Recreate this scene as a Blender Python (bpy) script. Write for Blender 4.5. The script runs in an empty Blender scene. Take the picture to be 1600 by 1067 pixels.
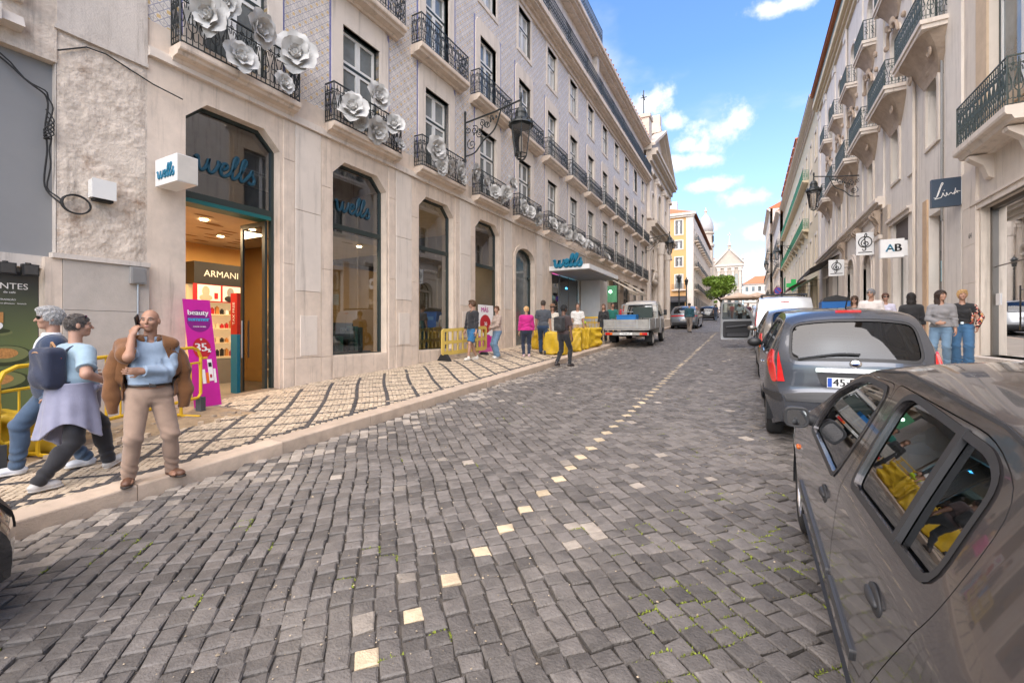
import bpy, math, random
import numpy as np
from mathutils import Vector, Matrix
from mathutils.geometry import delaunay_2d_cdt
random.seed(7); RNG = np.random.default_rng(11)
R = math.radians; PI = math.pi
sc = bpy.context.scene; COL = sc.collection

# ---------------------------------------------------------------- camera
YAW = math.atan2(368, 690); SL = 0.0537
cam = bpy.data.cameras.new('camera'); camo = bpy.data.objects.new('camera', cam); COL.objects.link(camo)
camo.location = (0, 0, 1.68); camo.rotation_euler = (R(90), 0, YAW)
cam.sensor_width = 36; cam.lens = 15.525; cam.shift_y = -0.0103; cam.clip_start = 0.05; cam.clip_end = 2000
sc.camera = camo

# ---------------------------------------------------------------- light
SUN_EL, SUN_AZ = 50, 180          # azimuth of the direction TO the sun, measured from +Y towards -X
world = bpy.data.worlds.new('World'); sc.world = world; world.use_nodes = True
sun = bpy.data.lights.new('sun', 'SUN'); sun.energy = 1.5; sun.angle = R(90); sun.color = (1, .845, .65)
suno = bpy.data.objects.new('sun', sun); COL.objects.link(suno)
_d = Vector((-math.sin(R(SUN_AZ))*math.cos(R(SUN_EL)), math.cos(R(SUN_AZ))*math.cos(R(SUN_EL)), math.sin(R(SUN_EL))))
suno.rotation_euler = _d.to_track_quat('Z', 'Y').to_euler()
sc.view_settings.view_transform = 'Standard'; sc.view_settings.look = 'None'
sc.view_settings.exposure = 2.42; sc.view_settings.gamma = 1; sc.view_settings.use_curve_mapping = False

def build_sky():
    nt = world.node_tree; nt.nodes.clear(); N = nt.nodes.new; L = nt.links.new
    out = N('ShaderNodeOutputWorld'); bg = N('ShaderNodeBackground'); L(bg.outputs[0], out.inputs[0])
    sky = N('ShaderNodeTexSky'); sky.sky_type = 'NISHITA'; sky.sun_disc = False
    sky.sun_elevation = R(SUN_EL); sky.sun_rotation = R(-SUN_AZ); sky.air_density = 1.0; sky.dust_density = .7; sky.ozone_density = 2.2
    bg.inputs['Strength'].default_value = .072
    tc = N('ShaderNodeTexCoord'); sep = N('ShaderNodeSeparateXYZ'); L(tc.outputs['Generated'], sep.inputs[0])
    def M(op, a, b=None, c=None):
        n = N('ShaderNodeMath'); n.operation = op
        for i, v in enumerate((a, b, c)):
            if v is None: continue
            if isinstance(v, (int, float)): n.inputs[i].default_value = v
            else: L(v, n.inputs[i])
        return n.outputs[0]
    # flat cloud-deck coordinates
    zz = M('ADD', M('MAXIMUM', sep.outputs[2], 0.0), .16)
    cx = M('DIVIDE', sep.outputs[0], zz); cy = M('DIVIDE', sep.outputs[1], zz)
    cb = N('ShaderNodeCombineXYZ'); L(cx, cb.inputs[0]); L(cy, cb.inputs[1]); cb.inputs[2].default_value = 3.7
    n1 = N('ShaderNodeTexNoise'); n1.inputs['Scale'].default_value = 1.15; n1.inputs['Detail'].default_value = 8; n1.inputs['Roughness'].default_value = .55
    L(cb.outputs[0], n1.inputs['Vector'])
    n2 = N('ShaderNodeTexNoise'); n2.inputs['Scale'].default_value = 13; n2.inputs['Detail'].default_value = 8; n2.inputs['Roughness'].default_value = .62
    L(tc.outputs['Generated'], n2.inputs['Vector'])
    # the cumulus seen down the street: soft blobs at their own bearings, broken up by noise
    blobs = [(1120, 206, .062, .040), (1158, 186, .042, .030), (1075, 226, .045, .018), (1008, 160, .06, .038), (985, 172, .06, .04), (1052, 190, .03, .018),
             (1165, 310, .06, .02), (1110, 290, .06, .014), (1190, 358, .05, .016), (1235, 4, .09, .013), (1060, 255, .08, .02), (1180, 420, .12, .03), (1090, 355, .08, .02)]
    acc = None
    for (px, py, rx, rz) in blobs:
        rr = (px-800)/690; uu = (517-py)/690
        d = Vector((-math.sin(YAW)+rr*math.cos(YAW), math.cos(YAW)+rr*math.sin(YAW), uu)).normalized()
        vm = N('ShaderNodeVectorMath'); vm.operation = 'SUBTRACT'; L(tc.outputs['Generated'], vm.inputs[0]); vm.inputs[1].default_value = d
        v2 = N('ShaderNodeVectorMath'); v2.operation = 'MULTIPLY'; L(vm.outputs[0], v2.inputs[0]); v2.inputs[1].default_value = (1/rx, 1/rx, 1/rz)
        v3 = N('ShaderNodeVectorMath'); v3.operation = 'LENGTH'; L(v2.outputs[0], v3.inputs[0])
        m = M('SUBTRACT', 1.0, v3.outputs['Value'])
        acc = m if acc is None else M('MAXIMUM', acc, m)
    acc = M('MAXIMUM', acc, -1.2)
    near = M('ADD', M('MULTIPLY', acc, .42), M('MULTIPLY', M('SUBTRACT', n2.outputs['Fac'], .5), 1.7))
    mr = N('ShaderNodeMapRange'); mr.interpolation_type = 'SMOOTHSTEP'; L(near, mr.inputs[0]); mr.inputs[1].default_value = -.02; mr.inputs[2].default_value = .5
    mg = N('ShaderNodeMapRange'); mg.interpolation_type = 'SMOOTHSTEP'; L(n1.outputs['Fac'], mg.inputs[0]); mg.inputs[1].default_value = .58; mg.inputs[2].default_value = .8
    cl = M('MAXIMUM', mr.outputs[0], M('MULTIPLY', mg.outputs[0], .8))
    sh = N('ShaderNodeTexNoise'); sh.inputs['Scale'].default_value = 6; sh.inputs['Detail'].default_value = 3; L(tc.outputs['Generated'], sh.inputs['Vector'])
    cr = N('ShaderNodeMix'); cr.data_type = 'RGBA'; L(sh.outputs['Fac'], cr.inputs[0])
    cr.inputs[6].default_value = (3.0, 3.0, 3.1, 1); cr.inputs[7].default_value = (4.4, 4.3, 4.2, 1)
    # haze towards the horizon
    hz = N('ShaderNodeMapRange'); L(sep.outputs[2], hz.inputs[0]); hz.inputs[1].default_value = 0; hz.inputs[2].default_value = .5; hz.inputs[3].default_value = .42; hz.inputs[4].default_value = 0
    mh = N('ShaderNodeMix'); mh.data_type = 'RGBA'; L(hz.outputs[0], mh.inputs[0]); mh.inputs[7].default_value = (3.0, 3.2, 3.5, 1)
    g = N('ShaderNodeMix'); g.data_type = 'RGBA'; g.blend_type = 'MULTIPLY'; g.inputs[0].default_value = 1; L(sky.outputs[0], g.inputs[6]); g.inputs[7].default_value = SKY_TINT
    L(g.outputs[2], mh.inputs[6])
    mx = N('ShaderNodeMix'); mx.data_type = 'RGBA'; L(cl, mx.inputs[0]); L(mh.outputs[2], mx.inputs[6]); L(cr.outputs[2], mx.inputs[7])
    L(mx.outputs[2], bg.inputs['Color'])
SKY_TINT = (.65, .82, 1.0, 1)
build_sky()

# ---------------------------------------------------------------- helpers
ORG = {}
def roadz(y):
    y = np.minimum(y, 105.0) if isinstance(y, np.ndarray) else min(y, 105.0)
    return SL*y
def link(o, parent=None):
    COL.objects.link(o)
    if parent is not None: o.parent = parent
    return o
def thing(name, label=None, cat=None, group=None, loc=(0, 0, 0), rz=0, world=False, tilt=0):
    o = bpy.data.objects.new(name, None); o.empty_display_size = .2; o.location = loc; o.rotation_euler = (tilt, 0, rz); COL.objects.link(o)
    ORG[o] = tuple(loc) if world else (0, 0, 0)
    tag(o, label, cat, group); return o
def tag(o, label=None, cat=None, group=None, kind=None):
    for k, v in (('label', label), ('category', cat), ('group', group), ('kind', kind)):
        if v: o[k] = v
    return o
def mesh_from(name, V, F, mats, midx=None, smooth=False):
    me = bpy.data.meshes.new(name)
    V = np.asarray(V, dtype=np.float64)
    me.from_pydata(V.tolist() if len(V) else [], [], F if isinstance(F, list) else F.tolist())
    for m in (mats if isinstance(mats, (list, tuple)) else [mats]): me.materials.append(m)
    if midx is not None: me.polygons.foreach_set('material_index', np.asarray(midx, dtype=np.int32))
    if smooth: me.polygons.foreach_set('use_smooth', np.ones(len(me.polygons), dtype=bool))
    me.update(); return me
def mobj(name, V, F, mats, parent=None, midx=None, smooth=False):
    V = np.asarray(V, dtype=np.float64).reshape(-1, 3)
    org = ORG.get(parent, (0, 0, 0)) if parent is not None else (0, 0, 0)
    if any(org): V = V - np.array(org)
    o = bpy.data.objects.new(name, mesh_from(name, V, F, mats, midx, smooth)); link(o, parent)
    ORG[o] = org
    return o
def inst(o, loc=None, parent=None, rot=None, scale=None, name=None):
    c = o.copy(); COL.objects.link(c)
    if parent is not None: c.parent = parent
    if loc is not None: c.location = loc
    if rot is not None: c.rotation_euler = rot
    if scale is not None: c.scale = scale
    return c
def copy_tree(o, parent=None):
    c = o.copy(); COL.objects.link(c); ORG[c] = ORG.get(o, (0, 0, 0))
    if parent is not None: c.parent = parent
    for ch in list(o.children): copy_tree(ch, c)
    return c
class MB:
    """collects geometry, links it as one object"""
    def __init__(s): s.V = []; s.F = []; s.M = []; s.n = 0
    def add(s, V, F, m=0):
        V = np.asarray(V, dtype=np.float64).reshape(-1, 3); k = s.n
        s.V.append(V); s.F += [[i+k for i in f] for f in F]; s.M += [m]*len(F); s.n += len(V); return s
    def box(s, a, b, m=0, rz=0, c=None, taper=None):
        x0, y0, z0 = a; x1, y1, z1 = b
        x0, x1 = min(x0, x1), max(x0, x1); y0, y1 = min(y0, y1), max(y0, y1); z0, z1 = min(z0, z1), max(z0, z1)
        V = np.array([(x, y, z) for z in (z0, z1) for y in (y0, y1) for x in (x0, x1)], float)
        if taper: V[4:, :2] = V[:, :2].mean(0)+(V[4:, :2]-V[:, :2].mean(0))*taper
        if rz:
            c = np.array(c if c is not None else V.mean(0)[:2]); q = V[:, :2]-c; V[:, 0] = q[:, 0]*math.cos(rz)-q[:, 1]*math.sin(rz)+c[0]; V[:, 1] = q[:, 0]*math.sin(rz)+q[:, 1]*math.cos(rz)+c[1]
        return s.add(V, [(0, 2, 3, 1), (4, 5, 7, 6), (0, 1, 5, 4), (2, 6, 7, 3), (0, 4, 6, 2), (1, 3, 7, 5)], m)
    def tube(s, P, r, n=8, m=0, closed=False, caps=True, flat=None):
        P = np.asarray(P, float); k = len(P); r = np.broadcast_to(np.asarray(r, float), (k,))
        T = np.gradient(P, axis=0) if not closed else np.roll(P, -1, 0)-np.roll(P, 1, 0)
        T /= np.linalg.norm(T, axis=1)[:, None]+1e-12
        up = np.array([0, 0, 1.]) if abs(T[0, 2]) < .9 else np.array([1., 0, 0]); N0 = np.cross(T[0], up); N0 /= np.linalg.norm(N0)
        V = []; a = np.arange(n)*2*PI/n+(PI/n)
        for i in range(k):
            N0 = N0-T[i]*N0.dot(T[i]); N0 /= np.linalg.norm(N0)+1e-12; B = np.cross(T[i], N0)
            fx = 1 if flat is None else flat
            V.append(P[i]+r[i]*(np.cos(a)[:, None]*N0+fx*np.sin(a)[:, None]*B))
        F = []
        for i in range(k if closed else k-1):
            j = (i+1) % k
            for q in range(n): F.append((i*n+q, i*n+(q+1) % n, j*n+(q+1) % n, j*n+q))
        if caps and not closed: F += [tuple(range(n))[::-1], tuple((k-1)*n+q for q in range(n))]
        return s.add(np.concatenate(V), F, m)
    def lathe(s, prof, c=(0, 0, 0), n=16, m=0, axis='z', caps=True):
        V = []; F = []
        for (r, z) in prof:
            for q in range(n):
                a = 2*PI*q/n; p = (r*math.cos(a), r*math.sin(a), z)
                if axis == 'x': p = (p[2], p[0], p[1])
                elif axis == 'y': p = (p[0], p[2], p[1])
                V.append((p[0]+c[0], p[1]+c[1], p[2]+c[2]))
        for i in range(len(prof)-1):
            for q in range(n): F.append((i*n+q, i*n+(q+1) % n, (i+1)*n+(q+1) % n, (i+1)*n+q))
        if caps: F += [tuple(range(n))[::-1], tuple((len(prof)-1)*n+q for q in range(n))]
        return s.add(V, F, m)
    def prism(s, poly, d0, d1, axis='x', m=0):
        """2D polygon (a,b) extruded along an axis: x->(d,a,b) y->(a,d,b) z->(a,b,d)"""
        n = len(poly); f = {'x': lambda a, b, d: (d, a, b), 'y': lambda a, b, d: (a, d, b), 'z': lambda a, b, d: (a, b, d)}[axis]
        V = [f(a, b, d0) for a, b in poly]+[f(a, b, d1) for a, b in poly]
        F = [tuple(range(n))[::-1], tuple(range(n, 2*n))]+[(i, (i+1) % n, n+(i+1) % n, n+i) for i in range(n)]
        return s.add(V, F, m)
    def grid(s, P, m=0, wrap=False):
        P = np.asarray(P, float); a, b = P.shape[:2]; F = []
        for i in range(a-1):
            for j in range(b if wrap else b-1): F.append((i*b+j, i*b+(j+1) % b, (i+1)*b+(j+1) % b, (i+1)*b+j))
        return s.add(P.reshape(-1, 3), F, m)
    def ell(s, c, r, n=12, k=7, m=0):
        prof = [(max(1e-4, math.sin(PI*i/k)), -math.cos(PI*i/k)) for i in range(k+1)]
        t = MB().lathe(prof, n=n); return s.add(t.V[0]*np.array(r)+np.array(c), t.F, m)
    def build(s, name, mats, parent=None, smooth=False):
        return mobj(name, np.concatenate(s.V) if s.V else np.zeros((0, 3)), s.F, mats, parent, s.M, smooth)
    def xf(s, Mx):
        for i, V in enumerate(s.V): s.V[i] = V@np.array(Mx.to_3x3()).T+np.array(Mx.translation)
        return s
def fixn(o):
    import bmesh
    bm = bmesh.new(); bm.from_mesh(o.data); bmesh.ops.recalc_face_normals(bm, faces=bm.faces); bm.to_mesh(o.data); bm.free(); return o

def inside(P, poly):
    P = np.asarray(P); poly = np.asarray(poly); x, y = P[:, 0], P[:, 1]; res = np.zeros(len(P), bool); j = len(poly)-1
    for i in range(len(poly)):
        xi, yi = poly[i]; xj, yj = poly[j]
        if yi != yj: res ^= ((yi > y) != (yj > y)) & (x < (xj-xi)*(y-yi)/(yj-yi)+xi)
        j = i
    return res
def edge_dist(P, poly):
    P = np.asarray(P, float); poly = np.asarray(poly, float); d = np.full(len(P), 1e9)
    for i in range(len(poly)):
        a = poly[i-1]; b = poly[i]; ab = b-a; t = np.clip(((P-a)@ab)/max(ab@ab, 1e-12), 0, 1)
        d = np.minimum(d, np.linalg.norm(P-(a+t[:, None]*ab), axis=1))
    return d
def resample(poly, step):
    out = []; poly = np.asarray(poly, float)
    for i in range(len(poly)):
        a = poly[i]; b = poly[(i+1) % len(poly)]; n = max(1, int(math.ceil(np.linalg.norm(b-a)/step)))
        for k in range(n): out.append(a+(b-a)*k/n)
    return np.array(out)
def rounded(poly, r, n=5):
    """round the corners of a polygon"""
    out = []; poly = [np.array(p, float) for p in poly]; L = len(poly); rr = r if isinstance(r, (list, tuple)) else [r]*L
    for i in range(L):
        p = poly[i]; a = poly[i-1]-p; b = poly[(i+1) % L]-p; la, lb = np.linalg.norm(a), np.linalg.norm(b); a /= la; b /= lb
        k = min(rr[i], la*.48, lb*.48)
        if k < 1e-5: out.append(p); continue
        s, e = p+a*k, p+b*k
        for q in range(n+1):
            t = q/n; out.append((1-t)**2*s+2*t*(1-t)*p+t*t*e)
    return np.array(out)
def offset(poly, d):
    """grow (d>0) a polygon"""
    poly = np.asarray(poly, float); n = len(poly)
    A = .5*np.sum(poly[:, 0]*np.roll(poly[:, 1], -1)-np.roll(poly[:, 0], -1)*poly[:, 1]); sg = 1 if A > 0 else -1
    t = np.roll(poly, -1, 0)-np.roll(poly, 1, 0); t /= np.linalg.norm(t, axis=1)[:, None]+1e-12
    return poly+sg*d*np.stack([t[:, 1], -t[:, 0]], 1)
def patch(outer, holes=(), f=None, step=None, bstep=None):
    """triangulate a 2D region with holes, optionally mapped to 3D by f(Nx2)->Nx3. returns V,F"""
    bs = bstep or step or 1e9
    loops = [resample(outer, bs)]+[resample(h, bs) for h in holes]
    pts = list(np.concatenate(loops)); edges = []; k = 0
    for l in loops:
        n = len(l); edges += [(k+i, k+(i+1) % n) for i in range(n)]; k += n
    if step:
        lo = loops[0].min(0); hi = loops[0].max(0)
        gx, gy = np.meshgrid(np.arange(lo[0]+step*.5, hi[0], step), np.arange(lo[1]+step*.5, hi[1], step)); G = np.stack([gx.ravel(), gy.ravel()], 1)
        keep = inside(G, loops[0]) & (edge_dist(G, loops[0]) > step*.45)
        for h in loops[1:]: keep &= ~inside(G, h) & (edge_dist(G, h) > step*.45)
        pts += list(G[keep])
    r = delaunay_2d_cdt([Vector((float(p[0]), float(p[1]))) for p in pts], edges, [], 0, 1e-6)
    P = np.array([(v[0], v[1]) for v in r[0]]); T = np.array([t for t in r[2]], int)
    c = P[T].mean(1); keep = inside(c, outer if len(outer) > 2 else loops[0])
    for h in loops[1:]: keep &= ~inside(c, h)
    T = T[keep]
    a = P[T[:, 1]]-P[T[:, 0]]; b = P[T[:, 2]]-P[T[:, 0]]; fl = (a[:, 0]*b[:, 1]-a[:, 1]*b[:, 0]) < 0
    T[fl] = T[fl][:, ::-1]
    return (f(P) if f else P), T.tolist()
def wall(mb, outer, holes, to3, depth, m=0, mr=None, back=False):
    """flat wall with openings in 2D coords and reveals; to3(P, d) maps to 3D with d = inward depth"""
    V, F = patch(outer, holes); mb.add(to3(V, 0.0), F, m)
    for h in holes:
        h = np.asarray(h, float); n = len(h)
        mb.add(np.concatenate([to3(h, 0.0), to3(h, depth)]), [(i, (i+1) % n, n+(i+1) % n, n+i) for i in range(n)], m if mr is None else mr)
def ring(mb, loop3a, loop3b, m=0):
    n = len(loop3a); mb.add(np.concatenate([loop3a, loop3b]), [(i, (i+1) % n, n+(i+1) % n, n+i) for i in range(n)], m)
def text_mesh(s, size=1., font_ext=0.0, align='CENTER', shear=0, space=1.0):
    cu = bpy.data.curves.new('txt', 'FONT'); cu.body = s; cu.size = size; cu.extrude = font_ext; cu.align_x = align; cu.align_y = 'CENTER'; cu.shear = shear; cu.space_character = space; cu.resolution_u = 3
    o = bpy.data.objects.new('txt', cu); COL.objects.link(o); dg = bpy.context.evaluated_depsgraph_get()
    me = bpy.data.meshes.new_from_object(o.evaluated_get(dg)); V = np.array([v.co[:] for v in me.vertices]).reshape(-1, 3); F = [list(p.vertices) for p in me.polygons]
    bpy.data.objects.remove(o); bpy.data.curves.remove(cu); bpy.data.meshes.remove(me); return V, F
def text(name, s, size, origin, ux, uy, mat_, parent=None, ext=.003, bold=0, **k):
    """flat lettering at origin, running along ux with up uy"""
    V, F = text_mesh(s, size, ext, **k); ux = np.array(ux, float); uy = np.array(uy, float); ux /= np.linalg.norm(ux); uy /= np.linalg.norm(uy); n = np.cross(ux, uy)
    mb = MB()
    for dx in ([0] if not bold else [-bold, 0, bold]):
        mb.add(np.array(origin)+(V[:, :1]+dx)*ux+V[:, 1:2]*uy+(V[:, 2:3]+abs(dx)*.02)*n, F)
    return mb.build(name, mat_, parent)
def spline(P, n=8, closed=False):
    """Catmull-Rom through points"""
    P = np.asarray(P, float); k = len(P); out = []
    for i in range(k if closed else k-1):
        p0, p1, p2, p3 = (P[(i-1) % k], P[i], P[(i+1) % k], P[(i+2) % k]) if closed else (P[max(i-1, 0)], P[i], P[i+1], P[min(i+2, k-1)])
        for q in range(n):
            t = q/n; out.append(.5*((2*p1)+(-p0+p2)*t+(2*p0-5*p1+4*p2-p3)*t*t+(-p0+3*p1-3*p2+p3)*t**3))
    if not closed: out.append(P[-1])
    return np.array(out)

# ---------------------------------------------------------------- materials
MATS = {}
def mat(name, col, rough=.6, var=.12, scale=3., bump=0., bscale=40., metal=0., spec=.5, island=0., dirt=0., dcol=(.06, .05, .04), dscale=1.2, coat=0., emit=0, sheen=0, objr=0., streak=0.):
    if name in MATS: return MATS[name]
    m = bpy.data.materials.new(name); m.use_nodes = True; nt = m.node_tree; N = nt.nodes.new; L = nt.links.new; b = nt.nodes['Principled BSDF']
    b.inputs['Roughness'].default_value = rough; b.inputs['Metallic'].default_value = metal; b.inputs['Specular IOR Level'].default_value = spec
    if coat: b.inputs['Coat Weight'].default_value = coat; b.inputs['Coat Roughness'].default_value = .04
    if sheen: b.inputs['Sheen Weight'].default_value = sheen
    g = N('ShaderNodeNewGeometry'); cur = None
    rgb = N('ShaderNodeRGB'); rgb.outputs[0].default_value = (*col, 1); cur = rgb.outputs[0]
    def hsv(cur, val):
        h = N('ShaderNodeHueSaturation'); L(cur, h.inputs['Color']); L(val, h.inputs['Value']); return h.outputs[0]
    if var:
        n = N('ShaderNodeTexNoise'); n.inputs['Scale'].default_value = scale; n.inputs['Detail'].default_value = 6; n.inputs['Roughness'].default_value = .65; L(g.outputs['Position'], n.inputs['Vector'])
        mr = N('ShaderNodeMapRange'); L(n.outputs['Fac'], mr.inputs[0]); mr.inputs[1].default_value = .25; mr.inputs[2].default_value = .75; mr.inputs[3].default_value = 1-var; mr.inputs[4].default_value = 1+var
        cur = hsv(cur, mr.outputs[0])
    if island:
        mr = N('ShaderNodeMapRange'); L(g.outputs['Random Per Island'], mr.inputs[0]); mr.inputs[3].default_value = 1-island; mr.inputs[4].default_value = 1+island; cur = hsv(cur, mr.outputs[0])
    if objr:
        oi = N('ShaderNodeObjectInfo'); mr = N('ShaderNodeMapRange'); L(oi.outputs['Random'], mr.inputs[0]); mr.inputs[3].default_value = 1-objr; mr.inputs[4].default_value = 1+objr; cur = hsv(cur, mr.outputs[0])
    if dirt:
        n = N('ShaderNodeTexNoise'); n.inputs['Scale'].default_value = dscale; n.inputs['Detail'].default_value = 9; n.inputs['Roughness'].default_value = .7; L(g.outputs['Position'], n.inputs['Vector'])
        mr = N('ShaderNodeMapRange'); mr.interpolation_type = 'SMOOTHSTEP'; L(n.outputs['Fac'], mr.inputs[0]); mr.inputs[1].default_value = .5; mr.inputs[2].default_value = .78; mr.inputs[4].default_value = dirt
        mx = N('ShaderNodeMix'); mx.data_type = 'RGBA'; L(mr.outputs[0], mx.inputs[0]); L(cur, mx.inputs[6]); mx.inputs[7].default_value = (*dcol, 1); cur = mx.outputs[2]
    if streak:      # rain streaks and soot running down the stone
        mp = N('ShaderNodeMapping'); mp.inputs['Scale'].default_value = (3.2, 3.2, .22); L(g.outputs['Position'], mp.inputs[0]); n = N('ShaderNodeTexNoise'); n.inputs['Scale'].default_value = 1.6; n.inputs['Detail'].default_value = 8; n.inputs['Roughness'].default_value = .72; L(mp.outputs[0], n.inputs['Vector'])
        mr = N('ShaderNodeMapRange'); mr.interpolation_type = 'SMOOTHSTEP'; L(n.outputs['Fac'], mr.inputs[0]); mr.inputs[1].default_value = .5; mr.inputs[2].default_value = .74; mr.inputs[4].default_value = streak; mx = N('ShaderNodeMix'); mx.data_type = 'RGBA'; L(mr.outputs[0], mx.inputs[0]); L(cur, mx.inputs[6]); mx.inputs[7].default_value = (.20, .165, .135, 1); cur = mx.outputs[2]
    L(cur, b.inputs['Base Color'])
    if bump:
        n = N('ShaderNodeTexNoise'); n.inputs['Scale'].default_value = bscale; n.inputs['Detail'].default_value = 5; L(g.outputs['Position'], n.inputs['Vector'])
        bp = N('ShaderNodeBump'); bp.inputs['Strength'].default_value = min(1, bump); bp.inputs['Distance'].default_value = .01*max(1, bump); L(n.outputs['Fac'], bp.inputs['Height']); L(bp.outputs[0], b.inputs['Normal'])
    if emit: L(cur, b.inputs['Emission Color']); b.inputs['Emission Strength'].default_value = emit
    MATS[name] = m; return m
def glass(name, tint=(.75, .8, .8), refl=.18, rough=.02, trans=.9, body=None):
    """see-through pane: tinted transparency plus a glossy reflection that grows at grazing angles"""
    if name in MATS: return MATS[name]
    m = bpy.data.materials.new(name); m.use_nodes = True; nt = m.node_tree; nt.nodes.clear(); N = nt.nodes.new; L = nt.links.new
    o = N('ShaderNodeOutputMaterial'); t = N('ShaderNodeBsdfTransparent'); t.inputs[0].default_value = (*[c*trans for c in tint], 1)
    gl = N('ShaderNodeBsdfGlossy'); gl.inputs['Roughness'].default_value = rough; gl.inputs['Color'].default_value = (.95, .97, 1, 1)
    fr = N('ShaderNodeFresnel'); fr.inputs['IOR'].default_value = 1.5
    mr = N('ShaderNodeMath'); mr.operation = 'ADD'; mr.use_clamp = True; L(fr.outputs[0], mr.inputs[0]); mr.inputs[1].default_value = refl
    mx = N('ShaderNodeMixShader'); L(mr.outputs[0], mx.inputs[0]); L(t.outputs[0], mx.inputs[1]); L(gl.outputs[0], mx.inputs[2]); L(mx.outputs[0], o.inputs[0])
    MATS[name] = m; return m
M_limestone = mat('limestone', (.66, .55, .45), .8, .15, 2.5, .25, 60, dirt=.35, dcol=(.36, .30, .25), dscale=1.5, streak=.6)
M_lime_pale = mat('pale_limestone', (.68, .60, .52), .8, .10, 2.2, .2, 70, dirt=.3, dcol=(.42, .36, .30), dscale=1.1, streak=.5)
M_iron = mat('wrought_iron', (.018, .022, .022), .45, .1, 20, .1, 200)
M_green_iron = mat('green_iron', (.045, .062, .056), .5, .15, 20, .1, 200)
M_black = mat('black_plastic', (.015, .015, .016), .45, .05)
M_rubber = mat('rubber', (.018, .018, .018), .75, .1, 30, .2, 200)
M_white = mat('white_paint', (.72, .71, .68), .5, .05)
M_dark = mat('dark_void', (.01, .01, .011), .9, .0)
M_chrome = mat('chrome', (.75, .75, .76), .12, 0, metal=1)
M_steel = mat('galvanised_steel', (.45, .46, .46), .38, .1, 10, metal=.8)
# ================================================================ GROUND
KERB_X = -5.05; FAC_X = -8.6; RK_X = 2.35; RFAC_X = 5.5
M_cob = mat('basalt_cobble', (.108, .097, .089), .62, .32, 11, .9, 70, island=.34, dirt=.7, dcol=(.20, .178, .155), dscale=1.1, objr=.29, spec=.4)
M_cobl = mat('limestone_cobble', (.50, .40, .27), .7, .22, 14, .7, 90, island=.22, dirt=.5, dcol=(.2, .17, .14), dscale=6)
M_cobd = mat('dusty_cobble', (.225, .195, .165), .75, .28, 10, .9, 70, island=.35, objr=.3, dirt=.4, dcol=(.1, .09, .085), dscale=2)
M_joint = mat('joint_grit', (.072, .062, .053), .95, .4, 12, .8, 120, dirt=.5, dcol=(.10, .085, .065), dscale=3)
M_sand = mat('sandy_dirt', (.33, .235, .14), .95, .35, 9, 1.0, 60, dirt=.5, dcol=(.2, .13, .08), dscale=3)
M_cal = mat('calcada_limestone', (.48, .385, .28), .75, .18, 8, .5, 120, island=.26, dirt=.3, dcol=(.30, .23, .17), dscale=1.5)
M_calb = mat('calcada_basalt', (.06, .055, .055), .7, .25, 10, .5, 120, island=.3)
M_kerb = mat('kerb_limestone', (.50, .395, .305), .75, .22, 5, .5, 70, dirt=.5, dcol=(.27, .21, .17), dscale=2.5, objr=.1)
def cobble_far():
    m = bpy.data.materials.new('cobbled_surface'); m.use_nodes = True; nt = m.node_tree; N = nt.nodes.new; L = nt.links.new; b = nt.nodes['Principled BSDF']; b.inputs['Roughness'].default_value = .65
    g = N('ShaderNodeNewGeometry'); mp = N('ShaderNodeMapping'); mp.inputs['Rotation'].default_value = (0, 0, R(45)); L(g.outputs['Position'], mp.inputs[0])
    br = N('ShaderNodeTexBrick'); L(mp.outputs[0], br.inputs['Vector']); br.inputs['Scale'].default_value = 1; br.inputs['Brick Width'].default_value = .14; br.inputs['Row Height'].default_value = .125; br.inputs['Mortar Size'].default_value = .008
    br.inputs['Color1'].default_value = (.10, .094, .092, 1); br.inputs['Color2'].default_value = (.17, .155, .145, 1); br.inputs['Mortar'].default_value = (.05, .045, .04, 1)
    n = N('ShaderNodeTexNoise'); n.inputs['Scale'].default_value = .7; n.inputs['Detail'].default_value = 6; L(g.outputs['Position'], n.inputs['Vector'])
    h = N('ShaderNodeHueSaturation'); L(br.outputs[0], h.inputs['Color']); mr = N('ShaderNodeMapRange'); L(n.outputs['Fac'], mr.inputs[0]); mr.inputs[1].default_value = .3; mr.inputs[2].default_value = .7; mr.inputs[3].default_value = .8; mr.inputs[4].default_value = 1.5; L(mr.outputs[0], h.inputs['Value']); L(h.outputs[0], b.inputs['Base Color'])
    bp = N('ShaderNodeBump'); bp.inputs['Distance'].default_value = .01; L(br.outputs['Fac'], bp.inputs['Height']); bp.invert = True; L(bp.outputs[0], b.inputs['Normal']); return m
M_cobfar = cobble_far()
YN = 30.0            # cobbles are real stones up to here
def strip(name, x0, x1, ys, dz, mats, midx=None):
    V = []; F = []
    for y in ys: V += [(x0, y, roadz(y)+dz), (x1, y, roadz(y)+dz)]
    for i in range(len(ys)-1): F.append((2*i, 2*i+1, 2*i+3, 2*i+2))
    return tag(mobj(name, V, F, mats, None, midx), kind='structure')
ground = strip('ground', -420, 420, [-60, 0, 50, 105, 600], -.6, mat('earth', (.2, .17, .14), .95))
road = strip('road', KERB_X-.02, RK_X+.02, [-9, YN], -.03, M_joint)
strip('upper_road', KERB_X-.02, RK_X+.02, [YN, 60, 105], 0, M_cobfar)
strip('square', -34, 26, [105, 330], .002, mat('square_paving', (.30, .27, .24), .8, .15, 1.5))
strip('side_street', -30, KERB_X-.02, [57.2, 84.6], .0, M_cobfar)

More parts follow.
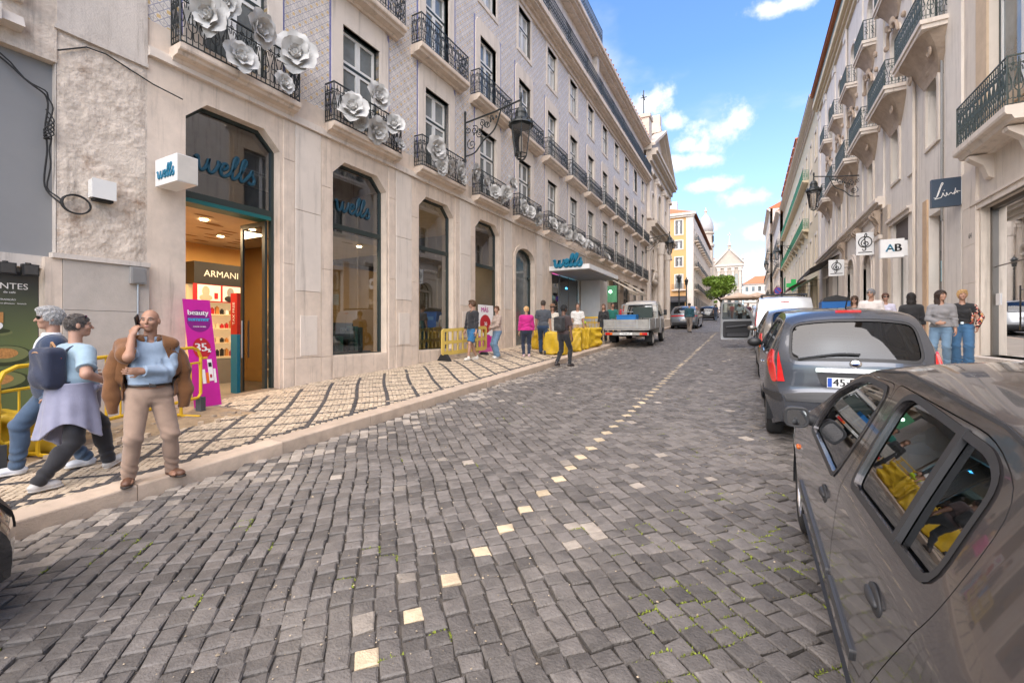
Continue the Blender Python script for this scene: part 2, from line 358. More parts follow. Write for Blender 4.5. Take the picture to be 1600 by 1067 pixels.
def stones(cx, cy, hu, hv, ang, zoff, h=.03, jit=.006, inset=.012, tilt=.02, rng=RNG, n=0):
    """bevelled, slightly irregular sett blocks -> V (n,13,3), faces"""
    n = len(cx); sg = np.array([(-1, -1), (1, -1), (1, 1), (-1, 1)], float)
    U = sg[None, :, 0]*hu[:, None]+rng.uniform(-jit, jit, (n, 4)); W = sg[None, :, 1]*hv[:, None]+rng.uniform(-jit, jit, (n, 4))
    ring0 = np.stack([U, W, np.full((n, 4), -h)], 2)
    ring1 = np.stack([U*.985, W*.985, np.full((n, 4), -inset*.75)+rng.uniform(-.003, .002, (n, 4))], 2)
    k = (1-inset/np.maximum(hu, .02))[:, None]; k2 = (1-inset/np.maximum(hv, .02))[:, None]
    ring2 = np.stack([U*k, W*k2, rng.uniform(-.0025, .002, (n, 4))], 2)
    cen = np.stack([rng.uniform(-.01, .01, n), rng.uniform(-.01, .01, n), rng.uniform(.000, .005, n)], 1)[:, None, :]
    P = np.concatenate([ring0, ring1, ring2, cen], 1)
    tx, ty = rng.normal(0, tilt, n), rng.normal(0, tilt, n)
    P[:, :, 2] += P[:, :, 0]*tx[:, None]+P[:, :, 1]*ty[:, None]+zoff[:, None]
    ang = np.broadcast_to(ang, (n,)); ca, sa = np.cos(ang)[:, None], np.sin(ang)[:, None]
    X = P[:, :, 0]*ca-P[:, :, 1]*sa+cx[:, None]; Y = P[:, :, 0]*sa+P[:, :, 1]*ca+cy[:, None]
    P = np.stack([X, Y, P[:, :, 2]+roadz(Y)], 2)
    f = []
    for a in (0, 4):
        for i in range(4): f.append((a+i, a+(i+1) % 4, a+4+(i+1) % 4, a+4+i))
    t = [(8+i, 8+(i+1) % 4, 12, 12) for i in range(4)]
    return P, f, [q[:3] for q in t]
def stone_faces(n, f, t, k=13):
    b = (np.arange(n)*k)[:, None, None]; return (np.array(f)[None]+b).reshape(-1, 4).tolist()+(np.array(t)[None]+b).reshape(-1, 3).tolist()
def cobbles():
    q = .12515; t0 = -.051; cu = []; rng = RNG
    for i in range(int((-5.2-9)/1.4142/q)-4, int((2.5+31)/1.4142/q)+4):
        t = t0+q*i
        if i % 2 == 0:
            s0 = 2.293+q*i
            Lw = [.056]; a = []
            e = s0-.064; e2 = s0+.064; cu.append((t, s0, .055, 1))
        else: e = e2 = rng.uniform(-.1, .1)+2.3+q*i; 
        lim0 = max(-2.6, 0)-0; 
        smin, smax = -t*0-30, 40
        # X=(t-s)/r2, Y=(t+s)/r2
        smax = min(t+5.12*1.4142, 31*1.4142-t); smin = max(t-2.42*1.4142, -1.2*1.4142-t)
        while e2 < smax:
            l = rng.choice([rng.uniform(.098, .125), rng.uniform(.12, .155)]); cu.append((t, e2+l/2, l/2-.0038, 0)); e2 += l
        while e > smin:
            l = rng.choice([rng.uniform(.098, .125), rng.uniform(.12, .155)]); cu.append((t, e-l/2, l/2-.0038, 0)); e -= l
    A = np.array(cu); t, s, hl, wh = A.T
    # rows wander a little
    wob = .016*np.sin(s*1.7+t*.6)+.010*np.sin(s*4.1+t*2.2)+rng.normal(0, .003, len(s))
    t2 = t+wob*(wh == 0)+.35*wob*(wh == 1)
    cx = (t2-s)/1.41421; cy = (t2+s)/1.41421
    k = (cx > KERB_X+.05) & (cx < RK_X-.04) & (cy > -1) & (cy < YN-.05) & ((wh == 0) | (cy > 1.2))
    wh = wh*(cy > 1.2)
    cx, cy, hl, wh = cx[k], cy[k], hl[k], wh[k]; n = len(cx)
    # camera test: keep what can be seen with a generous margin
    r = cx*math.cos(YAW)+cy*math.sin(YAW); p = -cx*math.sin(YAW)+cy*math.cos(YAW)
    vis = (p > .3) & (np.abs(r) < p*1.16+2.2)
    cx, cy, hl, wh, r, p = [a[vis] for a in (cx, cy, hl, wh, r, p)]; n = len(cx)
    zo = rng.normal(0, .0035, n)+.012*np.sin(cx*1.3+1)*np.sin(cy*.9)
    P, f, tt = stones(cx, cy, hl, np.full(n, q/2-.0038), R(135)+rng.normal(0, .035, n), zo, h=.045, jit=.007, inset=.010, tilt=.026)
    edge = np.clip((-3.9-cx)/1.1, 0, 1); lite = rng.random(n) < (.012+.75*edge**1.5+.25*(np.hypot(cx+1.2, cy-3.2) < .25))
    mi = np.where(wh > 0, 1, np.where(lite, 2, 0))
    infr = (p > .8) & (np.abs(r) < p*1.16) & (1.68/p < .83) & ~((cx > .25) & (cy > .5) & (cy < 5))
    order = np.argsort(np.where(infr, p, 1e9))[:300]; sel = np.zeros(n, bool); sel[order] = True
    big = MB(); F = []
    o = tag(mobj('cobblestones', P[~sel].reshape(-1, 3), stone_faces((~sel).sum(), f, tt), [M_cob, M_cobl, M_cobd], road, np.concatenate([np.repeat(mi[~sel], 8), np.repeat(mi[~sel], 4)])), kind='stuff')
    one = stone_faces(1, f, tt)
    for i in order:
        c = P[i, 12].copy(); me = mesh_from('cobblestone', P[i]-c, one, [(M_cob, M_cobl, M_cobd)[mi[i]]]); ob = bpy.data.objects.new('cobblestone', me); link(ob, road); ob.location = c
    # moss in the joints near the parked car
    mb = MB(); V = []; 
    for i in range(n):
        x, y = cx[i], cy[i]
        d = max(0, 1-abs(x+.28-.06*y)/.75)*max(0, min(1, (4.8-y)/2.2))*.8+max(0, 1-np.hypot(x+1.25, y-3.0)/.35)*.5+max(0, 1-np.hypot(x+4.0, y-1.35)/.5)*.35+.015
        nz = .5+.5*math.sin(x*5.1+y*2.3)*math.sin(y*4.3-x*1.9)
        if rng.random() < d*nz*2.2 and p[i] < 9:
            for c in (0, 1):
                if rng.random() < .7:
                    a = P[i, c]; b = P[i, (c+1) % 4]; m = int(10+rng.random()*22)
                    for _ in range(m):
                        tq = rng.random(); c0 = a+(b-a)*tq+rng.normal(0, .0055, 3)*(1, 1, 0); c0[2] = P[i, 8, 2]-.012+rng.random()*.006
                        h = .005+rng.random()*.012; w = .004+rng.random()*.004; an = rng.random()*6.3; dx, dy = w*math.cos(an), w*math.sin(an); lx, ly = rng.normal(0, .005, 2)
                        V.append([(c0[0]-dx, c0[1]-dy, c0[2]), (c0[0]+dx, c0[1]+dy, c0[2]), (c0[0]+lx, c0[1]+ly, c0[2]+h)])
    V = np.array(V).reshape(-1, 3)
    tag(mobj('moss', V, np.arange(len(V)).reshape(-1, 3).tolist(), mat('moss', (.21, .25, .03), .9, .35, 30, island=.45)), kind='stuff')
    # grit and litter lying in the joints
    k = 2600; gx = rng.uniform(-4.9, .3, k); gy = rng.uniform(.5, 9, k); V = []; 
    for x, y in zip(gx, gy):
        s = rng.uniform(.003, .009)*(1.6 if rng.random() < .05 else 1); a = rng.random()*6.3; z = roadz(y)+.001-.012*rng.random()
        q4 = [(x+s*math.cos(a+j*1.57+rng.random()*.7), y+s*math.sin(a+j*1.57+rng.random()*.7)) for j in range(4)]
        V.append([(X, Y, z) for X, Y in q4]+[(x, y, z+s*.8)])
    V = np.array(V).reshape(-1, 3); b = np.arange(k)[:, None, None]*5
    tag(mobj('grit', V, (np.array([(0, 1, 4), (1, 2, 4), (2, 3, 4), (3, 0, 4)])[None]+b).reshape(-1, 3).tolist(), mat('grit', (.3, .24, .17), .9, .3, 30, island=.6)), kind='stuff')
cobbles()

def kerbs(x0, x1, h, y0, y1, par, flip):
    y = y0; rng = random.Random(5)
    while y < y1:
        l = rng.uniform(.95, 1.5); w = x1-x0; j = rng.uniform(-.008, .008)
        yy = [y+.004, y+l-.004]; top = []; prof = [(x0+j, -.06), (x0+j, h), (x1+j, h), (x1+j, -.06)]
        b = .016
        prof = [(x0+j, -.06), (x0+j, h-b), (x0+j+b*.3, h-b*.3), (x0+j+b, h+.001), (x1+j-b, h), (x1+j-b*.3, h-b*.3), (x1+j, h-b), (x1+j, -.06)]
        V = [(a, Y, z+roadz(Y)) for Y in yy for a, z in prof]; n = len(prof)
        F = [(i, (i+1) % n, n+(i+1) % n, n+i) for i in range(n)]+[tuple(range(n))[::-1], tuple(range(n, 2*n))]
        o = mobj('kerb_stone', V, F, M_kerb, par); fixn(o); y += l
pav = strip('pavement', FAC_X-.3, KERB_X-.2, [-9, 57], .110, mat('sandy_joint', (.24, .19, .14), .95, .3, 14, .5, 90))
# cross fall: raise the inner edge
for v in pav.data.vertices:
    if v.co.x < -8: v.co.z += .06
kerbs(KERB_X-.30, KERB_X, .13, -3, 57, pav, 1)
rpav = strip('right_pavement', RK_X+.3, RFAC_X+.3, [-9, 105], .12, mat('slab_paving', (.42, .36, .29), .8, .18, 3, .4, 60, dirt=.3, dcol=(.25, .2, .16)))
kerbs(RK_X, RK_X+.3, .13, 9, 40, rpav, -1)

def calcada():
    q = .066; k = np.random.default_rng(3); ga, gb = np.meshgrid(np.arange(-160, 210), np.arange(30, 380)); a = ga.ravel()*q-2.03/1.4142; b = gb.ravel()*q+9.2/1.4142-126*q
    stag = k.normal(0, .004, len(a)); lin = (ga.ravel() % 8 == 0) | (gb.ravel() % 8 == 6); a = a+k.normal(0, .003, len(a)); b = b+k.normal(0, .003, len(a)); wv = .03*np.sin(a*1.1)+.02*np.sin(b*1.7)
    cx = (a-b)/1.41421+wv*.5; cy = (a+b)/1.41421+wv; m_ = (cx > -8.57) & (cx < KERB_X-.32) & (cy > -1) & (cy < 24); cx, cy, lin = cx[m_], cy[m_], lin[m_]
    r = cx*math.cos(YAW)+cy*math.sin(YAW); p = -cx*math.sin(YAW)+cy*math.cos(YAW)
    trench = (cx < -6.95+.18*np.sin(cy*3)+.1*np.sin(cy*7.3)) & (cy < 4.35) & (cy > -2)
    v = (p > .5) & (np.abs(r) < p*1.16+2) & ~trench
    cx, cy, r, p, lin = [a[v] for a in (cx, cy, r, p, lin)]; n = len(cx)
    u = cx+cy+2.03+.04*np.sin(cx*2.1+cy*.7); w = cy-cx-9.2+.04*np.sin(cy*1.7); s = .72; s2 = .785
    du = np.abs((u+s/2) % s-s/2); dw = np.abs((w+s2/2) % s2-s2/2)
    blk = (lin & (cx > -8.1)) | ((cx > -5.50) & (cx < -5.425))
    blk ^= (k.random(n) < .006)
    zo = .115+.05*np.clip((-5.3-cx)/3.2, 0, 1)+.006+k.normal(0, .0012, n)+.004*np.sin(cx*3+cy*1.1)
    P, f, tt = stones(cx, cy, k.uniform(.029, .0322, n), k.uniform(.029, .0322, n), R(45)+k.normal(0, .06, n), zo, h=.028, jit=.004, inset=.005, tilt=.02, rng=k)
    mi = blk.astype(int)
    infr = (np.abs(r) < p*1.15) & (p > 3); order = np.argsort(np.where(infr, p, 1e9))[:300]; sel = np.zeros(n, bool); sel[order] = True
    tag(mobj('paving_stones', P[~sel].reshape(-1, 3), stone_faces((~sel).sum(), f, tt), [M_cal, M_calb], pav, np.concatenate([np.repeat(mi[~sel], 8), np.repeat(mi[~sel], 4)])), kind='stuff')
    one = stone_faces(1, f, tt)
    for i in order:
        c = P[i, 12].copy(); ob = bpy.data.objects.new('paving_stone', mesh_from('paving_stone', P[i]-c, one, [(M_cal, M_calb)[mi[i]]])); link(ob, pav); ob.location = c
calcada()
def dug_up():
    """the strip along the wall where the paving has been lifted: an uneven bed of sand"""
    xs = np.linspace(-8.6, -6.72, 26); ys = np.linspace(-1.5, 4.5, 70); rng = np.random.default_rng(8)
    X, Y = np.meshgrid(xs, ys); nz = np.zeros_like(X)
    for fq, am in ((2.1, .02), (5, .014), (11, .009), (23, .006)):
        nz += am*np.sin(X*fq+rng.random()*6+Y*fq*.4)*np.sin(Y*fq*1.1+rng.random()*6)
    edge = np.clip(np.minimum((-6.75-X)/.2, (4.45-Y)/.2), -.4, 1)
    Z = roadz(Y)+.09+.045*np.clip((-5.3-X)/3.2, 0, 1)+(nz+.015+rng.normal(0, .004, X.shape))*np.clip(edge, 0, 1)+.02*np.clip(edge, -1, 1)
    mb = MB().grid(np.stack([X, Y, Z], 2)); tag(mb.build('sand_bed', M_sand, None, True), kind='stuff')
    mb = MB()      # lifted setts lying about
    for i in range(46):
        x = rng.uniform(-7.9, -6.8); y = rng.uniform(.3, 4.3); s = rng.uniform(.025, .04); z = roadz(y)+.15
        mb.box((x-s, y-s, z-s*.6), (x+s*1.1, y+s, z+s), 0, rng.random()*3, taper=.85)
    tag(mb.build('loose_setts', mat('loose_sett', (.42, .33, .24), .85, .2, 9, .5, 60, island=.3)), kind='stuff')
dug_up()
# ================================================================ LEFT SIDE
M_wframe = mat('dark_green_frame', (.02, .032, .03), .4, .05)
M_sash = mat('white_sash', (.70, .69, .66), .45, .06, 6)
M_pane = mat('window_pane', (.13, .145, .145), .03, .75, .55, spec=1.0)
M_curtain = mat('net_curtain_pane', (.42, .42, .40), .12, .35, 1.2, spec=1.0)
M_shop = glass('shop_glass', (.42, .52, .55), .17)
M_petal = mat('white_paper_petal', (.54, .53, .51), .7, .06, 12)
M_teal = mat('teal_paint', (.004, .11, .11), .4, .05)
M_blue = mat('sign_blue', (.008, .16, .27), .4, .05)
M_signw = mat('sign_white', (.78, .78, .77), .4, .04)
M_grey = mat('grey_panel', (.235, .235, .235), .5, .06, 1.2, dirt=.25, dcol=(.14, .135, .13), dscale=1)
M_rough = mat('crumbling_render', (.62, .53, .44), .95, .25, 6, 1.2, 30, dirt=.95, dcol=(.33, .21, .135), dscale=2.4, streak=.6)
M_plaster = mat('stained_plaster', (.58, .52, .46), .88, .13, 2, .5, 40, dirt=.6, dcol=(.34, .29, .25), dscale=1.7, streak=.75)

def tile_mat():
    m = bpy.data.materials.new('azulejo_tiles'); m.use_nodes = True; nt = m.node_tree; N = nt.nodes.new; L = nt.links.new; b = nt.nodes['Principled BSDF']
    b.inputs['Roughness'].default_value = .42; b.inputs['Specular IOR Level'].default_value = .3
    g = N('ShaderNodeNewGeometry'); s = N('ShaderNodeSeparateXYZ'); L(g.outputs['Position'], s.inputs[0])
    def M(op, a, c=None):
        n = N('ShaderNodeMath'); n.operation = op
        for i, v in enumerate((a, c)):
            if v is None: continue
            if isinstance(v, (int, float)): n.inputs[i].default_value = v
            else: L(v, n.inputs[i])
        return n.outputs[0]
    T = .145
    u = M('MULTIPLY', s.outputs[1], 1/T); v = M('MULTIPLY', s.outputs[2], 1/T)
    fu = M('ABSOLUTE', M('SUBTRACT', M('FRACT', u), .5)); fv = M('ABSOLUTE', M('SUBTRACT', M('FRACT', v), .5))
    du = M('ADD', fu, fv)
    dia = M('LESS_THAN', M('ABSOLUTE', M('SUBTRACT', du, .5)), .06)          # blue diagonal lattice
    dot = M('LESS_THAN', M('MAXIMUM', fu, fv), .21)                            # coloured heart of each tile
    cor = M('GREATER_THAN', M('MINIMUM', fu, fv), .36)                         # corner motif
    chk = M('LESS_THAN', M('MODULO', M('ABSOLUTE', M('ADD', M('FLOOR', u), M('FLOOR', v))), 2.0), .5)
    grout = M('GREATER_THAN', M('MAXIMUM', fu, fv), .478)
    wv = N('ShaderNodeTexWhiteNoise'); cv = N('ShaderNodeCombineXYZ'); L(M('FLOOR', u), cv.inputs[0]); L(M('FLOOR', v), cv.inputs[1]); L(cv.outputs[0], wv.inputs['Vector'])
    base = N('ShaderNodeRGB'); base.outputs[0].default_value = (.69, .63, .56, 1); cur = base.outputs[0]
    def over(cur, fac, col):
        x = N('ShaderNodeMix'); x.data_type = 'RGBA'; L(fac, x.inputs[0]); L(cur, x.inputs[6]); x.inputs[7].default_value = (*col, 1); return x.outputs[2]
    cur = over(cur, M('MULTIPLY', dia, .72), (.20, .20, .31)); cur = over(cur, M('MULTIPLY', M('MULTIPLY', dot, chk), .85), (.60, .41, .16)); cur = over(cur, M('MULTIPLY', M('MULTIPLY', dot, M('SUBTRACT', 1.0, chk)), .12), (.22, .23, .38))
    cur = over(cur, M('MULTIPLY', cor, .12), (.17, .17, .3)); cur = over(cur, grout, (.45, .41, .38))
    h = N('ShaderNodeHueSaturation'); L(cur, h.inputs['Color']); mr = N('ShaderNodeMapRange'); L(wv.outputs['Value'], mr.inputs[0]); mr.inputs[3].default_value = .9; mr.inputs[4].default_value = 1.08; L(mr.outputs[0], h.inputs['Value']); L(h.outputs[0], b.inputs['Base Color'])
    bp = N('ShaderNodeBump'); bp.inputs['Distance'].default_value = .003; bp.invert = True; L(grout, bp.inputs['Height']); L(bp.outputs[0], b.inputs['Normal'])
    return m
M_tile = tile_mat(); M_tileb = mat('tile_border', (.17, .18, .36), .3, .25, 14)

M_wht = mat('white_print', (.78, .76, .74), .5, .03); M_greybar = mat('bronze_frame', (.13, .115, .10), .4, .08, metal=.3)
class Face:
    """a street front in (along-street Y, height Z) coordinates; depth d goes into the building"""
    def __init__(s, X, sgn): s.X = X; s.s = sgn
    def to3(s, P, d): P = np.asarray(P, float); return np.stack([np.full(len(P), s.X+s.s*d), P[:, 0], P[:, 1]], 1)
    def box(s, mb, d0, d1, y0, y1, z0, z1, m=0): return mb.box((s.X+s.s*d0, y0, z0), (s.X+s.s*d1, y1, z1), m)
    def ring(s, mb, outer, inner, d, m=0, back=0.0):
        """flat frame standing proud: d<0 out of the wall; closes its outer rim back to depth `back`"""
        V, F = patch(outer, [inner]); mb.add(s.to3(V, d), F, m)
        ring(mb, s.to3(outer, d), s.to3(outer, back), m); ring(mb, s.to3(inner, d), s.to3(inner, back), m)
    def plate(s, mb, poly, d, m=0, back=None):
        V, F = patch(poly); mb.add(s.to3(V, d), F, m)
        if back is not None: ring(mb, s.to3(poly, d), s.to3(poly, back), m)
def rect(y0, y1, z0, z1): return np.array([(y0, z0), (y1, z0), (y1, z1), (y0, z1)], float)
LF = Face(FAC_X, -1)

def bar_frame(face, mb, poly, w, d0, d1, m=0):
    """frame following a polygon, w wide, from depth d0 to d1"""
    inn = offset(poly, -w) if len(poly) > 4 else rect(min(p[0] for p in poly)+w, max(p[0] for p in poly)-w, min(p[1] for p in poly)+w, max(p[1] for p in poly)-w)
    V, F = patch(poly, [inn]); mb.add(face.to3(V, d0), F, m); ring(mb, face.to3(inn, d0), face.to3(inn, d1), m); ring(mb, face.to3(poly, d0), face.to3(poly, d1), m)
    return inn
def casement(face, par, y0, y1, z0, z1, tr=.68, d=.13, pane=None, fm=None, sm=None, name='window'):
    """outer frame > white sash, four panes"""
    mb = MB(); inn = bar_frame(face, mb, rect(y0, y1, z0, z1), .045, d-.02, d+.08); fr = mb.build(name, fm or M_wframe, par)
    a0, a1, b0, b1 = y0+.046, y1-.046, z0+.046, z1-.046; zm = b0+(b1-b0)*tr; ym = (a0+a1)/2
    mb = MB(); cells = []
    for (p0, p1) in ((a0, ym), (ym, a1)):
        for (q0, q1) in ((b0, zm-.035), (zm+.035, b1)):
            bar_frame(face, mb, rect(p0+.003, p1-.003, q0, q1), .07, d, d+.06); cells.append((p0+.06, p1-.06, q0+.06, q1-.06))
    mb.build('sash', sm or M_sash, fr); MB().box((0, 0, 0), (0, 0, 0))
    mb = MB(); face.box(mb, d-.01, d+.05, a0, a1, zm-.034, zm+.034); mb.build('transom', fm or M_wframe, fr)
    for i, (p0, p1, q0, q1) in enumerate(cells):
        mb = MB(); face.plate(mb, rect(p0, p1, q0, q1), d+.03); mb.build('pane', pane or M_pane, fr)
    return fr

def scroll_unit(mb, P, u0, w, z0, h, r=.008, fine=True):
    """one repeat of the ironwork, in plane coords via P(u, z)->xyz"""
    T = lambda pts, rr=r, n=4: mb.tube([P(a, b) for a, b in pts], rr, n, caps=False)
    T([(u0, z0), (u0, z0+h)], r*1.15)
    if not fine:
        T([(u0+w*.5, z0), (u0+w*.5, z0+h)]); T([(u0+w*.25, z0+h*.25), (u0+w*.75, z0+h*.45), (u0+w*.25, z0+h*.7)], r*1.2); T([(u0+w*.75, z0+h*.25), (u0+w*.25, z0+h*.45), (u0+w*.75, z0+h*.7)], r*1.2); return
    c = u0+w/2
    T([(c, z0), (c, z0+h*.3)]); T([(c, z0+h*.72), (c, z0+h)])
    a = np.linspace(0, 2*PI, 9)
    T([(c+w*.16*math.cos(t), z0+h*.86+w*.16*math.sin(t)) for t in a])
    for s in (-1, 1):
        T(spline([(c+s*w*.08, z0+h*.12), (c+s*w*.36, z0+h*.1), (c+s*w*.42, z0+h*.26), (c+s*w*.2, z0+h*.30), (c+s*w*.1, z0+h*.45), (c+s*w*.3, z0+h*.62), (c+s*w*.40, z0+h*.74), (c+s*w*.22, z0+h*.80), (c+s*w*.14, z0+h*.7)], 2))
        T(spline([(c+s*w*.45, z0+h*.45), (c+s*w*.28, z0+h*.4), (c+s*w*.2, z0+h*.52), (c+s*w*.34, z0+h*.58)], 2))
def railing(face, par, y0, y1, z0, h, dout, unit=.19, fine=True, mat_=None, sides=True, r=.008):
    mb = MB(); X = face.X-face.s*dout
    runs = [(lambda u, z: (X, u, z), y0, y1)]
    if sides:
        for yy in (y0, y1): runs.append(((lambda u, z, yy=yy: (face.X-face.s*u, yy, z)), 0.02, dout))
    for P, a, b in runs:
        n = max(1, int(round((b-a)/unit)))
        for i in range(n): scroll_unit(mb, P, a+(b-a)*i/n, (b-a)/n, z0+.06, h-.1, r, fine)
        for zz, rr in ((z0+.05, .013), (z0+h-.17, .010), (z0+h, .02)): mb.tube([P(a, zz), P(b, zz)], rr, 4)
    mb.tube([(X, y0, z0), (X, y0, z0+h+.02)], .016, 5); mb.tube([(X, y1, z0), (X, y1, z0+h+.02)], .016, 5)
    return mb.build('railing', mat_ or M_iron, par)
def slab(face, par, y0, y1, z0, z1, dout, mats=None, name='balcony'):
    """moulded stone balcony slab"""
    mb = MB(); t = z1-z0; prof = [(0.0, z0-.05), (.10, z0-.05), (.13, z0), (dout*.75, z0+.02), (dout*.82, z0+t*.35), (dout*.97, z0+t*.45), (dout, z0+t*.6), (dout, z1), (0.0, z1)]
    n = len(prof); ya = [y0+.02, y1-.02]
    V = [(face.X-face.s*a, y, z) for y in ya for a, z in prof]; F = [(i, (i+1) % n, n+(i+1) % n, n+i) for i in range(n)]+[tuple(range(n))[::-1], tuple(range(n, 2*n))]
    mb.add(V, F); return fixn(mb.build(name, mats or M_limestone, par))

# ---- the tiled building
BAY = 3.08; Y0 = 3.54; YC = [4.97+BAY*k for k in range(13)]
bt = thing('tiled_building', 'long pale building with patterned blue and yellow tiles above chamfered stone shop arches', 'building', loc=(FAC_X, Y0, 0), world=True)
ARCH = lambda yc, zs, zt=5.75: np.array([(yc-.875, zs), (yc+.875, zs), (yc+.875, zt-.34), (yc+.53, zt), (yc-.53, zt), (yc-.875, zt-.34)])
YEND = 43.7
def tiled_building():
    holes = []
    gz = lambda y: roadz(y)+.13
    arches = {0: (.22, 5.75), 1: (1.10, 5.75), 2: (1.10, 5.75), 3: (.78, 5.75)}
    for k, (a, t) in arches.items(): holes.append(ARCH(YC[k], a, t))
    yc = YC[4]; arc4 = [(yc-.92, 1.0), (yc+.92, 1.0), (yc+.92, 4.75)]+[(yc+.92*math.cos(a), 4.75+.5*math.sin(a)) for a in np.linspace(.25, PI-.25, 8)]+[(yc-.92, 4.75)]
    holes.append(np.array(arc4))
    E2 = rect(20.35, 24.45, 1.3, 4.6); holes.append(E2)
    for k in range(7, 13): holes.append(rect(YC[k]-.95, YC[k]+.95, gz(YC[k])+.02, 5.6))
    mb = MB(); outer = rect(Y0, YEND, -.3, 6.75)
    wall(mb, outer, holes, LF.to3, .32); mb.build('ground_floor_wall', M_limestone, bt)
    # upper wall: plain core carrying the tile panels
    W1 = [rect(c-.60, c+.60, 6.47, 9.05) for c in YC]; W2 = [rect(c-.58, c+.58, 9.97, 12.45) for c in YC]; W3 = [rect(c-.58, c+.58, 13.75, 15.55) for c in YC]
    mb = MB(); wall(mb, rect(Y0, YEND, 6.75, 16.1), [np.maximum(w, [0, 6.76]) for w in W1]+W2+W3, LF.to3, .3); mb.build('upper_wall', M_tile, bt)
    # stone surrounds
    def surround(poly, top, side=.37):
        mb = MB(); y0, y1 = poly[0][0], poly[1][0]; z0, z1 = poly[0][1], poly[2][1]
        if side < .3: LF.ring(mb, rect(y0-side, y1+side, z0-side, z1+top), poly, -.03)
        else:
            LF.ring(mb, np.array([(y0-side+.05, z0-.02), (y1+side-.05, z0-.02), (y1+side-.05, z1+top*.62), (y1+side-.2, z1+top), (y0-side+.2, z1+top), (y0-side+.05, z1+top*.62)]), poly, -.035)
        ring(mb, LF.to3(poly, 0), LF.to3(poly, .3)); return mb.build('window_surround', M_lime_pale, bt)
    protos = {}
    for key, ws, top, side in (('a', W1, .62, .37), ('b', W2, .55, .35), ('c', W3, .16, .16)):
        s0 = surround(ws[0], top, side)
        w = ws[0]; f0 = casement(LF, bt, w[0][0], w[1][0], w[0][1], w[2][1], .68 if key != 'c' else .62, pane={'a': M_pane, 'b': M_pane, 'c': M_curtain}[key])
        for k in range(1, 13):
            inst(s0, (0, BAY*k, 0)); c = copy_tree(f0, bt); c.location = (0, BAY*k, 0)
            if (k*7+ord(key)) % 5 == 0:
                for ch in c.children:
                    if ch.name.startswith('pane') and 0: pass
    # tile edge borders, one strip on each side of every panel
    mb = MB()
    for k in range(13):
        for e in (-.94, .94):
            for (a, b) in ((6.78, 9.7), (9.98, 13.0)): LF.plate(mb, rect(YC[k]+e-.035, YC[k]+e+.035, a, b), -.004)
    mb.build('border_tiles', M_tileb, bt)
    # string course between the balconies, cornice, attic
    mb = MB(); LF.box(mb, -.09, .02, Y0, YEND, 6.14, 6.26); LF.box(mb, -.05, .02, Y0, YEND, 6.26, 6.31); mb.build('string_course', M_lime_pale, bt)
    mb = MB()
    for (d, a, b) in ((.10, 15.72, 15.92), (.22, 15.92, 16.05), (.42, 16.05, 16.16), (.52, 16.16, 16.42)): LF.box(mb, -d, .2, Y0, YEND+.1, a, b)
    mb.build('cornice', M_limestone, bt)
    AT = [rect(c-.5, c+.5, 16.5, 18.9) for c in YC]
    mb = MB(); wall(mb, rect(Y0, YEND, 16.42, 19.5), AT, LambdaShift(LF, .25), .25); mb.build('attic_wall', M_lime_pale, bt)
    at = Face(FAC_X-.25, -1); w = AT[0]; f0 = casement(at, bt, w[0][0], w[1][0], w[0][1], w[2][1])
    for k in range(1, 13): copy_tree(f0, bt).location = (0, BAY*k, 0)
    railing(LF, bt, Y0+.05, YEND, 16.42, 1.02, .46, .2, False, sides=False, r=.011)
    mb = MB()
    for (d, a, b) in ((.12, 19.4, 19.55), (.34, 19.55, 19.68), (.46, 19.68, 19.9)): LF.box(mb, -d, .6, Y0, YEND+.05, a, b)
    mb.build('eaves_cornice', M_limestone, bt)
    railing(LF, bt, Y0+.05, 27.8, 19.9, 1.05, .36, .24, False, sides=False, r=.012)
    mb = MB(); LF.box(mb, -.05, .5, 27.7, 28.15, 16.42, 20.6); mb.build('party_pilaster', M_plaster, bt)
    mb = MB(); LF.plate(mb, rect(Y0, 27.7, 19.9, 22.6), 1.6); mb.prism([(FAC_X-.1, 19.9), (FAC_X-7, 24.5), (FAC_X-14, 19.9)], 28, YEND, 'y', 1); mb.box((FAC_X-14, Y0, 16), (FAC_X-1.6, 27.9, 22.6)); mb.build('roof', [M_plaster, mat('clay_tiles', (.42, .15, .07), .85, .3, 6, .5, 20)], bt)
    mb = MB()
    for i in range(24):
        y = 28.3+i*.64; mb.tube([(FAC_X+.42, y, 19.95), (FAC_X-.9, y, 20.75)], .12, 6)
    mb.build('roof_tiles', mat('clay_tiles', (.42, .15, .07)), bt)
    mb = MB(); mb.box((FAC_X-12, Y0, -.3), (FAC_X-11.8, YEND, 19.8)); mb.box((FAC_X-12, Y0, 4.6), (FAC_X-.31, Y0+.2, 19)); mb.box((FAC_X-12, YEND-.2, -.3), (FAC_X-.31, YEND-.02, 19.8)); mb.build('rear_wall', M_plaster, bt)
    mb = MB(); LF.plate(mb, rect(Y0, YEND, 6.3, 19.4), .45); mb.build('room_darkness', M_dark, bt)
    # balconies
    s1 = slab(LF, bt, YC[0]-1.14, YC[0]+1.14, 6.27, 6.45, .35); railing(LF, s1, YC[0]-1.1, YC[0]+1.1, 6.45, .9, .31)
    s2 = slab(LF, bt, YC[0]-1.25, YC[0]+1.25, 9.72, 9.95, .42); railing(LF, s2, YC[0]-1.2, YC[0]+1.2, 9.95, .85, .37)
    for k in range(1, 13):
        copy_tree(s1, bt).location = (0, BAY*k, 0); copy_tree(s2, bt).location = (0, BAY*k, 0)
    # pier facings: pale slabs with open joints, and service hatches
    slabs = MB()
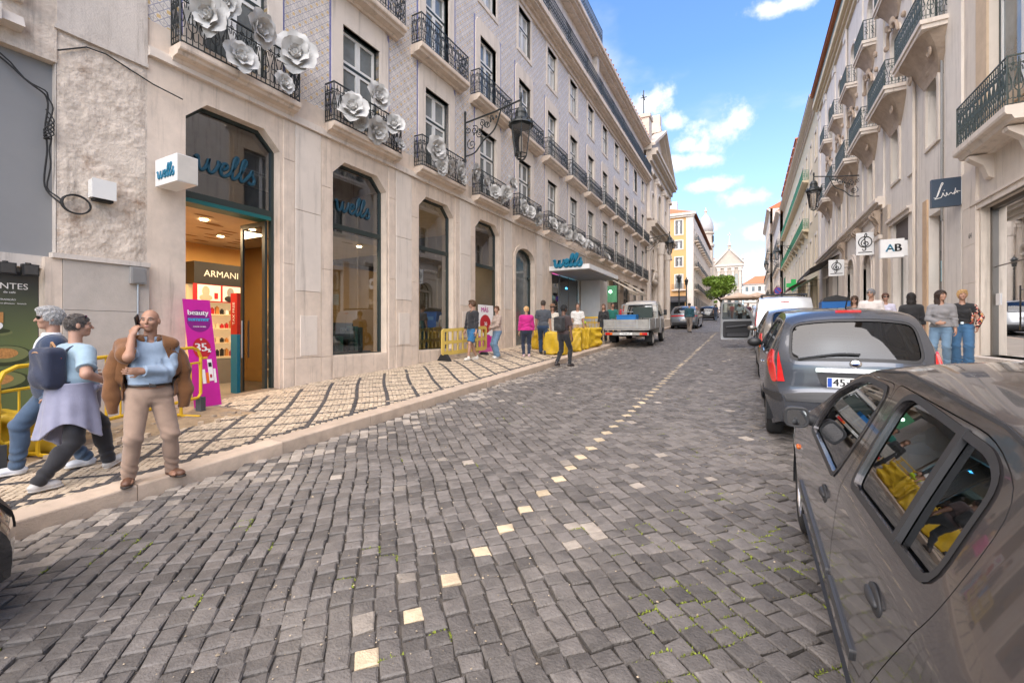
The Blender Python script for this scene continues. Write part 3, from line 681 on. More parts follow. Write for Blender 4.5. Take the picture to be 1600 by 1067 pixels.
    def facing(y0, y1, z0, z1, m, d=-.022, name='stone_slab'):
        b = MB(); e = .004; P = [(y0+e, z0+e), (y1-e, z0+e), (y1-e, z1-e), (y0+e, z1-e)]; q = offset(np.array(P), -.008)
        b.add(LF.to3(q, d), [(0, 1, 2, 3)]); ring(b, LF.to3(q, d), LF.to3(P, d+.01)); ring(b, LF.to3(P, d+.01), LF.to3(P, 0.01)); return b.build(name, m, bt)
    rng = random.Random(4)
    for k in range(0, 5):
        yc = YC[k]+BAY/2; g0 = roadz(yc)+.12
        for (a, b) in ((-.60, -.33), (-.325, .325), (.33, .60)):
            zs = [g0, g0+.62, 2.55, 4.3, 6.13] if a == -.325 else [g0, g0+.62, 3.1, 5.3 if a < 0 else 5.0, 6.13]
            for i in range(4): facing(yc+a, yc+b, zs[i], zs[i+1], M_lime_pale if (i >= 2 and a == -.325) else M_limestone, -.022 if a != -.325 else -.03)
        if k < 3: facing(yc-.22, yc+.22, g0+.66, g0+1.55, M_lime_pale, -.042, 'hatch'); 
    for (k, z) in ((1, .5), (2, .7)):
        for (a, b) in ((-.86, 0), (0, .86)): facing(YC[k]+a, YC[k]+b, roadz(YC[k])+.13, 1.08, M_limestone, -.012)
    # shop windows: frame > transom, panes
    for k in (0, 1, 2, 3):
        zs, zt = arches[k]; P = ARCH(YC[k], zs, zt); mb = MB(); d = .24; tz = 4.12 if k in (0, 3) else 4.22
        inn = bar_frame(LF, mb, P, .06, d-.04, d+.06); LF.box(mb, d-.035, d+.05, YC[k]-.82, YC[k]+.82, tz-.06, tz+.06)
        fr = mb.build('shop_window', M_wframe, bt)
        up = np.array([p for p in inn if p[1] > tz]+[]); up = np.array([(inn[0][0], tz+.05), (inn[1][0], tz+.05)]+[tuple(p) for p in inn[2:]])
        mb = MB(); LF.plate(mb, up, d); mb.build('pane', glass('fanlight_glass', (.62, .74, .78), .14), fr)
        if k in (1, 2): mb = MB(); LF.plate(mb, np.array([(inn[0][0], inn[0][1]), (inn[1][0], inn[1][1]), (inn[1][0], tz-.05), (inn[0][0], tz-.05)]), d); mb.build('pane', M_shop, fr)
        if k < 2: wells('shop_lettering', (FAC_X-.222, YC[k]-.62, 4.62), (0, 1, 0), (0, 0, 1), .42, mat('deep_sign_blue', (.003, .05, .085), .4, .05), fr, r=.036)
    for k in range(7, 13):
        h = rect(YC[k]-.95, YC[k]+.95, gz(YC[k])+.02, 5.6); mb = MB(); bar_frame(LF, mb, h, .09, .14, .28); LF.box(mb, .13, .28, YC[k]-.86, YC[k]+.86, 4.2, 4.32); LF.box(mb, .14, .27, YC[k]-.04, YC[k]+.04, gz(YC[k]), 4.2); fr = mb.build('shop_front', M_greybar, bt)
        for (a, b, c, e) in ((-.86, -.04, gz(YC[k])+.1, 4.2), (.04, .86, gz(YC[k])+.1, 4.2), (-.86, .86, 4.32, 5.5)): mb = MB(); LF.plate(mb, rect(YC[k]+a, YC[k]+b, c, e), .2); mb.build('pane', M_pane, fr)
    a4 = np.array(arc4); mb = MB(); inn = bar_frame(LF, mb, a4, .09, .16, .3); LF.box(mb, .15, .29, yc-.83, yc+.83, 4.0, 4.1); LF.box(mb, .16, .28, yc-.05, yc+.05, 1.0, 4.0); fr = mb.build('arched_door', M_wframe, bt)
    mb = MB(); LF.plate(mb, inn, .23); mb.build('pane', M_pane, fr); mb = MB(); LF.box(mb, .2, .215, yc-.7, yc-.15, 3.2, 3.85); LF.box(mb, .2, .215, yc-.7, yc-.15, 1.7, 3.0); mb.build('notice', M_wht, fr); mb = MB(); LF.box(mb, .17, .225, yc-.6, yc+.6, 4.25, 4.8); mb.build('tympanum_panel', M_greybar, fr); mb = MB(); LF.ring(mb, offset(a4, .16), a4, -.06); mb.build('arch_moulding', M_limestone, bt)
    mb = MB(); LF.box(mb, .21, .55, YC[0]-.81, YC[0]+.81, 3.98, 4.055); LF.box(mb, .195, .21, YC[0]-.81, YC[0]+.81, 3.98, 4.055); mb.build('door_head', M_teal, bt)
    mb = MB(); LF.box(mb, -.16, .32, YC[0]-.95, YC[0]+.95, .1, .225); mb.build('door_step', M_limestone, bt)
    mb = MB(); LF.box(mb, -.1, .32, YC[3]-.95, YC[3]+.95, .4, .785); LF.box(mb, -.1, .32, YC[4]-.95, YC[4]+.95, .6, .99); mb.build('door_step', M_limestone, bt)

class LambdaShift:
    def __new__(cls, f, s): return lambda P, d: f.to3(P, d+s)
def wells(name, o, ux, uy, h, mat_, par, r=.06, ext=1.0):
    """the shop's brush-script lettering as one continuous rounded stroke per letter"""
    L = [[(-.05, .50), (.03, .60), (.08, .45), (.13, .18), (.24, .02), (.36, .10), (.46, .36), (.50, .60), (.50, .3), (.56, .06), (.68, .02), (.80, .16), (.90, .42), (.90, .60), (.97, .50)],
         [(1.02, .28), (1.18, .32), (1.30, .46), (1.24, .60), (1.10, .54), (1.03, .30), (1.10, .06), (1.26, .03), (1.42, .18)],
         [(1.42, .18), (1.60, .55), (1.72, .92), (1.66, 1.06), (1.57, .88), (1.53, .4), (1.56, .08), (1.66, .02), (1.80, .18)],
         [(1.80, .18), (1.98, .55), (2.10, .92), (2.04, 1.06), (1.95, .88), (1.91, .4), (1.94, .08), (2.04, .02), (2.18, .18)],
         [(2.18, .18), (2.36, .48), (2.42, .66), (2.44, .45), (2.56, .25), (2.54, .06), (2.40, .0), (2.28, .08)]]
    mb = MB(); ux = np.array(ux, float); uy = np.array(uy, float); n = np.cross(ux, uy); o = np.array(o, float)
    for s in L:
        P = spline([(a+.12*b, b) for a, b in s], 4); mb.tube([o+h*(a*ux*ext+b*uy) for a, b in P], r*h/.42*.9, 6)
    ob = mb.build(name, mat_, par); return ob
tiled_building()

# ---- inside the lit shop
M_warm = mat('warm_wall', (.62, .36, .12), .7, .08, 1.5)
M_ceil = mat('shop_ceiling_paint', (.62, .52, .40), .8, .1)
M_magenta = mat('magenta_print', (.50, .01, .27), .45, .1, 3); M_red = mat('red_print', (.42, .012, .02), .45, .1); M_wht = mat('white_print', (.78, .76, .74), .5, .03)
M_glow = mat('lamp_glow', (1.0, .72, .40), .5, 0, emit=9); M_shelf = mat('beige_shelf', (.62, .50, .34), .5, .08)
def shop():
    mb = MB(); x0, x1 = FAC_X-.33, FAC_X-4.6
    mb.box((x1, 3.75, .12), (x0, 16.0, .24)); mb.build('shop_floor', mat('shop_floor_tile', (.22, .20, .18), .35, .1), bt)
    mb = MB(); mb.box((x1, 3.75, 4.05), (x0-.25, 10.2, 4.2)); mb.box((x1, 10.2, 5.9), (x0, 16, 6.0)); mb.build('shop_ceiling', M_ceil, bt)
    mb = MB(); mb.box((x1-.1, 3.7, .2), (x1, 16.0, 4.05)); mb.box((x1, 3.6, .2), (x0, 3.72, 4.05)); mb.build('shop_wall', M_warm, bt)
    mb = MB(); mb.box((x1-.1, 3.7, 4.2), (x1, 16.0, 6.0)); mb.box((x1, 3.6, 4.05), (x0, 3.72, 6.0)); mb.box((x1, 9.98, 4.2), (x0, 10.06, 5.9)); mb.box((x1, 15.8, .2), (x0, 15.95, 6)); mb.build('back_partition', mat('dim_partition', (.10, .10, .10), .8, .1), bt)
    rng = random.Random(9)
    for i in range(9):            # perforated leaf-shaped cut-outs of the ceiling
        mb = MB(); 
        for j in range(4): mb.ell((-11.2+rng.uniform(-1.8, 1.7), 5.2+i*.42+rng.uniform(-.2, .2), 4.045), (.07, .2, .006), 8, 4)
        mb.build('ceiling_cutout', mat('cutout_brown', (.28, .17, .08), .8), bt)
    for (x, y) in ((-10.2, 5.2), (-11.6, 6.3), (-11.9, 8.0), (-10.3, 7.6), (-9.6, 8.9), (-10.5, 11.4), (-10.5, 14.2)):
        mb = MB().lathe([(.07, 0), (.07, .012)], (x, y, 4.03), 12); mb.build('ceiling_spot', M_glow, bt)
    for (y, z, e) in ((5.7, 3.95, 42), (8.2, 3.95, 22), (14.3, 4.6, 16)):
        l = bpy.data.lights.new('shop_ceiling_light', 'AREA'); l.energy = e; l.size = 1.6; l.color = (1, .72, .42); o = bpy.data.objects.new('shop_ceiling_light', l); link(o); o.location = (-10.9, y, z)
    # perfume counter with its header panel and lit shelves
    X = FAC_X-4.55
    t = thing('perfume_display', 'tall lit perfume shelving with black header panel reading ARMANI inside the orange shop', 'display', loc=(X, 6.9, .24), world=True)
    MB().box((X, 6.25, .24), (X+.45, 7.55, .9)).build('base_cabinet', mat('grey_cabinet', (.16, .15, .14), .5), t)
    MB().box((X, 6.22, 2.92), (X+.5, 7.58, 3.5)).build('header_panel', M_black, t)
    text('lettering', 'ARMANI', .24, (X+.506, 6.9, 3.2), (0, 1, 0), (0, 0, 1), M_wht, t, .002)
    MB().box((X, 6.25, .9), (X+.12, 7.55, 2.92)).build('back_panel', mat('lit_panel', (.80, .60, .32), .5, .05, emit=.1), t)
    for i, z in enumerate((.95, 1.33, 1.72, 2.1)):
        MB().box((X+.12, 6.26, z), (X+.43, 7.54, z+.035)).build('shelf', M_shelf, t)
        for j in range(10):
            y = 6.34+j*.125; h = rng.uniform(.09, .2); b = MB(); b.box((X+.28, y, z+.035), (X+.35, y+.075, z+.035+h)); b.box((X+.3, y+.02, z+.035+h), (X+.33, y+.055, z+.065+h))
            o = b.build('perfume_bottle', rng.choice([M_black, M_red, M_shelf, M_wht, mat('amber', (.45, .2, .06), .2)])); ORG.pop(o); tag(o, 'small perfume bottle on the lit shelves under the black header', 'bottle', 'bottles on the perfume shelves')
    for i, y in enumerate((6.3, 6.93)):
        b = MB().box((X+.47, y, 2.48), (X+.5, y+.57, 2.9)).build('photo_panel', M_wht, t)
        m = MB(); m.ell((X+.505, y+.2, 2.73), (.004, .1, .14), 10, 6, 0); m.ell((X+.505, y+.2, 2.56), (.004, .17, .09), 10, 6, i); m.box((X+.5, y+.41, 2.54), (X+.512, y+.5, 2.7), 2)
        m.build('portrait', [mat('portrait_skin', (.5, .33, .25), .6) if i == 0 else mat('portrait_grey', (.25, .25, .25), .6), M_black, M_red if i == 0 else M_black], b)
    MB().box((X+.47, 6.2, 2.45), (X+.49, 7.6, 2.92)).build('red_backing', M_red, t)
    for y in (8.0, 8.9, 9.6):
        t = thing('perfume_shelf_unit', {8.0: 'shelf unit nearest the black header panel inside the shop', 8.9: 'middle shelf unit along the orange back wall of the shop', 9.6: 'farthest shelf unit along the orange back wall of the shop'}[y], 'shelf', 'shelf units along the shop wall', (X, y, .24), world=True)
        MB().box((X, y-.38, .24), (X+.1, y+.38, 2.7)).build('back_panel', M_shelf, t)
        for z in (.5, .95, 1.4, 1.85, 2.3): MB().box((X+.1, y-.37, z), (X+.4, y+.37, z+.03)).build('shelf', M_shelf, t)
    t = thing('tax_free_column', 'red and teal display column reading TAX FREE just inside the entrance', 'display column', loc=(-10.5, 6.05, .24), world=True)
    MB().box((-10.6, 5.98, .24), (-10.35, 6.2, 1.6)).build('lower_panel', mat('teal_print', (.0, .20, .42), .5), t)
    MB().box((-10.6, 5.98, 1.6), (-10.35, 6.2, 2.55)).build('upper_panel', M_red, t)
    text('lettering', 'TAX FREE', .12, (-10.345, 6.1, 2.08), (0, 0, 1), (0, -1, 0), M_wht, t, .002)
    text('lettering', 'TAX FREE', .12, (-10.47, 5.975, 2.08), (0, 0, 1), (-1, 0, 0), M_wht, t, .002)
    # open door leaf
    t = bt
    mb = MB(); ya, yb = 5.70, 5.755
    mb.box((-9.74, ya, .26), (-9.66, yb, 3.97)); mb.box((-8.98, ya, .26), (-8.88, yb, 3.97)); mb.box((-9.66, ya, .26), (-8.98, yb, .38)); mb.box((-9.66, ya, 3.87), (-8.98, yb, 3.97))
    d = mb.build('door', M_wframe, bt); MB().box((-9.66, ya+.02, .38), (-8.98, ya+.035, 3.87)).build('pane', M_shop, d)
    MB().tube([(-9.6, ya-.05, 1.1), (-9.6, ya-.05, 1.9)], .015, 6).build('handle', M_steel, d)
    # window dressing behind the two shop windows
    for k, c in ((1, 0), (2, 1)):
        y = YC[k]
        t = thing('window_display', ['window display of a dark red poster above white boxes behind the first tall shop window', 'dim window display of boxes behind the second tall shop window'][c], 'display', loc=(-9.5, y, 1.1), world=True)
        MB().box((-9.75, y-.75, .25), (-9.05, y+.75, 1.15)).build('plinth', mat('dark_plinth', (.05, .06, .065), .5), t)
        b = MB().box((-9.8, y-.72, 1.9), (-9.76, y+.1, 3.2)).build('poster', [mat('maroon_print', (.23, .02, .06), .5), mat('brown_print', (.2, .12, .08), .5)][c], t)
        MB().box((-9.755, y-.4, 2.5), (-9.75, y-.22, 2.85)).build('poster_picture', M_wht, b)
        for j in range(9):
            h = rng.uniform(.25, .95); yy = y-.72+j*.165; MB().box((-9.5-rng.random()*.2, yy, 1.15), (-9.3, yy+.1, 1.15+h)).build('box', rng.choice([mat('box_blue', (.06, .12, .16), .4), mat('box_white', (.6, .6, .6), .4), M_black, mat('box_teal', (.05, .2, .2), .4)]), t)
        MB().box((-9.75, y-.75, 1.1), (-9.73, y+.75, 1.9)).build('low_screen', mat('screen_green', (.03, .05, .05), .5), t)
shop()

def flower(kind):
    rng = random.Random(kind); root = thing('paper_flower'); 
    def petal(rad, wid, cup, tilt):
        n, m = 6, 5; G = np.zeros((n, m, 3))
        for i in range(n):
            for j in range(m):
                t = i/(n-1); v = (j/(m-1)-.5)*2; w = wid*math.sin(PI*(.12+.78*t))**.7*(1+.05*math.sin(v*7+kind))
                r = .08+rad*t; y = v*w; zf = cup*t*t+.10*wid*v*v*(1.2-t)+.03*math.sin(5*t+v*3)*t
                if t > .8: zf -= (t-.8)*1.1*rad*.5
                G[i, j] = (r*math.cos(tilt)-zf*math.sin(tilt), y, r*math.sin(tilt)+zf*math.cos(tilt))
        return mesh_from('petal', G.reshape(-1, 3), [(i*m+j, (i+1)*m+j, (i+1)*m+j+1, i*m+j+1) for i in range(n-1) for j in range(m-1)], M_petal, None, True)
    for (cnt, rad, wid, cup, tilt) in ((6, .42, .25, .02, .25+.1*rng.random()), (6, .30, .20, .05, .62), (5, .18, .14, .05, 1.0)):
        me = petal(rad, wid, cup, tilt); a0 = rng.random()*6
        for i in range(cnt):
            o = bpy.data.objects.new('petal', me); link(o, root); o.rotation_euler = (rng.uniform(-.12, .12), rng.uniform(-.1, .1), a0+i*2*PI/cnt+rng.uniform(-.1, .1))
    h = MB().lathe([(.02, .02), (.10, .02), (.135, .1), (.13, .2), (.115, .2), (.10, .09), (.06, .05), (.06, .16), (.05, .16), (.01, .06)], n=14).build('heart', M_petal, root, True)
    return root
def flowers():
    P = [(0, 326, 24, .85), (0, 403, 46, .78), (0, 374, 92, .72), (0, 461, 86, 1.0), (0, 441, 131, .52), (0, 352, 5, .6),
         (1, 549, 170, .92), (1, 588, 152, .82), (1, 586, 204, .78), (1, 614, 196, .72), (1, 623, 226, .42), (1, 563, 192, .5),
         (2, 679, 232, .85), (2, 687, 262, .6), (2, 700, 262, .62), (2, 716, 266, .7), (2, 722, 281, .4), (2, 690, 248, .5),
         (3, 740, 270, .75), (3, 757, 285, .65), (3, 772, 300, .6), (3, 789, 302, .7), (3, 798, 288, .8), (3, 783, 312, .45),
         (4, 816, 324, .8), (4, 826, 332, .7), (4, 839, 342, .75), (4, 833, 325, .5), (5, 862, 350, .8), (5, 872, 357, .7), (5, 880, 357, .6), (5, 886, 366, .7),
         (6, 895, 368, .7), (6, 905, 374, .8), (6, 911, 380, .7), (7, 920, 382, .7), (7, 927, 388, .8), (7, 933, 392, .7), (8, 944, 398, .7), (8, 948, 402, .7)]
    where = ['balcony above the open shop entrance', 'balcony above the first tall shop window', 'balcony above the second tall shop window', 'balcony right of the near street lantern', 'balcony above the old arched doorway', 'balcony above the entrance canopy', 'second balcony past the canopy sign', 'third balcony past the canopy sign', 'fourth balcony past the canopy sign']
    protos = [flower(k) for k in (1, 2, 3)]; used = [0, 0, 0]; rng = random.Random(2); cnt = {}
    size = lambda s: 'large' if s > .77 else ('small' if s < .56 else 'mid-sized')
    for i, (k, px, py, s) in enumerate(P):
        j = i % 3
        if used[j]: o = copy_tree(protos[j])
        else: o = protos[j]; used[j] = 1
        X = -8.22; q = (px-800)/690; p = 690*8.22/.8824/(1168-px); Y = (p-8.22*.4705)/.8824; z = 1.68+(517-py)/690*p
        o.location = (X+.02, Y, z); o.scale = (s*.88,)*3
        o.rotation_euler = (rng.uniform(-.3, .3), R(90)+rng.uniform(-.45, .35), rng.uniform(-.75, .25)); n = cnt[k] = cnt.get(k, 0)+1
        same = [t for t in P if t[0] == k]; xs = sorted(t[1] for t in same); ys = sorted(t[2] for t in same); pos = 'leftmost' if px == xs[0] else ('rightmost' if px == xs[-1] else ('topmost' if py == ys[0] else ('lowest' if py == ys[-1] else 'number')))
        if pos == 'number': pos = ['second from left', 'third from left', 'fourth from left', 'fifth from left'][xs.index(px)-1]
        tag(o, f'{size(s)} white paper flower, {pos} on the {where[k]}', 'paper flower', 'paper flowers on the balconies')
flowers()

# ---- weathered building at the left edge
def weathered():
    t = thing('weathered_building', 'weathered stone and plaster building at the left edge with a grey shop panel', 'building', loc=(FAC_X, 0, 0), world=True)
    LX = Face(FAC_X, -1)
    mb = MB(); LX.plate(mb, rect(2.47, Y0, 2.75, 5.98), .0); mb.build('crumbling_plaster', M_rough, t)
    # relief: grid with broken surface
    ys = np.linspace(2.5, Y0-.03, 60); zs = np.linspace(2.8, 5.9, 150); A, B = np.meshgrid(ys, zs); rng = np.random.default_rng(5); h = np.zeros_like(A)
    for f, a in ((3, .010), (7, .014), (14, .014), (26, .012), (45, .008)):
        Lt = rng.random((int(4*f)+3, int(7*f)+3)); x, y = A*f % (4*f), B*f % (7*f); i, j = x.astype(int), y.astype(int); u, v = x-i, y-j; h += a*((Lt[i, j]*(1-u)+Lt[i+1, j]*u)*(1-v)+(Lt[i, j+1]*(1-u)+Lt[i+1, j+1]*u)*v-.5)*2
    h += rng.normal(0, .0025, A.shape); h = np.maximum(h*.55, -.012); e = np.minimum(np.minimum(A-2.5, Y0-.03-A), np.minimum(B-2.8, 5.9-B)); h = (h+.016)*np.clip(e*12, 0, 1)
    smooth_p = (np.hypot((A-3.25)/.34, (B-4.35)/.22) < 1) | (np.abs(B-4.98-.25*(3.0-A)) < .07); h = np.where(smooth_p, .012, h)
    mb = MB().grid(np.stack([FAC_X+.002+h, A, B], 2)); mb.build('broken_plaster', M_rough, t, True)
    mb = MB(); LX.box(mb, -.03, .3, 2.47, Y0-.005, 5.98, 12); mb.build('upper_pilaster', M_plaster, t)
    mb = MB(); LX.box(mb, -.05, .02, 2.44, Y0, 5.93, 5.99); mb.build('band', M_plaster, t)
    # stone base blocks
    zs = [.1, 1.05, 1.98, 2.7]
    for i in range(3):
        mb = MB(); LX.box(mb, -.075, .2, 2.52, Y0-.004, zs[i]+.003, zs[i+1]-.003); mb.build('stone_block', mat('grey_limestone', (.46, .41, .36), .85, .14, 3, .4, 60, dirt=.45, dcol=(.28, .245, .215), dscale=2), t)
    mb = MB(); LX.box(mb, -.11, .02, 2.40, Y0, 2.7, 2.77); mb.build('stone_ledge', M_plaster, t)
    mb = MB(); LX.box(mb, -.06, .3, 2.34, 2.515, .1, 2.7); mb.build('stone_jamb', M_limestone, t)
    # grey shop panel, its rail, the ledge and balcony over it
    mb = MB(); LX.plate(mb, rect(-6, 2.47, 2.72, 5.45), .12); LX.box(mb, -.0, .2, 2.462, 2.475, 2.7, 5.98, 1); LX.plate(mb, rect(-6, 2.42, .1, 2.55), .22); mb.build('shop_panel', [M_grey, M_plaster], t)
    mb = MB(); LX.box(mb, .06, .25, -6, 2.42, 2.55, 2.72); mb.build('panel_rail', M_plaster, t)
    mb = MB(); LX.box(mb, -.02, .4, -6, 2.47, 5.45, 12); mb.build('upper_wall', M_rough, t)
    mb = MB()
    LX.box(mb, -.24, -.01, -6, 1.9, 5.64, 5.86); mb.prism([(FAC_X+.01, 5.66), (FAC_X+.2, 5.68), (FAC_X+.13, 5.83), (FAC_X+.01, 5.84)], 1.9, 2.12, 'y')
    mb.build('ledge', M_plaster, t)
    s = slab(LX, t, -1.2, 2.15, 6.1, 6.3, .25, M_rough); railing(LX, s, -1.2, 2.1, 6.4, .9, .2, mat_=M_green_iron)
    mb = MB(); mb.box((FAC_X-9, -6, 0), (FAC_X-.4, 2.3, 12)); mb.build('core', M_plaster, t)
    mb = MB(); LX.box(mb, .30, .42, -6, Y0, -.2, 12); mb.build('backing_wall', M_dark, t)
    # poster
    p = thing('ad_poster', 'dark green cafe poster headed AMANTES with a pastry stack on plates', 'poster', loc=(FAC_X-.2, 1.6, 1.3), world=True)
    b = MB(); LX.box(b, .165, .215, .35, 2.38, .35, 2.48); b.build('poster_frame', M_black, p)
    def board():
        m = bpy.data.materials.new('poster_green'); m.use_nodes = True; nt = m.node_tree; N = nt.nodes.new; L = nt.links.new; bb = nt.nodes['Principled BSDF']; bb.inputs['Roughness'].default_value = .35
        g = N('ShaderNodeNewGeometry'); s = N('ShaderNodeSeparateXYZ'); L(g.outputs['Position'], s.inputs[0]); mr = N('ShaderNodeMapRange'); L(s.outputs[2], mr.inputs[0]); mr.inputs[1].default_value = 1.5; mr.inputs[2].default_value = 2.35
        mx = N('ShaderNodeMix'); mx.data_type = 'RGBA'; L(mr.outputs[0], mx.inputs[0]); mx.inputs[6].default_value = (.11, .14, .055, 1); mx.inputs[7].default_value = (.035, .036, .035, 1); L(mx.outputs[2], bb.inputs['Base Color']); return m
    b = MB(); LX.plate(b, rect(.4, 2.33, .4, 2.43), .16); pr = b.build('print', board(), p)
    y = 1.98
    text('heading', 'AMANTES', .115, (FAC_X-.155, y, 2.28), (0, 1, 0), (0, 0, 1), M_wht, p, .001)
    text('heading', 'de café', .04, (FAC_X-.155, y+.08, 2.2), (0, 1, 0), (0, 0, 1), M_wht, p, .001)
    text('small_print', 'SABOR E TRADIÇÃO', .03, (FAC_X-.155, y, 2.1), (0, 1, 0), (0, 0, 1), M_wht, p, .001); text('small_print', 'pastelaria · pequenos almoços · brunch', .03, (FAC_X-.155, y, 2.05), (0, 1, 0), (0, 0, 1), M_wht, p, .001)
    b = MB()
    M_ol = mat('plate_olive', (.15, .17, .07), .4); M_past = mat('pastry', (.42, .20, .06), .6, .4, 40)
    def disc(y, z, ry, rz, m, d): b.add(LX.to3(np.array([(y+ry*math.cos(a), z+rz*math.sin(a)) for a in np.linspace(0, 2*PI, 24, endpoint=False)]), d), [tuple(range(24))], m)
    disc(1.92, 1.66, .17, .05, 0, .157); disc(1.92, 1.68, .15, .035, 3, .156); disc(2.02, 1.35, .26, .14, 3, .157); disc(2.02, 1.37, .22, .11, 0, .156); disc(2.0, 1.38, .14, .07, 1, .155); disc(1.85, 1.0, .42, .17, 3, .157); disc(1.85, 1.03, .36, .13, 0, .156); disc(1.85, 1.04, .25, .09, 1, .155); disc(1.9, 1.75, .1, .07, 2, .154)
    for yy in (1.83, 1.9, 1.97): b.add(LX.to3(rect(yy-.035, yy+.033, 1.79, 1.93), .152), [(0, 1, 2, 3)], 1)
    b.build('print_picture', [M_ol, M_past, M_wht, mat('plate_shadow', (.03, .04, .015), .5)], p)
    # wall furniture
    j = thing('junction_box', 'white plastic junction box on the crumbling plaster', 'junction box', loc=(FAC_X+.05, 2.93, 3.77), world=True)
    b = MB(); LX.box(b, -.19, -.03, 2.80, 3.06, 3.64, 3.9); b.build('body', M_white, j); b = MB(); LX.box(b, -.205, -.19, 2.79, 3.07, 3.63, 3.91); b.build('lid', M_white, j); b = MB(); LX.box(b, -.16, -.04, 2.83, 3.05, 3.6, 3.64); b.build('cable_gland', M_rubber, j)
    j = thing('meter_box', 'small grey box on the stone base below the white hanging sign', 'box', loc=(FAC_X+.1, 3.4, 2.45), world=True)
    b = MB(); LX.box(b, -.15, -.075, 3.27, 3.47, 2.42, 2.68); b.build('body', mat('grey_plastic', (.3, .29, .28), .5), j); b = MB(); LX.box(b, -.162, -.15, 3.29, 3.45, 2.44, 2.66); b.build('cover', mat('grey_cover', (.22, .215, .21), .5), j)
    MB().tube([(FAC_X+.09, 3.38, 2.42), (FAC_X+.09, 3.38, 1.2), (FAC_X+.09, 3.385, .3)], .012, 6).build('conduit', M_steel, j)
    b = MB(); b.tube([(FAC_X+.06, 2.66+.16*math.cos(a), 3.5+.13*math.sin(a)) for a in np.linspace(0, 2*PI, 30)], .013, 6, closed=False); b.tube([(FAC_X+.075, 2.66+.15*math.cos(a), 3.5+.135*math.sin(a)) for a in np.linspace(0, 6, 30)], .012, 6)
    tag(b.build('cable_coil', M_rubber), 'coil of black cable hanging beside the white junction box', 'cable'); 
    b = MB(); P = spline([(FAC_X-.12, -.2, 5.5), (FAC_X-.1, 1.6, 5.42), (FAC_X+.0, 2.2, 5.05), (FAC_X+.0, 2.38, 4.9), (FAC_X+.0, 2.36, 4.5), (FAC_X+.0, 2.38, 4.2), (FAC_X-.05, 2.37, 3.7), (FAC_X+.05, 2.5, 3.48)], 6); b.tube(P, .012, 5); b.tube(P+np.array([.01, .035, .0])+.012*np.sin(np.arange(len(P)))[:, None], .010, 5)
    for i in range(4): b.tube(spline([(FAC_X+.02, 2.36, 4.75-i*.08), (FAC_X+.06, 2.43, 4.6-i*.06), (FAC_X+.05, 2.33, 4.45-i*.04), (FAC_X+.02, 2.4, 4.35)], 5), .009, 5)
    tag(b.build('cable', M_rubber), 'black cables running down the edge of the grey panel', 'cable')
    b = MB(); b.tube([(FAC_X+.045, 2.47, 5.62), (FAC_X+.045, 2.78, 5.84), (FAC_X+.045, 3.0, 5.86), (FAC_X+.045, 3.6, 5.7), (FAC_X+.11, 4.0, 5.62)], .011, 5); tag(b.build('cable', M_rubber), 'thin cable crossing the pale pilaster below the ledge', 'cable')
    for i, y in enumerate((1.98, 2.19)):
        f = thing('floodlight', ['left one of two small black floodlights on the grey panel', 'right one of two small black floodlights on the grey panel'][i], 'floodlight', 'floodlights on the grey panel', (FAC_X, y, 2.55), world=True)
        b = MB(); LX.box(b, -.14, -.06, y-.085, y+.075, 2.42, 2.57); b.build('body', M_black, f); b = MB(); LX.box(b, -.152, -.14, y-.07, y+.06, 2.435, 2.555); b.build('lens', mat('lens', (.05, .05, .05), .1), f); MB().tube([(FAC_X-.06, y, 2.6), (FAC_X+.1, y, 2.58)], .012, 5).build('arm', M_black, f)
weathered()
# ================================================================ RIGHT SIDE
RF = Face(RFAC_X, 1)
M_cream = mat('cream_render', (.67, .59, .50), .85, .08, 1.4, .25, 50, dirt=.4, dcol=(.43, .37, .31), dscale=.9, streak=.5)
M_cream2 = mat('pale_render', (.69, .63, .56), .85, .08, 1.2, .2, 50, dirt=.35, dcol=(.45, .40, .345), dscale=.8, streak=.5)
M_console = mat('stained_stone', (.40, .31, .235), .85, .22, 3, .5, 40, dirt=.5, dcol=(.22, .15, .11), dscale=2.2)
M_ywall = mat('straw_render', (.62, .52, .36), .85, .08, 1, dirt=.3, dcol=(.46, .36, .25), dscale=.7)
M_gshut = mat('green_shutter', (.01, .16, .07), .5, .1)
M_greybar = mat('bronze_frame', (.13, .115, .10), .4, .08, metal=.3)
M_doorg = glass('door_glass', (.70, .74, .70), .12)
M_clay = mat('clay_tiles', (.42, .15, .07))
M_steelgreen = mat('green_gutter', (.16, .21, .18), .6, .15, 3)
def arch_poly(yc, w, z0, zs, rise, n=9):
    return np.array([(yc-w/2, z0), (yc+w/2, z0)]+[(yc+w/2*math.cos(a), zs+rise*math.sin(a)) for a in np.linspace(0, PI, n)])
def arched_window(face, par, poly, d=.25, tr=None, pane=None, name='window'):
    mb = MB(); inn = bar_frame(face, mb, poly, .06, d-.03, d+.06); y0, y1 = poly[:, 0].min(), poly[:, 0].max(); yc = (y0+y1)/2; z0, z1 = poly[:, 1].min(), poly[:, 1].max(); tz = z0+(z1-z0)*(tr or .68)
    fr = mb.build(name, M_wframe, par); mb = MB(); face.box(mb, d-.01, d+.05, y0+.06, y1-.06, tz-.035, tz+.035); face.box(mb, d-.015, d+.045, yc-.05, yc+.05, z0+.06, z1-.06); mb.build('sash', M_sash, fr)
    top = inn[inn[:, 1] > tz]; ym = yc
    for s in (0, 1):
        a, b = (y0+.06, ym) if s == 0 else (ym, y1-.06)
        mb = MB(); face.plate(mb, rect(a, b, z0+.06, tz), d+.02); mb.build('pane', pane or M_pane, fr)
    mb = MB(); face.plate(mb, np.concatenate([[(inn[:, 0].min(), tz), (inn[:, 0].max(), tz)], top]), d+.02); mb.build('pane', pane or M_pane, fr); return fr
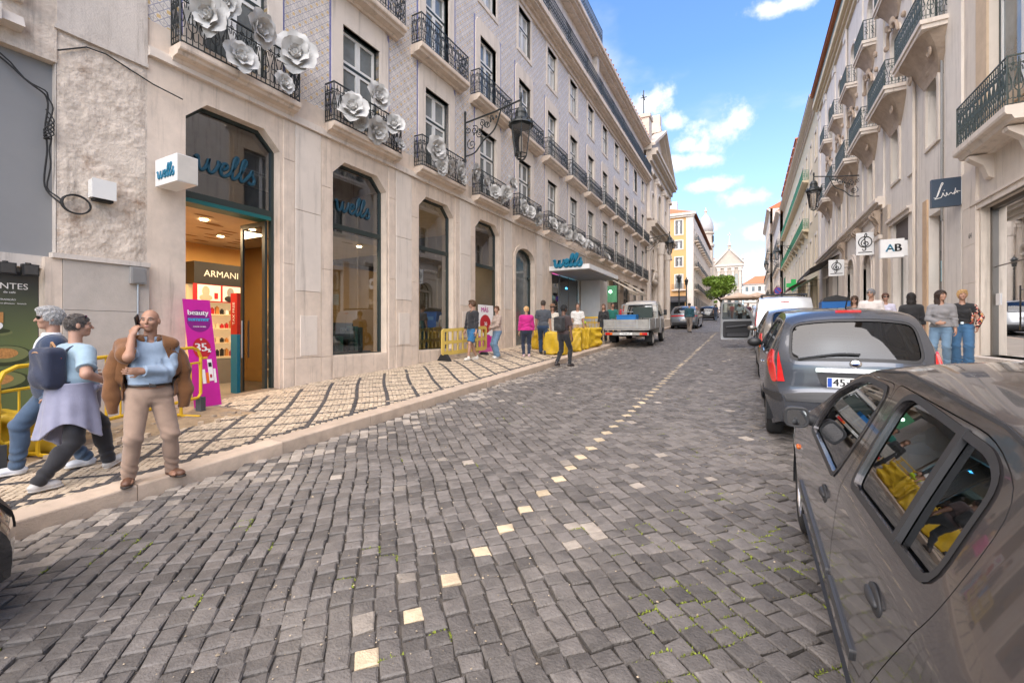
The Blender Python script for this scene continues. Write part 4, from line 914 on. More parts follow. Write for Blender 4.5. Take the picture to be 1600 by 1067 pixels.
def moulding(face, par, y0, y1, prof, name, m):
    """prof: (out, z0, z1) steps"""
    mb = MB()
    for (o, a, b) in prof: face.box(mb, -o, .05, y0, y1, a, b)
    return mb.build(name, m, par)
def strokes(name, paths, o, ux, uy, h, r, m, par, n=5):
    mb = MB(); ux = np.array(ux, float); uy = np.array(uy, float); o = np.array(o, float)
    for s in paths:
        P = spline([(a, b) for a, b in s], 5) if len(s) > 2 else np.array(s, float); mb.tube([o+h*(a*ux+b*uy) for a, b in P], r, n)
    return mb.build(name, m, par)

def cream_building():
    t = thing('cream_building', 'cream stone building at the right edge with a glass double door numbered 64', 'building', loc=(RFAC_X, 16, 0), world=True); y0, y1 = 1.0, 18.85
    mb = MB(); D = rect(12.9, 16.3, 1.02, 4.95); W = rect(13.7, 15.85, 7.3, 11.2); N = rect(18.55, 18.84, 1, 2)
    wall(mb, rect(y0, y1, -.3, 22), [D, W], RF.to3, .35); mb.build('wall', M_cream, t)
    # door: bronze posts, two glass leaves with pull handles, fanlight bar
    mb = MB()
    for y in (12.95, 14.62, 16.24): RF.box(mb, .18, .30, y-.06, y+.06, 1.02, 4.95)
    RF.box(mb, .18, .3, 12.9, 16.3, 4.85, 4.95); d = mb.build('door_frame', M_greybar, t)
    for (a, b) in ((13.02, 14.55), (14.69, 16.18)):
        mb = MB(); RF.plate(mb, rect(a, b, 1.06, 3.35), .24); lf = mb.build('door_leaf', M_doorg, t); mb = MB(); RF.plate(mb, rect(a, b, 3.37, 4.84), .24); mb.build('fanlight', M_doorg, t)
        for y in (a+.08, b-.08): pass
        mb = MB(); mb.tube([(RFAC_X+.17, a+.12 if a > 14 else b-.12, 1.7), (RFAC_X+.17, a+.12 if a > 14 else b-.12, 2.75)], .018, 6); [mb.tube([(RFAC_X+.17, (a+.12 if a > 14 else b-.12), z), (RFAC_X+.25, (a+.12 if a > 14 else b-.12), z)], .012, 5) for z in (1.8, 2.65)]; mb.build('handle', M_chrome, lf)
        mb = MB(); RF.box(mb, .232, .248, a, b, 3.345, 3.375); mb.build('rail', M_greybar, lf)
    mb = MB(); RF.box(mb, -.35, .35, 12.6, 16.5, .75, 1.02); mb.build('door_step', M_lime_pale, t)
    mb = MB(); RF.box(mb, .9, 1.0, 11, 18, .9, 5.2); mb.build('lobby_wall', mat('lobby', (.35, .36, .33), .7, .15, 1), t)
    # lintel panel, pilaster joints, upper mouldings
    moulding(RF, t, 12.0, 16.75, ((.05, 4.95, 5.10), (.09, 5.10, 5.16)), 'lintel', M_lime_pale)
    mb = MB(); RF.box(mb, -.06, .02, 17.35, 18.5, .9, 22); mb.build('pilaster', M_cream2, t)
    mb = MB(); RF.box(mb, -.045, .02, 16.42, 17.3, .9, 5.3); mb.build('door_pier', M_lime_pale, t)
    for i in range(5):
        mb = MB(); z = .9+i*1.05; RF.box(mb, -.062, -.0, 16.44, 17.28, z+.004, z+1.046); mb.build('stone_slab', M_lime_pale, t)
    mb = MB(); RF.ring(mb, rect(13.2, 16.35, 7.0, 11.75), W, -.05); RF.ring(mb, rect(13.0, 16.55, 6.9, 11.95), rect(13.2, 16.35, 7.0, 11.75), -.02); mb.build('window_surround', mat('warm_surround', (.58, .44, .30), .8, .12, 3, dirt=.4, dcol=(.4, .27, .17), dscale=2), t)
    casement(RF, t, 13.7, 15.85, 7.3, 11.2, .74, .2)
    moulding(RF, t, 12.8, 16.8, ((.1, 11.95, 12.1), (.26, 12.1, 12.22), (.34, 12.22, 12.34)), 'window_hood', M_limestone)
    # balcony
    b = slab(RF, t, 13.35, 16.15, 6.2, 6.52, .62, M_lime_pale); railing(RF, b, 13.45, 16.05, 6.52, 1.08, .55, .2, True, M_green_iron, True, .011)
    for y in (13.8, 15.7):
        mb = MB(); mb.prism([(RFAC_X, 5.55), (RFAC_X-.1, 5.6), (RFAC_X-.2, 5.9), (RFAC_X-.45, 6.1), (RFAC_X-.47, 6.17), (RFAC_X, 6.17)], y-.12, y+.12, 'y'); mb.build('corbel', M_lime_pale, b)
    moulding(RF, t, y0, 18.85, ((.3, 21.4, 21.6), (.55, 21.6, 21.9), (.7, 21.9, 22.05)), 'cornice', M_limestone)
    mb = MB(); mb.box((RFAC_X+1.2, y0, -.3), (RFAC_X+9, y1, 21.9)); mb.build('core', M_dark, t)
    text('house_number', '64', .2, (RFAC_X-.066, 16.75, 4.3), (0, -1, 0), (0, 0, 1), mat('number_grey', (.12, .11, .1), .5), t)
    mb = MB(); mb.box((RFAC_X+.22, 15.9, 2.35), (RFAC_X+.235, 16.12, 2.65)); mb.build('notice', M_wht, t)
    # intercom plates
    for i, y in enumerate((16.55, 16.85)):
        mb = MB(); RF.box(mb, -.085, -.062, y-.1, y+.1, 2.2, 2.4); mb.build('intercom', M_black, t)
    mb = MB(); mb.tube([(RFAC_X-.03, 18.9, 5.2), (RFAC_X-.03, 18.9, 14)], .03, 6); mb.build('downpipe', M_steel, t)
cream_building()

def ornate_building():
    y0, y1 = 18.88, 46.4; YB = [19.75+4.2*k for k in range(6)]+[44.9]
    t = thing('ornate_building', 'pale building with bulging stone balconies and green iron railings', 'building', loc=(RFAC_X, 32, 0), world=True)
    g = [arch_poly(y, 1.0, 7.95, 9.75, .45) for y in YB[:6]]; n1 = [arch_poly(y, 1.25, 11.45, 13.7, .6) for y in YB[:6]]; n2 = [arch_poly(y, 1.15, 15.95, 18.0, .5) for y in YB[:6]]
    sh = [rect(19.0, 20.15, 1.35, 5.6), rect(22.35, 24.4, 1.45, 6.2), arch_poly(28.35, 1.7, 1.6, 4.9, .7), arch_poly(32.4, 1.9, 1.8, 5.1, .8), rect(37.3, 39.6, 2.05, 6.3), rect(41.2, 44.6, 2.3, 6.0)]
    mb = MB(); wall(mb, rect(y0, y1, -.3, 22), g+n1+n2+sh, RF.to3, .4); mb.build('wall', M_cream2, t)
    for ps, sd in ((g, 0), (n1, 1), (n2, 2)):
        mb = MB(); p = ps[0]; RF.ring(mb, offset(p, .2), p, -.06); s0 = mb.build('window_surround', M_cream if sd == 0 else M_lime_pale, t); f0 = arched_window(RF, t, p, pane=M_curtain if sd else M_pane)
        for k in range(1, 6): inst(s0, (0, 4.2*k, 0)); copy_tree(f0, t).location = (0, 4.2*k, 0)
    # window crests (shell and scrolls)
    mb = MB()
    for sgn in (-1, 1): mb.tube(spline([(RFAC_X-.1, 19.75+sgn*.75, 13.9), (RFAC_X-.14, 19.75+sgn*.6, 14.35), (RFAC_X-.16, 19.75+sgn*.25, 14.5), (RFAC_X-.16, 19.75+sgn*.12, 14.35)], 4), .06, 6)
    mb.ell((RFAC_X-.12, 19.75, 14.65), (.12, .22, .25), 10, 6); c0 = mb.build('crest', M_console, t)
    mb = MB(); mb.ell((RFAC_X-.08, 19.75, 10.4), (.1, .2, .16), 8, 5)
    for sgn in (-1, 1): mb.ell((RFAC_X-.06, 19.75+sgn*1.25, 14.2), (.09, .11, .13), 8, 5); mb.ell((RFAC_X-.06, 19.75+sgn*1.1, 15.0), (.09, .1, .16), 8, 5)
    c1 = mb.build('boss', M_console, t); tag(c1, kind='stuff')
    for k in range(1, 6): inst(c0, (0, 4.2*k, 0)); inst(c1, (0, 4.2*k, 0))
    # bulging balcony
    def bulge(yc, zt, hw, dep, drop, nm):
        nu, nv = 9, 15; G = np.zeros((nu, nv, 3))
        for i in range(nu):
            u = i/(nu-1); d = dep*(.12+.88*u**1.9); w = hw*(.42+.58*u**.75)
            for j in range(nv):
                v = j/(nv-1)*2-1; y = yc+w*math.copysign(abs(v)**.75, v); G[i, j] = (RFAC_X-d*(1-abs(v)**5)**.5, y, zt-.28-drop*(1-u)-.0)
        mb = MB().grid(G, 1)
        for (o, w, a, b) in ((.02, .0, zt-.28, zt-.14), (.07, .05, zt-.14, zt)): mb.box((RFAC_X-dep-o, yc-hw-w, a), (RFAC_X, yc+hw+w, b), 0)
        return fixn(mb.build(nm, [M_lime_pale, M_console], t))
    b0 = bulge(19.8, 11.42, 1.5, .66, 1.15, 'balcony'); railing(RF, b0, 18.36, 21.24, 11.42, 1.05, .66, .22, True, M_green_iron, True, .012)
    for s in (-1, 1):
        mb = MB(); a = np.linspace(0, 4.2*PI, 40); mb.tube([(RFAC_X-.35+.0*q, 19.8+s*.95+(.17-.011*q)*math.cos(q), 10.62+(.17-.011*q)*math.sin(q)) for q in a], .035, 5); mb.build('scroll', M_console, b0)
    b1 = bulge(19.8, 15.85, 1.05, .5, .9, 'balcony'); railing(RF, b1, 18.78, 20.82, 15.85, 1.0, .5, .22, False, M_green_iron, True, .012)
    for k in range(1, 6): copy_tree(b0, t).location = (0, 4.2*k, 0); copy_tree(b1, t).location = (0, 4.2*k, 0)
    # giant pilasters, storey band, cornice, eaves
    for k in range(7):
        y = 21.85+4.2*k if k < 6 else 46.0
        if y < 46.2: mb = MB(); RF.box(mb, -.07, .02, y-.42, y+.42, 7.6 if y > 25 else 7.6, 20.2); RF.box(mb, -.12, .02, y-.5, y+.5, 19.9, 20.4); mb.build('pilaster', M_cream2, t)
    moulding(RF, t, 25.6, y1, ((.10, 7.25, 7.42), (.24, 7.42, 7.54), (.36, 7.54, 7.72), (.28, 7.72, 7.8)), 'storey_cornice', M_lime_pale)
    moulding(RF, t, y0, y1, ((.15, 20.4, 20.7), (.3, 20.7, 20.9), (.5, 20.9, 21.25)), 'cornice', M_ywall)
    moulding(RF, t, y0, y1, ((.42, 21.25, 21.95),), 'gutter', M_steelgreen)
    mb = MB(); RF.box(mb, -.62, .3, y0, y1, 21.95, 22.08); mb.prism([(RFAC_X-.7, 22.1), (RFAC_X+4, 24.6), (RFAC_X+9, 22.1)], y0, y1, 'y'); mb.build('roof', M_clay, t)
    mb = MB(); mb.box((RFAC_X+1.3, y0, -.3), (RFAC_X+9, y1, 22)); mb.build('core', M_dark, t)
    for y in (21.3, 33.9): mb = MB(); mb.tube([(RFAC_X-.1, y, 7.7 if y > 30 else 1.5), (RFAC_X-.1, y, 20.4)], .05, 6); mb.build('downpipe', M_cream, t)
    # ground floor: display window with print, shop window, arched shop front with carved brackets
    def shopwin(p, d=.3, name='shop_window', m=None):
        mb = MB(); inn = bar_frame(RF, mb, p, .06, d-.03, d+.06); fr = mb.build(name, m or M_greybar, t); mb = MB(); RF.plate(mb, inn, d); mb.build('pane', M_doorg, fr); return fr
    f = shopwin(sh[0])
    mb = MB(); RF.plate(mb, rect(19.08, 20.1, 1.4, 5.5), .42); mb.build('backdrop', mat('pale_green_print', (.50, .56, .50), .5, .05), f)
    Xs = RFAC_X+.285
    text('print_heading', 'Sabia que', .26, (Xs, 19.6, 4.3), (0, -1, 0), (0, 0, 1), M_black, f, .002)
    mb = MB(); mb.box((Xs-.004, 19.1, 3.35), (Xs, 20.05, 4.05)); mb.build('print_panel', mat('sky_print', (.25, .50, .58), .5, .05), f)
    for i, s in enumerate(('a avaliação', 'do seu ouvido', 'é gratuita', 'e sem')): text('small_print', s, .14, (Xs-.006, 19.6, 3.93-i*.16), (0, -1, 0), (0, 0, 1), M_blue, f, .002)
    text('print_line', 'Marque já', .2, (Xs, 19.6, 3.02), (0, -1, 0), (0, 0, 1), M_black, f, .002); text('print_line', 'a sua consulta', .13, (Xs, 19.6, 2.85), (0, -1, 0), (0, 0, 1), M_black, f, .002)
    mb = MB(); RF.ring(mb, rect(19.2, 19.75, 1.7, 2.6), rect(19.25, 19.7, 1.75, 2.55), .27, 0, .3); mb.build('framed_notice', M_black, f)
    mb = MB(); RF.box(mb, -.05, .3, 20.17, 20.6, .9, 6.2); mb.build('warm_jamb', mat('ochre_jamb', (.55, .38, .24), .8, .15, 3), t)
    f = shopwin(sh[1]); mb = MB(); RF.box(mb, .1, .3, 22.4, 24.35, 5.35, 6.2); mb.build('roller_box', mat('roller_brown', (.09, .075, .07), .6, .1), f)
    mb = MB(); RF.plate(mb, rect(22.4, 24.4, 1.5, 6), .9); RF.box(mb, .5, .6, 22.5, 23.0, 1.5, 3.4, 1); RF.box(mb, .5, .62, 23.3, 24.2, 3.4, 4.6, 2); mb.build('shop_display', [mat('shop_back', (.33, .36, .30), .7, .2, 1), mat('poster_navy', (.03, .09, .16), .5), mat('poster_cream', (.55, .47, .28), .5)], f)
    moulding(RF, t, 21.9, 24.9, ((.08, 6.2, 6.36), (.16, 6.36, 6.46)), 'shop_hood', M_lime_pale)
    mb = MB(); RF.box(mb, -.1, .02, 24.75, 25.55, .9, 7.2); mb.build('pier', mat('ochre_pier', (.47, .39, .31), .85, .15, 2), t)
    for yc, p in ((28.35, sh[2]), (32.4, sh[3])):
        mb = MB(); RF.ring(mb, offset(p, .28), p, -.12); RF.ring(mb, offset(p, .12), p, -.16); mb.build('arch_moulding', M_lime_pale, t)
        f = shopwin(p, .3, 'arched_shop_window', M_black); mb = MB(); y0_, y1_ = p[:, 0].min(), p[:, 0].max()
        for i in range(1, 8): yy = y0_+(y1_-y0_)*i/8; RF.box(mb, .2, .225, yy-.012, yy+.012, 1.7, 4.9)
        for i in range(1, 15): RF.box(mb, .205, .22, y0_+.05, y1_-.05, 1.7+i*.22-.01, 1.7+i*.22+.01)
        mb.build('lattice_grille', mat('grille_bronze', (.12, .10, .07), .5), f); mb = MB(); RF.box(mb, .15, .3, y0_, y1_, 4.85, 5.0); mb.build('transom', M_lime_pale, f)
        mb = MB(); RF.plate(mb, rect(y0_, y1_, 1.6, 6), .9); mb.build('backdrop', M_greybar, f)
        strokes('clef', [CLEF], (RFAC_X+.28, yc, 5.22), (0, -1, 0), (0, 0, 1), .34, .03, M_black, f)
    for y in (26.3, 30.35, 34.6):
        mb = MB(); RF.box(mb, -.14, .02, y-.42, y+.42, 1.1, 5.9); RF.box(mb, -.22, .02, y-.5, y+.5, 1.1, 2.0); RF.box(mb, -.2, .02, y-.48, y+.48, 5.9, 6.1); mb.build('pier', M_lime_pale, t)
        for s in (-.26, .26):
            mb = MB(); mb.prism([(RFAC_X-.1, 6.1), (RFAC_X-.2, 6.25), (RFAC_X-.16, 6.6), (RFAC_X-.34, 7.0), (RFAC_X-.34, 7.24), (RFAC_X-.1, 7.24)], y+s-.12, y+s+.12, 'y'); a = np.linspace(0, 3.4*PI, 24)
            mb.tube([(RFAC_X-.24+(.1-.008*q)*math.cos(q), y+s, 7.05+(.1-.008*q)*math.sin(q)) for q in a], .15, 4); mb.build('bracket', M_console, t)
    mb = MB(); RF.box(mb, -.05, .02, 26.8, 29.9, 5.95, 6.5); [mb.ell((RFAC_X-.08, 26.9+.36*i, 6.55), (.1, .13, .16), 8, 5) for i in range(9)]; mb.build('carved_frieze', M_lime_pale, t)
    for p in (sh[4], sh[5]): f = shopwin(p, .3); mb = MB(); RF.plate(mb, rect(p[0][0], p[1][0], 1.5, 6.3), .8); mb.build('backdrop', mat('dim_shop', (.07, .065, .06), .8, .3, 2), f)
CLEF = [(-.25, -.80), (-.17, -.98), (.02, -.92), (.06, -.6), (-.02, .2), (-.05, .7), (.05, 1.0), (.15, .85), (.1, .6), (-.1, .35), (-.33, .05), (-.36, -.25), (-.15, -.47), (.12, -.45), (.28, -.25), (.2, -.02), (0, .02), (-.13, -.12), (-.05, -.28)]
ornate_building()

def plain_front(name, label, face, y0, y1, ztop, wallm, bays, floors, w=1.1, eave=.55, roofm=None, shops=True, balc=None, depth=9, zg=0, pane=None, shut=None, fine=False):
    """a generic terrace front: rows of windows, surrounds, balconies, cornice and roof"""
    t = thing(name, label, 'building', loc=(face.X, (y0+y1)/2, 0), world=True); s = face.s
    holes = []; wins = []
    for (z0, z1, kind) in floors:
        for y in bays: holes.append(rect(y-w/2, y+w/2, z0, z1)); wins.append((y, z0, z1, kind))
    sh = []
    if shops:
        for y in bays: a = roadz(y)+.2; sh.append(rect(y-w*.75, y+w*.75, a, a+3.6))
    mb = MB(); wall(mb, rect(y0, y1, -.3, ztop), holes+sh, face.to3, .3); mb.build('wall', wallm, t)
    protos = {}
    for (y, z0, z1, kind) in wins:
        key = (z0, z1)
        if key not in protos:
            mb = MB(); face.ring(mb, rect(y-w/2-.16, y+w/2+.16, z0-.12, z1+.22), rect(y-w/2, y+w/2, z0, z1), -.05); sr = mb.build('window_surround', M_lime_pale, t)
            fr = casement(face, t, y-w/2, y+w/2, z0, z1, .7, .16, pane or M_pane); bl = None
            if kind == 'b': bl = slab(face, t, y-w/2-.4, y+w/2+.4, z0-.22, z0-.02, .45); railing(face, bl, y-w/2-.38, y+w/2+.38, z0-.02, .95, .42, .2, fine, balc or M_iron, True, .012)
            if kind == 's' or shut:
                for sg in (-1, 1):
                    if kind != 's': continue
                    mb = MB(); yy = y+sg*(w/2+.3); face.box(mb, -.08, -.055, yy-.26, yy+.26, z0+.02, z1-.02)
                    for q in range(9): face.box(mb, -.1, -.08, yy-.22, yy+.22, z0+.1+(z1-z0-.2)*q/9, z0+.1+(z1-z0-.2)*(q+.6)/9)
                    protos.setdefault(('sh', key), []).append(mb.build('shutter', shut or M_gshut, t))
            protos[key] = (y, sr, fr, bl)
        else:
            yb, sr, fr, bl = protos[key]; d = (0, y-yb, 0); inst(sr, d); copy_tree(fr, t).location = d
            if bl: copy_tree(bl, t).location = d
            for q in protos.get(('sh', key), []): inst(q, d)
    for p in sh:
        mb = MB(); inn = bar_frame(face, mb, p, .09, .16, .3); fr = mb.build('shop_front', M_wframe, t); mb = MB(); face.plate(mb, inn, .24); mb.build('pane', M_pane, fr)
    moulding(face, t, y0, y1, ((.15, ztop-.5, ztop-.3), (.3, ztop-.3, ztop-.12), (eave, ztop-.12, ztop+.05)), 'cornice', M_lime_pale)
    X = face.X; mb = MB(); mb.prism([(X-s*(eave+.05), ztop+.06), (X+s*depth*.5, ztop+2.6), (X+s*depth, ztop+.06)], y0, y1, 'y'); fixn(mb.build('roof', roofm or M_clay, t))
    mb = MB(); mb.box((X+s*.5, y0+.02, -.3), (X+s*depth, y1-.02, ztop)); mb.build('core', wallm, t)
    return t
# the straw-coloured building with long green balconies
t = plain_front('straw_building', 'straw-coloured building with long green balconies and green shutters', RF, 46.45, 88, 22.3, M_ywall, [48.4+3.5*k for k in range(11)], [(7.6, 10.4, 'w'), (12.3, 15.1, 'w'), (17.3, 19.8, 'w')], 1.2, .7)
for z, n in ((12.1, 'long_balcony'), (17.1, 'long_balcony')):
    b = slab(RF, t, 54, 87.8, z-.25, z, .55, M_ywall, n); railing(RF, b, 54.1, 87.7, z, 1.05, .5, .3, False, M_gshut, True, .02)
for i in range(10): mb = MB(); y = 55+i*3.4; mb.prism([(RFAC_X, 11.2), (RFAC_X-.15, 11.3), (RFAC_X-.45, 11.8), (RFAC_X, 11.8)], y-.15, y+.15, 'y'); mb.build('corbel', M_ywall, t)
for y in (84.9, 86.9):
    mb = MB(); RF.box(mb, -.09, -.04, y-.5, y+.5, 7.6, 10.5); [RF.box(mb, -.11, -.09, y-.45, y+.45, 7.7+i*.22, 7.84+i*.22) for i in range(12)]; mb.build('shutter', M_gshut, t)
mb = MB()
for i in range(8): y = 62+i*3.2; mb.box((RFAC_X-.5, y-1.2, 22.45), (RFAC_X+.6, y+1.2, 23.9)); mb.box((RFAC_X-.62, y-1.35, 23.9), (RFAC_X+.6, y+1.35, 24.05))
mb.build('dormers', M_clay, t)['kind'] = 'stuff'
R4 = Face(4.9, 1); plain_front('grey_terrace', 'pale grey terrace beyond the green balconies', R4, 88.2, 108, 22.2, M_cream2, [89.8+2.9*k for k in range(6)], [(8.6, 10.9, 'b'), (12.6, 14.9, 'b'), (16.6, 18.8, 'b')], 1.1, .6)
R5 = Face(4.2, 1); plain_front('tall_terrace', 'tall pale terrace at the far right end of the street', R5, 108.2, 136, 27.5, M_cream, [110+3.1*k for k in range(8)], [(9.5, 12, 'b'), (14, 16.4, 'b'), (18.4, 20.6, 'b'), (22.6, 24.6, 'w')], 1.2, .6)
# ================================================================ FAR END
M_yellow = mat('ochre_render', (.60, .34, .14), .85, .06, 1, dirt=.2, dcol=(.5, .3, .1), dscale=.5)
M_church = mat('church_stone', (.52, .45, .375), .85, .1, 1.2, .3, 20, dirt=.35, dcol=(.36, .3, .25), dscale=.9)
def church():
    t = thing('baroque_church', 'baroque stone church front with pediment beyond the tiled building', 'church', loc=(FAC_X, 50, 0), world=True); F = LF; y0, y1 = 43.75, 57.0; yc = 50.4
    P = np.array([(y0, -.3), (y1, -.3), (y1, 19.3), (yc+1.5, 22.8), (yc-1.5, 22.8), (y0, 19.3)])
    D = [arch_poly(yc, 2.4, 2.9, 6.4, .9), arch_poly(46.6, 1.2, 3, 5.6, .4), arch_poly(54.3, 1.2, 3.1, 5.7, .4)]; W = [arch_poly(yc, 1.8, 13.2, 15.8, .6), arch_poly(46.6, 1.1, 13.3, 15.3, .4), arch_poly(54.3, 1.1, 13.3, 15.3, .4), arch_poly(46.6, .9, 8, 9.6, .4), arch_poly(54.3, .9, 8, 9.6, .4)]
    mb = MB(); wall(mb, P, D+W, F.to3, .5); mb.build('wall', M_church, t)
    for p in D: mb = MB(); inn = bar_frame(F, mb, p, .12, .3, .5); mb.build('doorway', mat('church_door', (.10, .05, .025), .6, .2), t); mb = MB(); F.plate(mb, inn, .42); mb.build('door', mat('church_door', (.1, .05, .025)), t)
    for p in W: mb = MB(); inn = bar_frame(F, mb, p, .1, .3, .5); f = mb.build('window', M_wframe, t); mb = MB(); F.plate(mb, inn, .4); mb.build('pane', M_pane, f); mb = MB(); F.ring(mb, offset(p, .22), p, -.12); mb.build('window_surround', M_lime_pale, t)
    for y in (44.4, 48.2, 52.6, 56.3):
        for (a, b) in ((2.2, 10.9), (12.6, 17.6)):
            mb = MB(); F.box(mb, -.35, .02, y-.5, y+.5, a, a+.7); F.box(mb, -.26, .02, y-.38, y+.38, a+.7, b-.9); [F.box(mb, -.26-.08*i, .02, y-.4-.06*i, y+.4+.06*i, b-.9+.28*i, b-.62+.28*i) for i in range(3)]
            [mb.ell((FAC_X+.4, y+s*.34, b-.5), (.14, .16, .18), 8, 5) for s in (-1, 0, 1)]; mb.build('pilaster', M_lime_pale, t)
    moulding(F, t, y0, y1, ((.3, 10.9, 11.3), (.45, 11.3, 11.7), (.8, 11.7, 12.0), (1.0, 12.0, 12.3)), 'cornice', M_church)
    moulding(F, t, y0, y1+.2, ((.3, 17.6, 18.1), (.5, 18.1, 18.6), (.9, 18.6, 18.9), (1.05, 18.9, 19.2)), 'upper_cornice', M_church)
    for s in (0, 1):
        a, b = ((y0-.2, 19.2), (yc, 23.0)) if s == 0 else ((y1+.3, 19.2), (yc, 23.0)); mb = MB()
        for (o, w0, w1) in ((.5, -.1, .22), (.85, .22, .5)): mb.add([(FAC_X+q, p[0], p[1]+w) for q in (-.3, o) for p in (a, b) for w in (w0, w1)], [(0, 1, 3, 2), (4, 6, 7, 5), (0, 4, 5, 1), (2, 3, 7, 6), (1, 5, 7, 3), (0, 2, 6, 4)])
        fixn(mb.build('raking_cornice', M_church, t))
    mb = MB(); F.box(mb, -.3, 1, yc-.7, yc+.7, 23.2, 23.8); F.box(mb, -.2, .9, yc-.5, yc+.5, 23.8, 25.2); mb.build('acroterion', M_church, t)
    mb = MB(); F.box(mb, -.2, 1.2, 43.9, 45.3, 19.2, 22.4); F.box(mb, -.32, 1.3, 43.8, 45.4, 22.4, 22.75); mb.build('pedestal', M_church, t)
    mb = MB(); x, y = FAC_X-.45, 44.6; mb.tube([(x, y, 22.7), (x, y, 25.4)], .05, 6); mb.tube([(x, y-.5, 24.7), (x, y+.5, 24.7)], .05, 6); mb.tube([(x-.3, y, 24.7), (x+.3, y, 24.7)], .05, 6); mb.build('cross', M_iron, t)
    for (yy, z) in ((yc, 7.9), (46.6, 6.6), (54.3, 6.7)):       # carved door crests
        mb = MB(); mb.ell((FAC_X+.25, yy, z), (.3, .8, .35), 10, 6); mb.ell((FAC_X+.3, yy, z+.6), (.3, .45, .5), 10, 6); mb.ell((FAC_X+.35, yy, z+1.15), (.22, .2, .25), 8, 6)
        for s in (-1, 1): mb.tube(spline([(FAC_X+.3, yy+s*.4, z+.9), (FAC_X+.35, yy+s*.9, z+.6), (FAC_X+.3, yy+s*1.1, z+.1), (FAC_X+.3, yy+s*.85, z-.1)], 4), .13, 6)
        mb.build('carved_crest', M_church, t, True)['kind'] = 'stuff'
    for y in (48.2, 52.6):
        for z in (3.0,): 
            mb = MB().lathe([(.42, 2.4), (.42, 3.0), (.3, 3.1), (.33, 5.5), (.27, 9.6), (.34, 9.7), (.44, 10.4), (.44, 10.85)], (FAC_X+.55, y, 0), 14); mb.build('column', M_lime_pale, t, False)
    mb = MB(); mb.box((FAC_X-20, y0+.1, -.3), (FAC_X-.55, y1-.1, 19)); mb.build('core', M_church, t)
church()
def yellow_corner():
    Y = 85.0; t = thing('yellow_building', 'yellow corner building with pale stone quoin and red tiled roof', 'building', loc=(FAC_X, Y, 0), world=True)
    class FY:      # front facing the camera side (-Y): coordinates (X, Z)
        def to3(s, P, d): P = np.asarray(P, float); return np.stack([P[:, 0], np.full(len(P), Y+d), P[:, 1]], 1)
        def box(s, mb, d0, d1, x0, x1, z0, z1, m=0): return mb.box((x0, Y+d0, z0), (x1, Y+d1, z1), m)
        ring = Face.ring; plate = Face.plate; X = 0; s = 1
    G = FY(); xs = [-11.0, -14.6, -18.2]
    fl = [(19.2, 21.7), (16.6, 18.0), (13.4, 15.0), (9.3, 11.8)]
    hol = [rect(x-.6, x+.6, a, b) for x in xs for a, b in fl]; shop = rect(-13, -10, 4.6, 7.3)
    mb = MB(); wall(mb, rect(-22, FAC_X, -.3, 22.6), hol+[shop], G.to3, .3); mb.build('wall', M_yellow, t)
    for x in xs:
        for a, b in fl:
            mb = MB(); G.ring(mb, rect(x-.8, x+.8, a-.2, b+.2), rect(x-.6, x+.6, a, b), -.06); mb.build('window_surround', M_lime_pale, t); casement(G, t, x-.6, x+.6, a, b, .7, .12)
    for x in xs:
        for a, b in (fl[0], fl[1], fl[2]):
            for s in (-1, 1): mb = MB(); G.box(mb, .02, .08, x+s*.42-.17, x+s*.42+.17, a+.05, b-.05); mb.build('shutter', mat('grey_shutter', (.13, .12, .12), .6), t)
        mb = MB(); G.box(mb, -.5, 0, x-1.2, x+1.2, 8.95, 9.15); s_ = mb.build('balcony', M_limestone, t)
        mb = MB(); [mb.tube([(x-1.15+.115*i, Y-.46, 9.15), (x-1.15+.115*i, Y-.46, 10.1)], .018, 4) for i in range(21)]; mb.tube([(x-1.18, Y-.46, 10.1), (x+1.18, Y-.46, 10.1)], .03, 4); mb.build('railing', M_iron, s_)
    mb = MB(); G.box(mb, -.07, .1, -9.75, FAC_X-.0, -.3, 22.4); mb.box((FAC_X-.02, Y-.07, -.3), (FAC_X+.07, Y+1.1, 22.4)); mb.build('quoin', M_lime_pale, t)
    mb = MB(); G.box(mb, -.3, .1, -22, FAC_X+.25, 22.2, 22.5); G.box(mb, -.55, .1, -22, FAC_X+.5, 22.5, 22.9); mb.build('cornice', M_lime_pale, t)
    mb = MB(); G.plate(mb, shop, .25); G.box(mb, -.1, .02, -13.2, -9.8, 7.3, 8.0); mb.build('shop_front', mat('dark_shop', (.02, .02, .022), .4), t)
    mb = MB(); mb.add([(-13.4, Y-.05, 7.9), (-9.6, Y-.05, 7.9), (-9.6, Y-1.5, 7.1), (-13.4, Y-1.5, 7.1), (-13.4, Y-1.5, 6.8), (-9.6, Y-1.5, 6.8)], [(0, 1, 2, 3), (3, 2, 5, 4)]); mb.build('awning', mat('black_awning', (.025, .025, .03), .7), t)
    mb = MB(); mb.add([(-22, Y-.4, 22.9), (FAC_X+.5, Y-.4, 22.9), (FAC_X+.5, 127, 22.9), (-22, 127, 22.9), (-15.5, Y+6, 26), (-15.5, 121, 26)], [(0, 1, 4), (1, 2, 5, 4), (2, 3, 5), (3, 0, 4, 5)]); mb.build('roof', M_clay, t)
    mb = MB(); mb.box((-13.2, Y+5, 24), (-12, Y+6.2, 26.6)); mb.build('chimney', M_lime_pale, t)
    F2 = Face(FAC_X, -1); ys = [88+3.2*k for k in range(12)]; f2 = [(9.3, 11.8, 'b'), (13.4, 15.9, 'b'), (18.2, 20.4, 'b')]
    hol = [rect(y-.6, y+.6, a, b) for y in ys for a, b, _ in f2]; mb = MB(); wall(mb, rect(Y, 126.8, -.3, 22.4), hol, F2.to3, .3); mb.build('side_wall', M_cream, t)
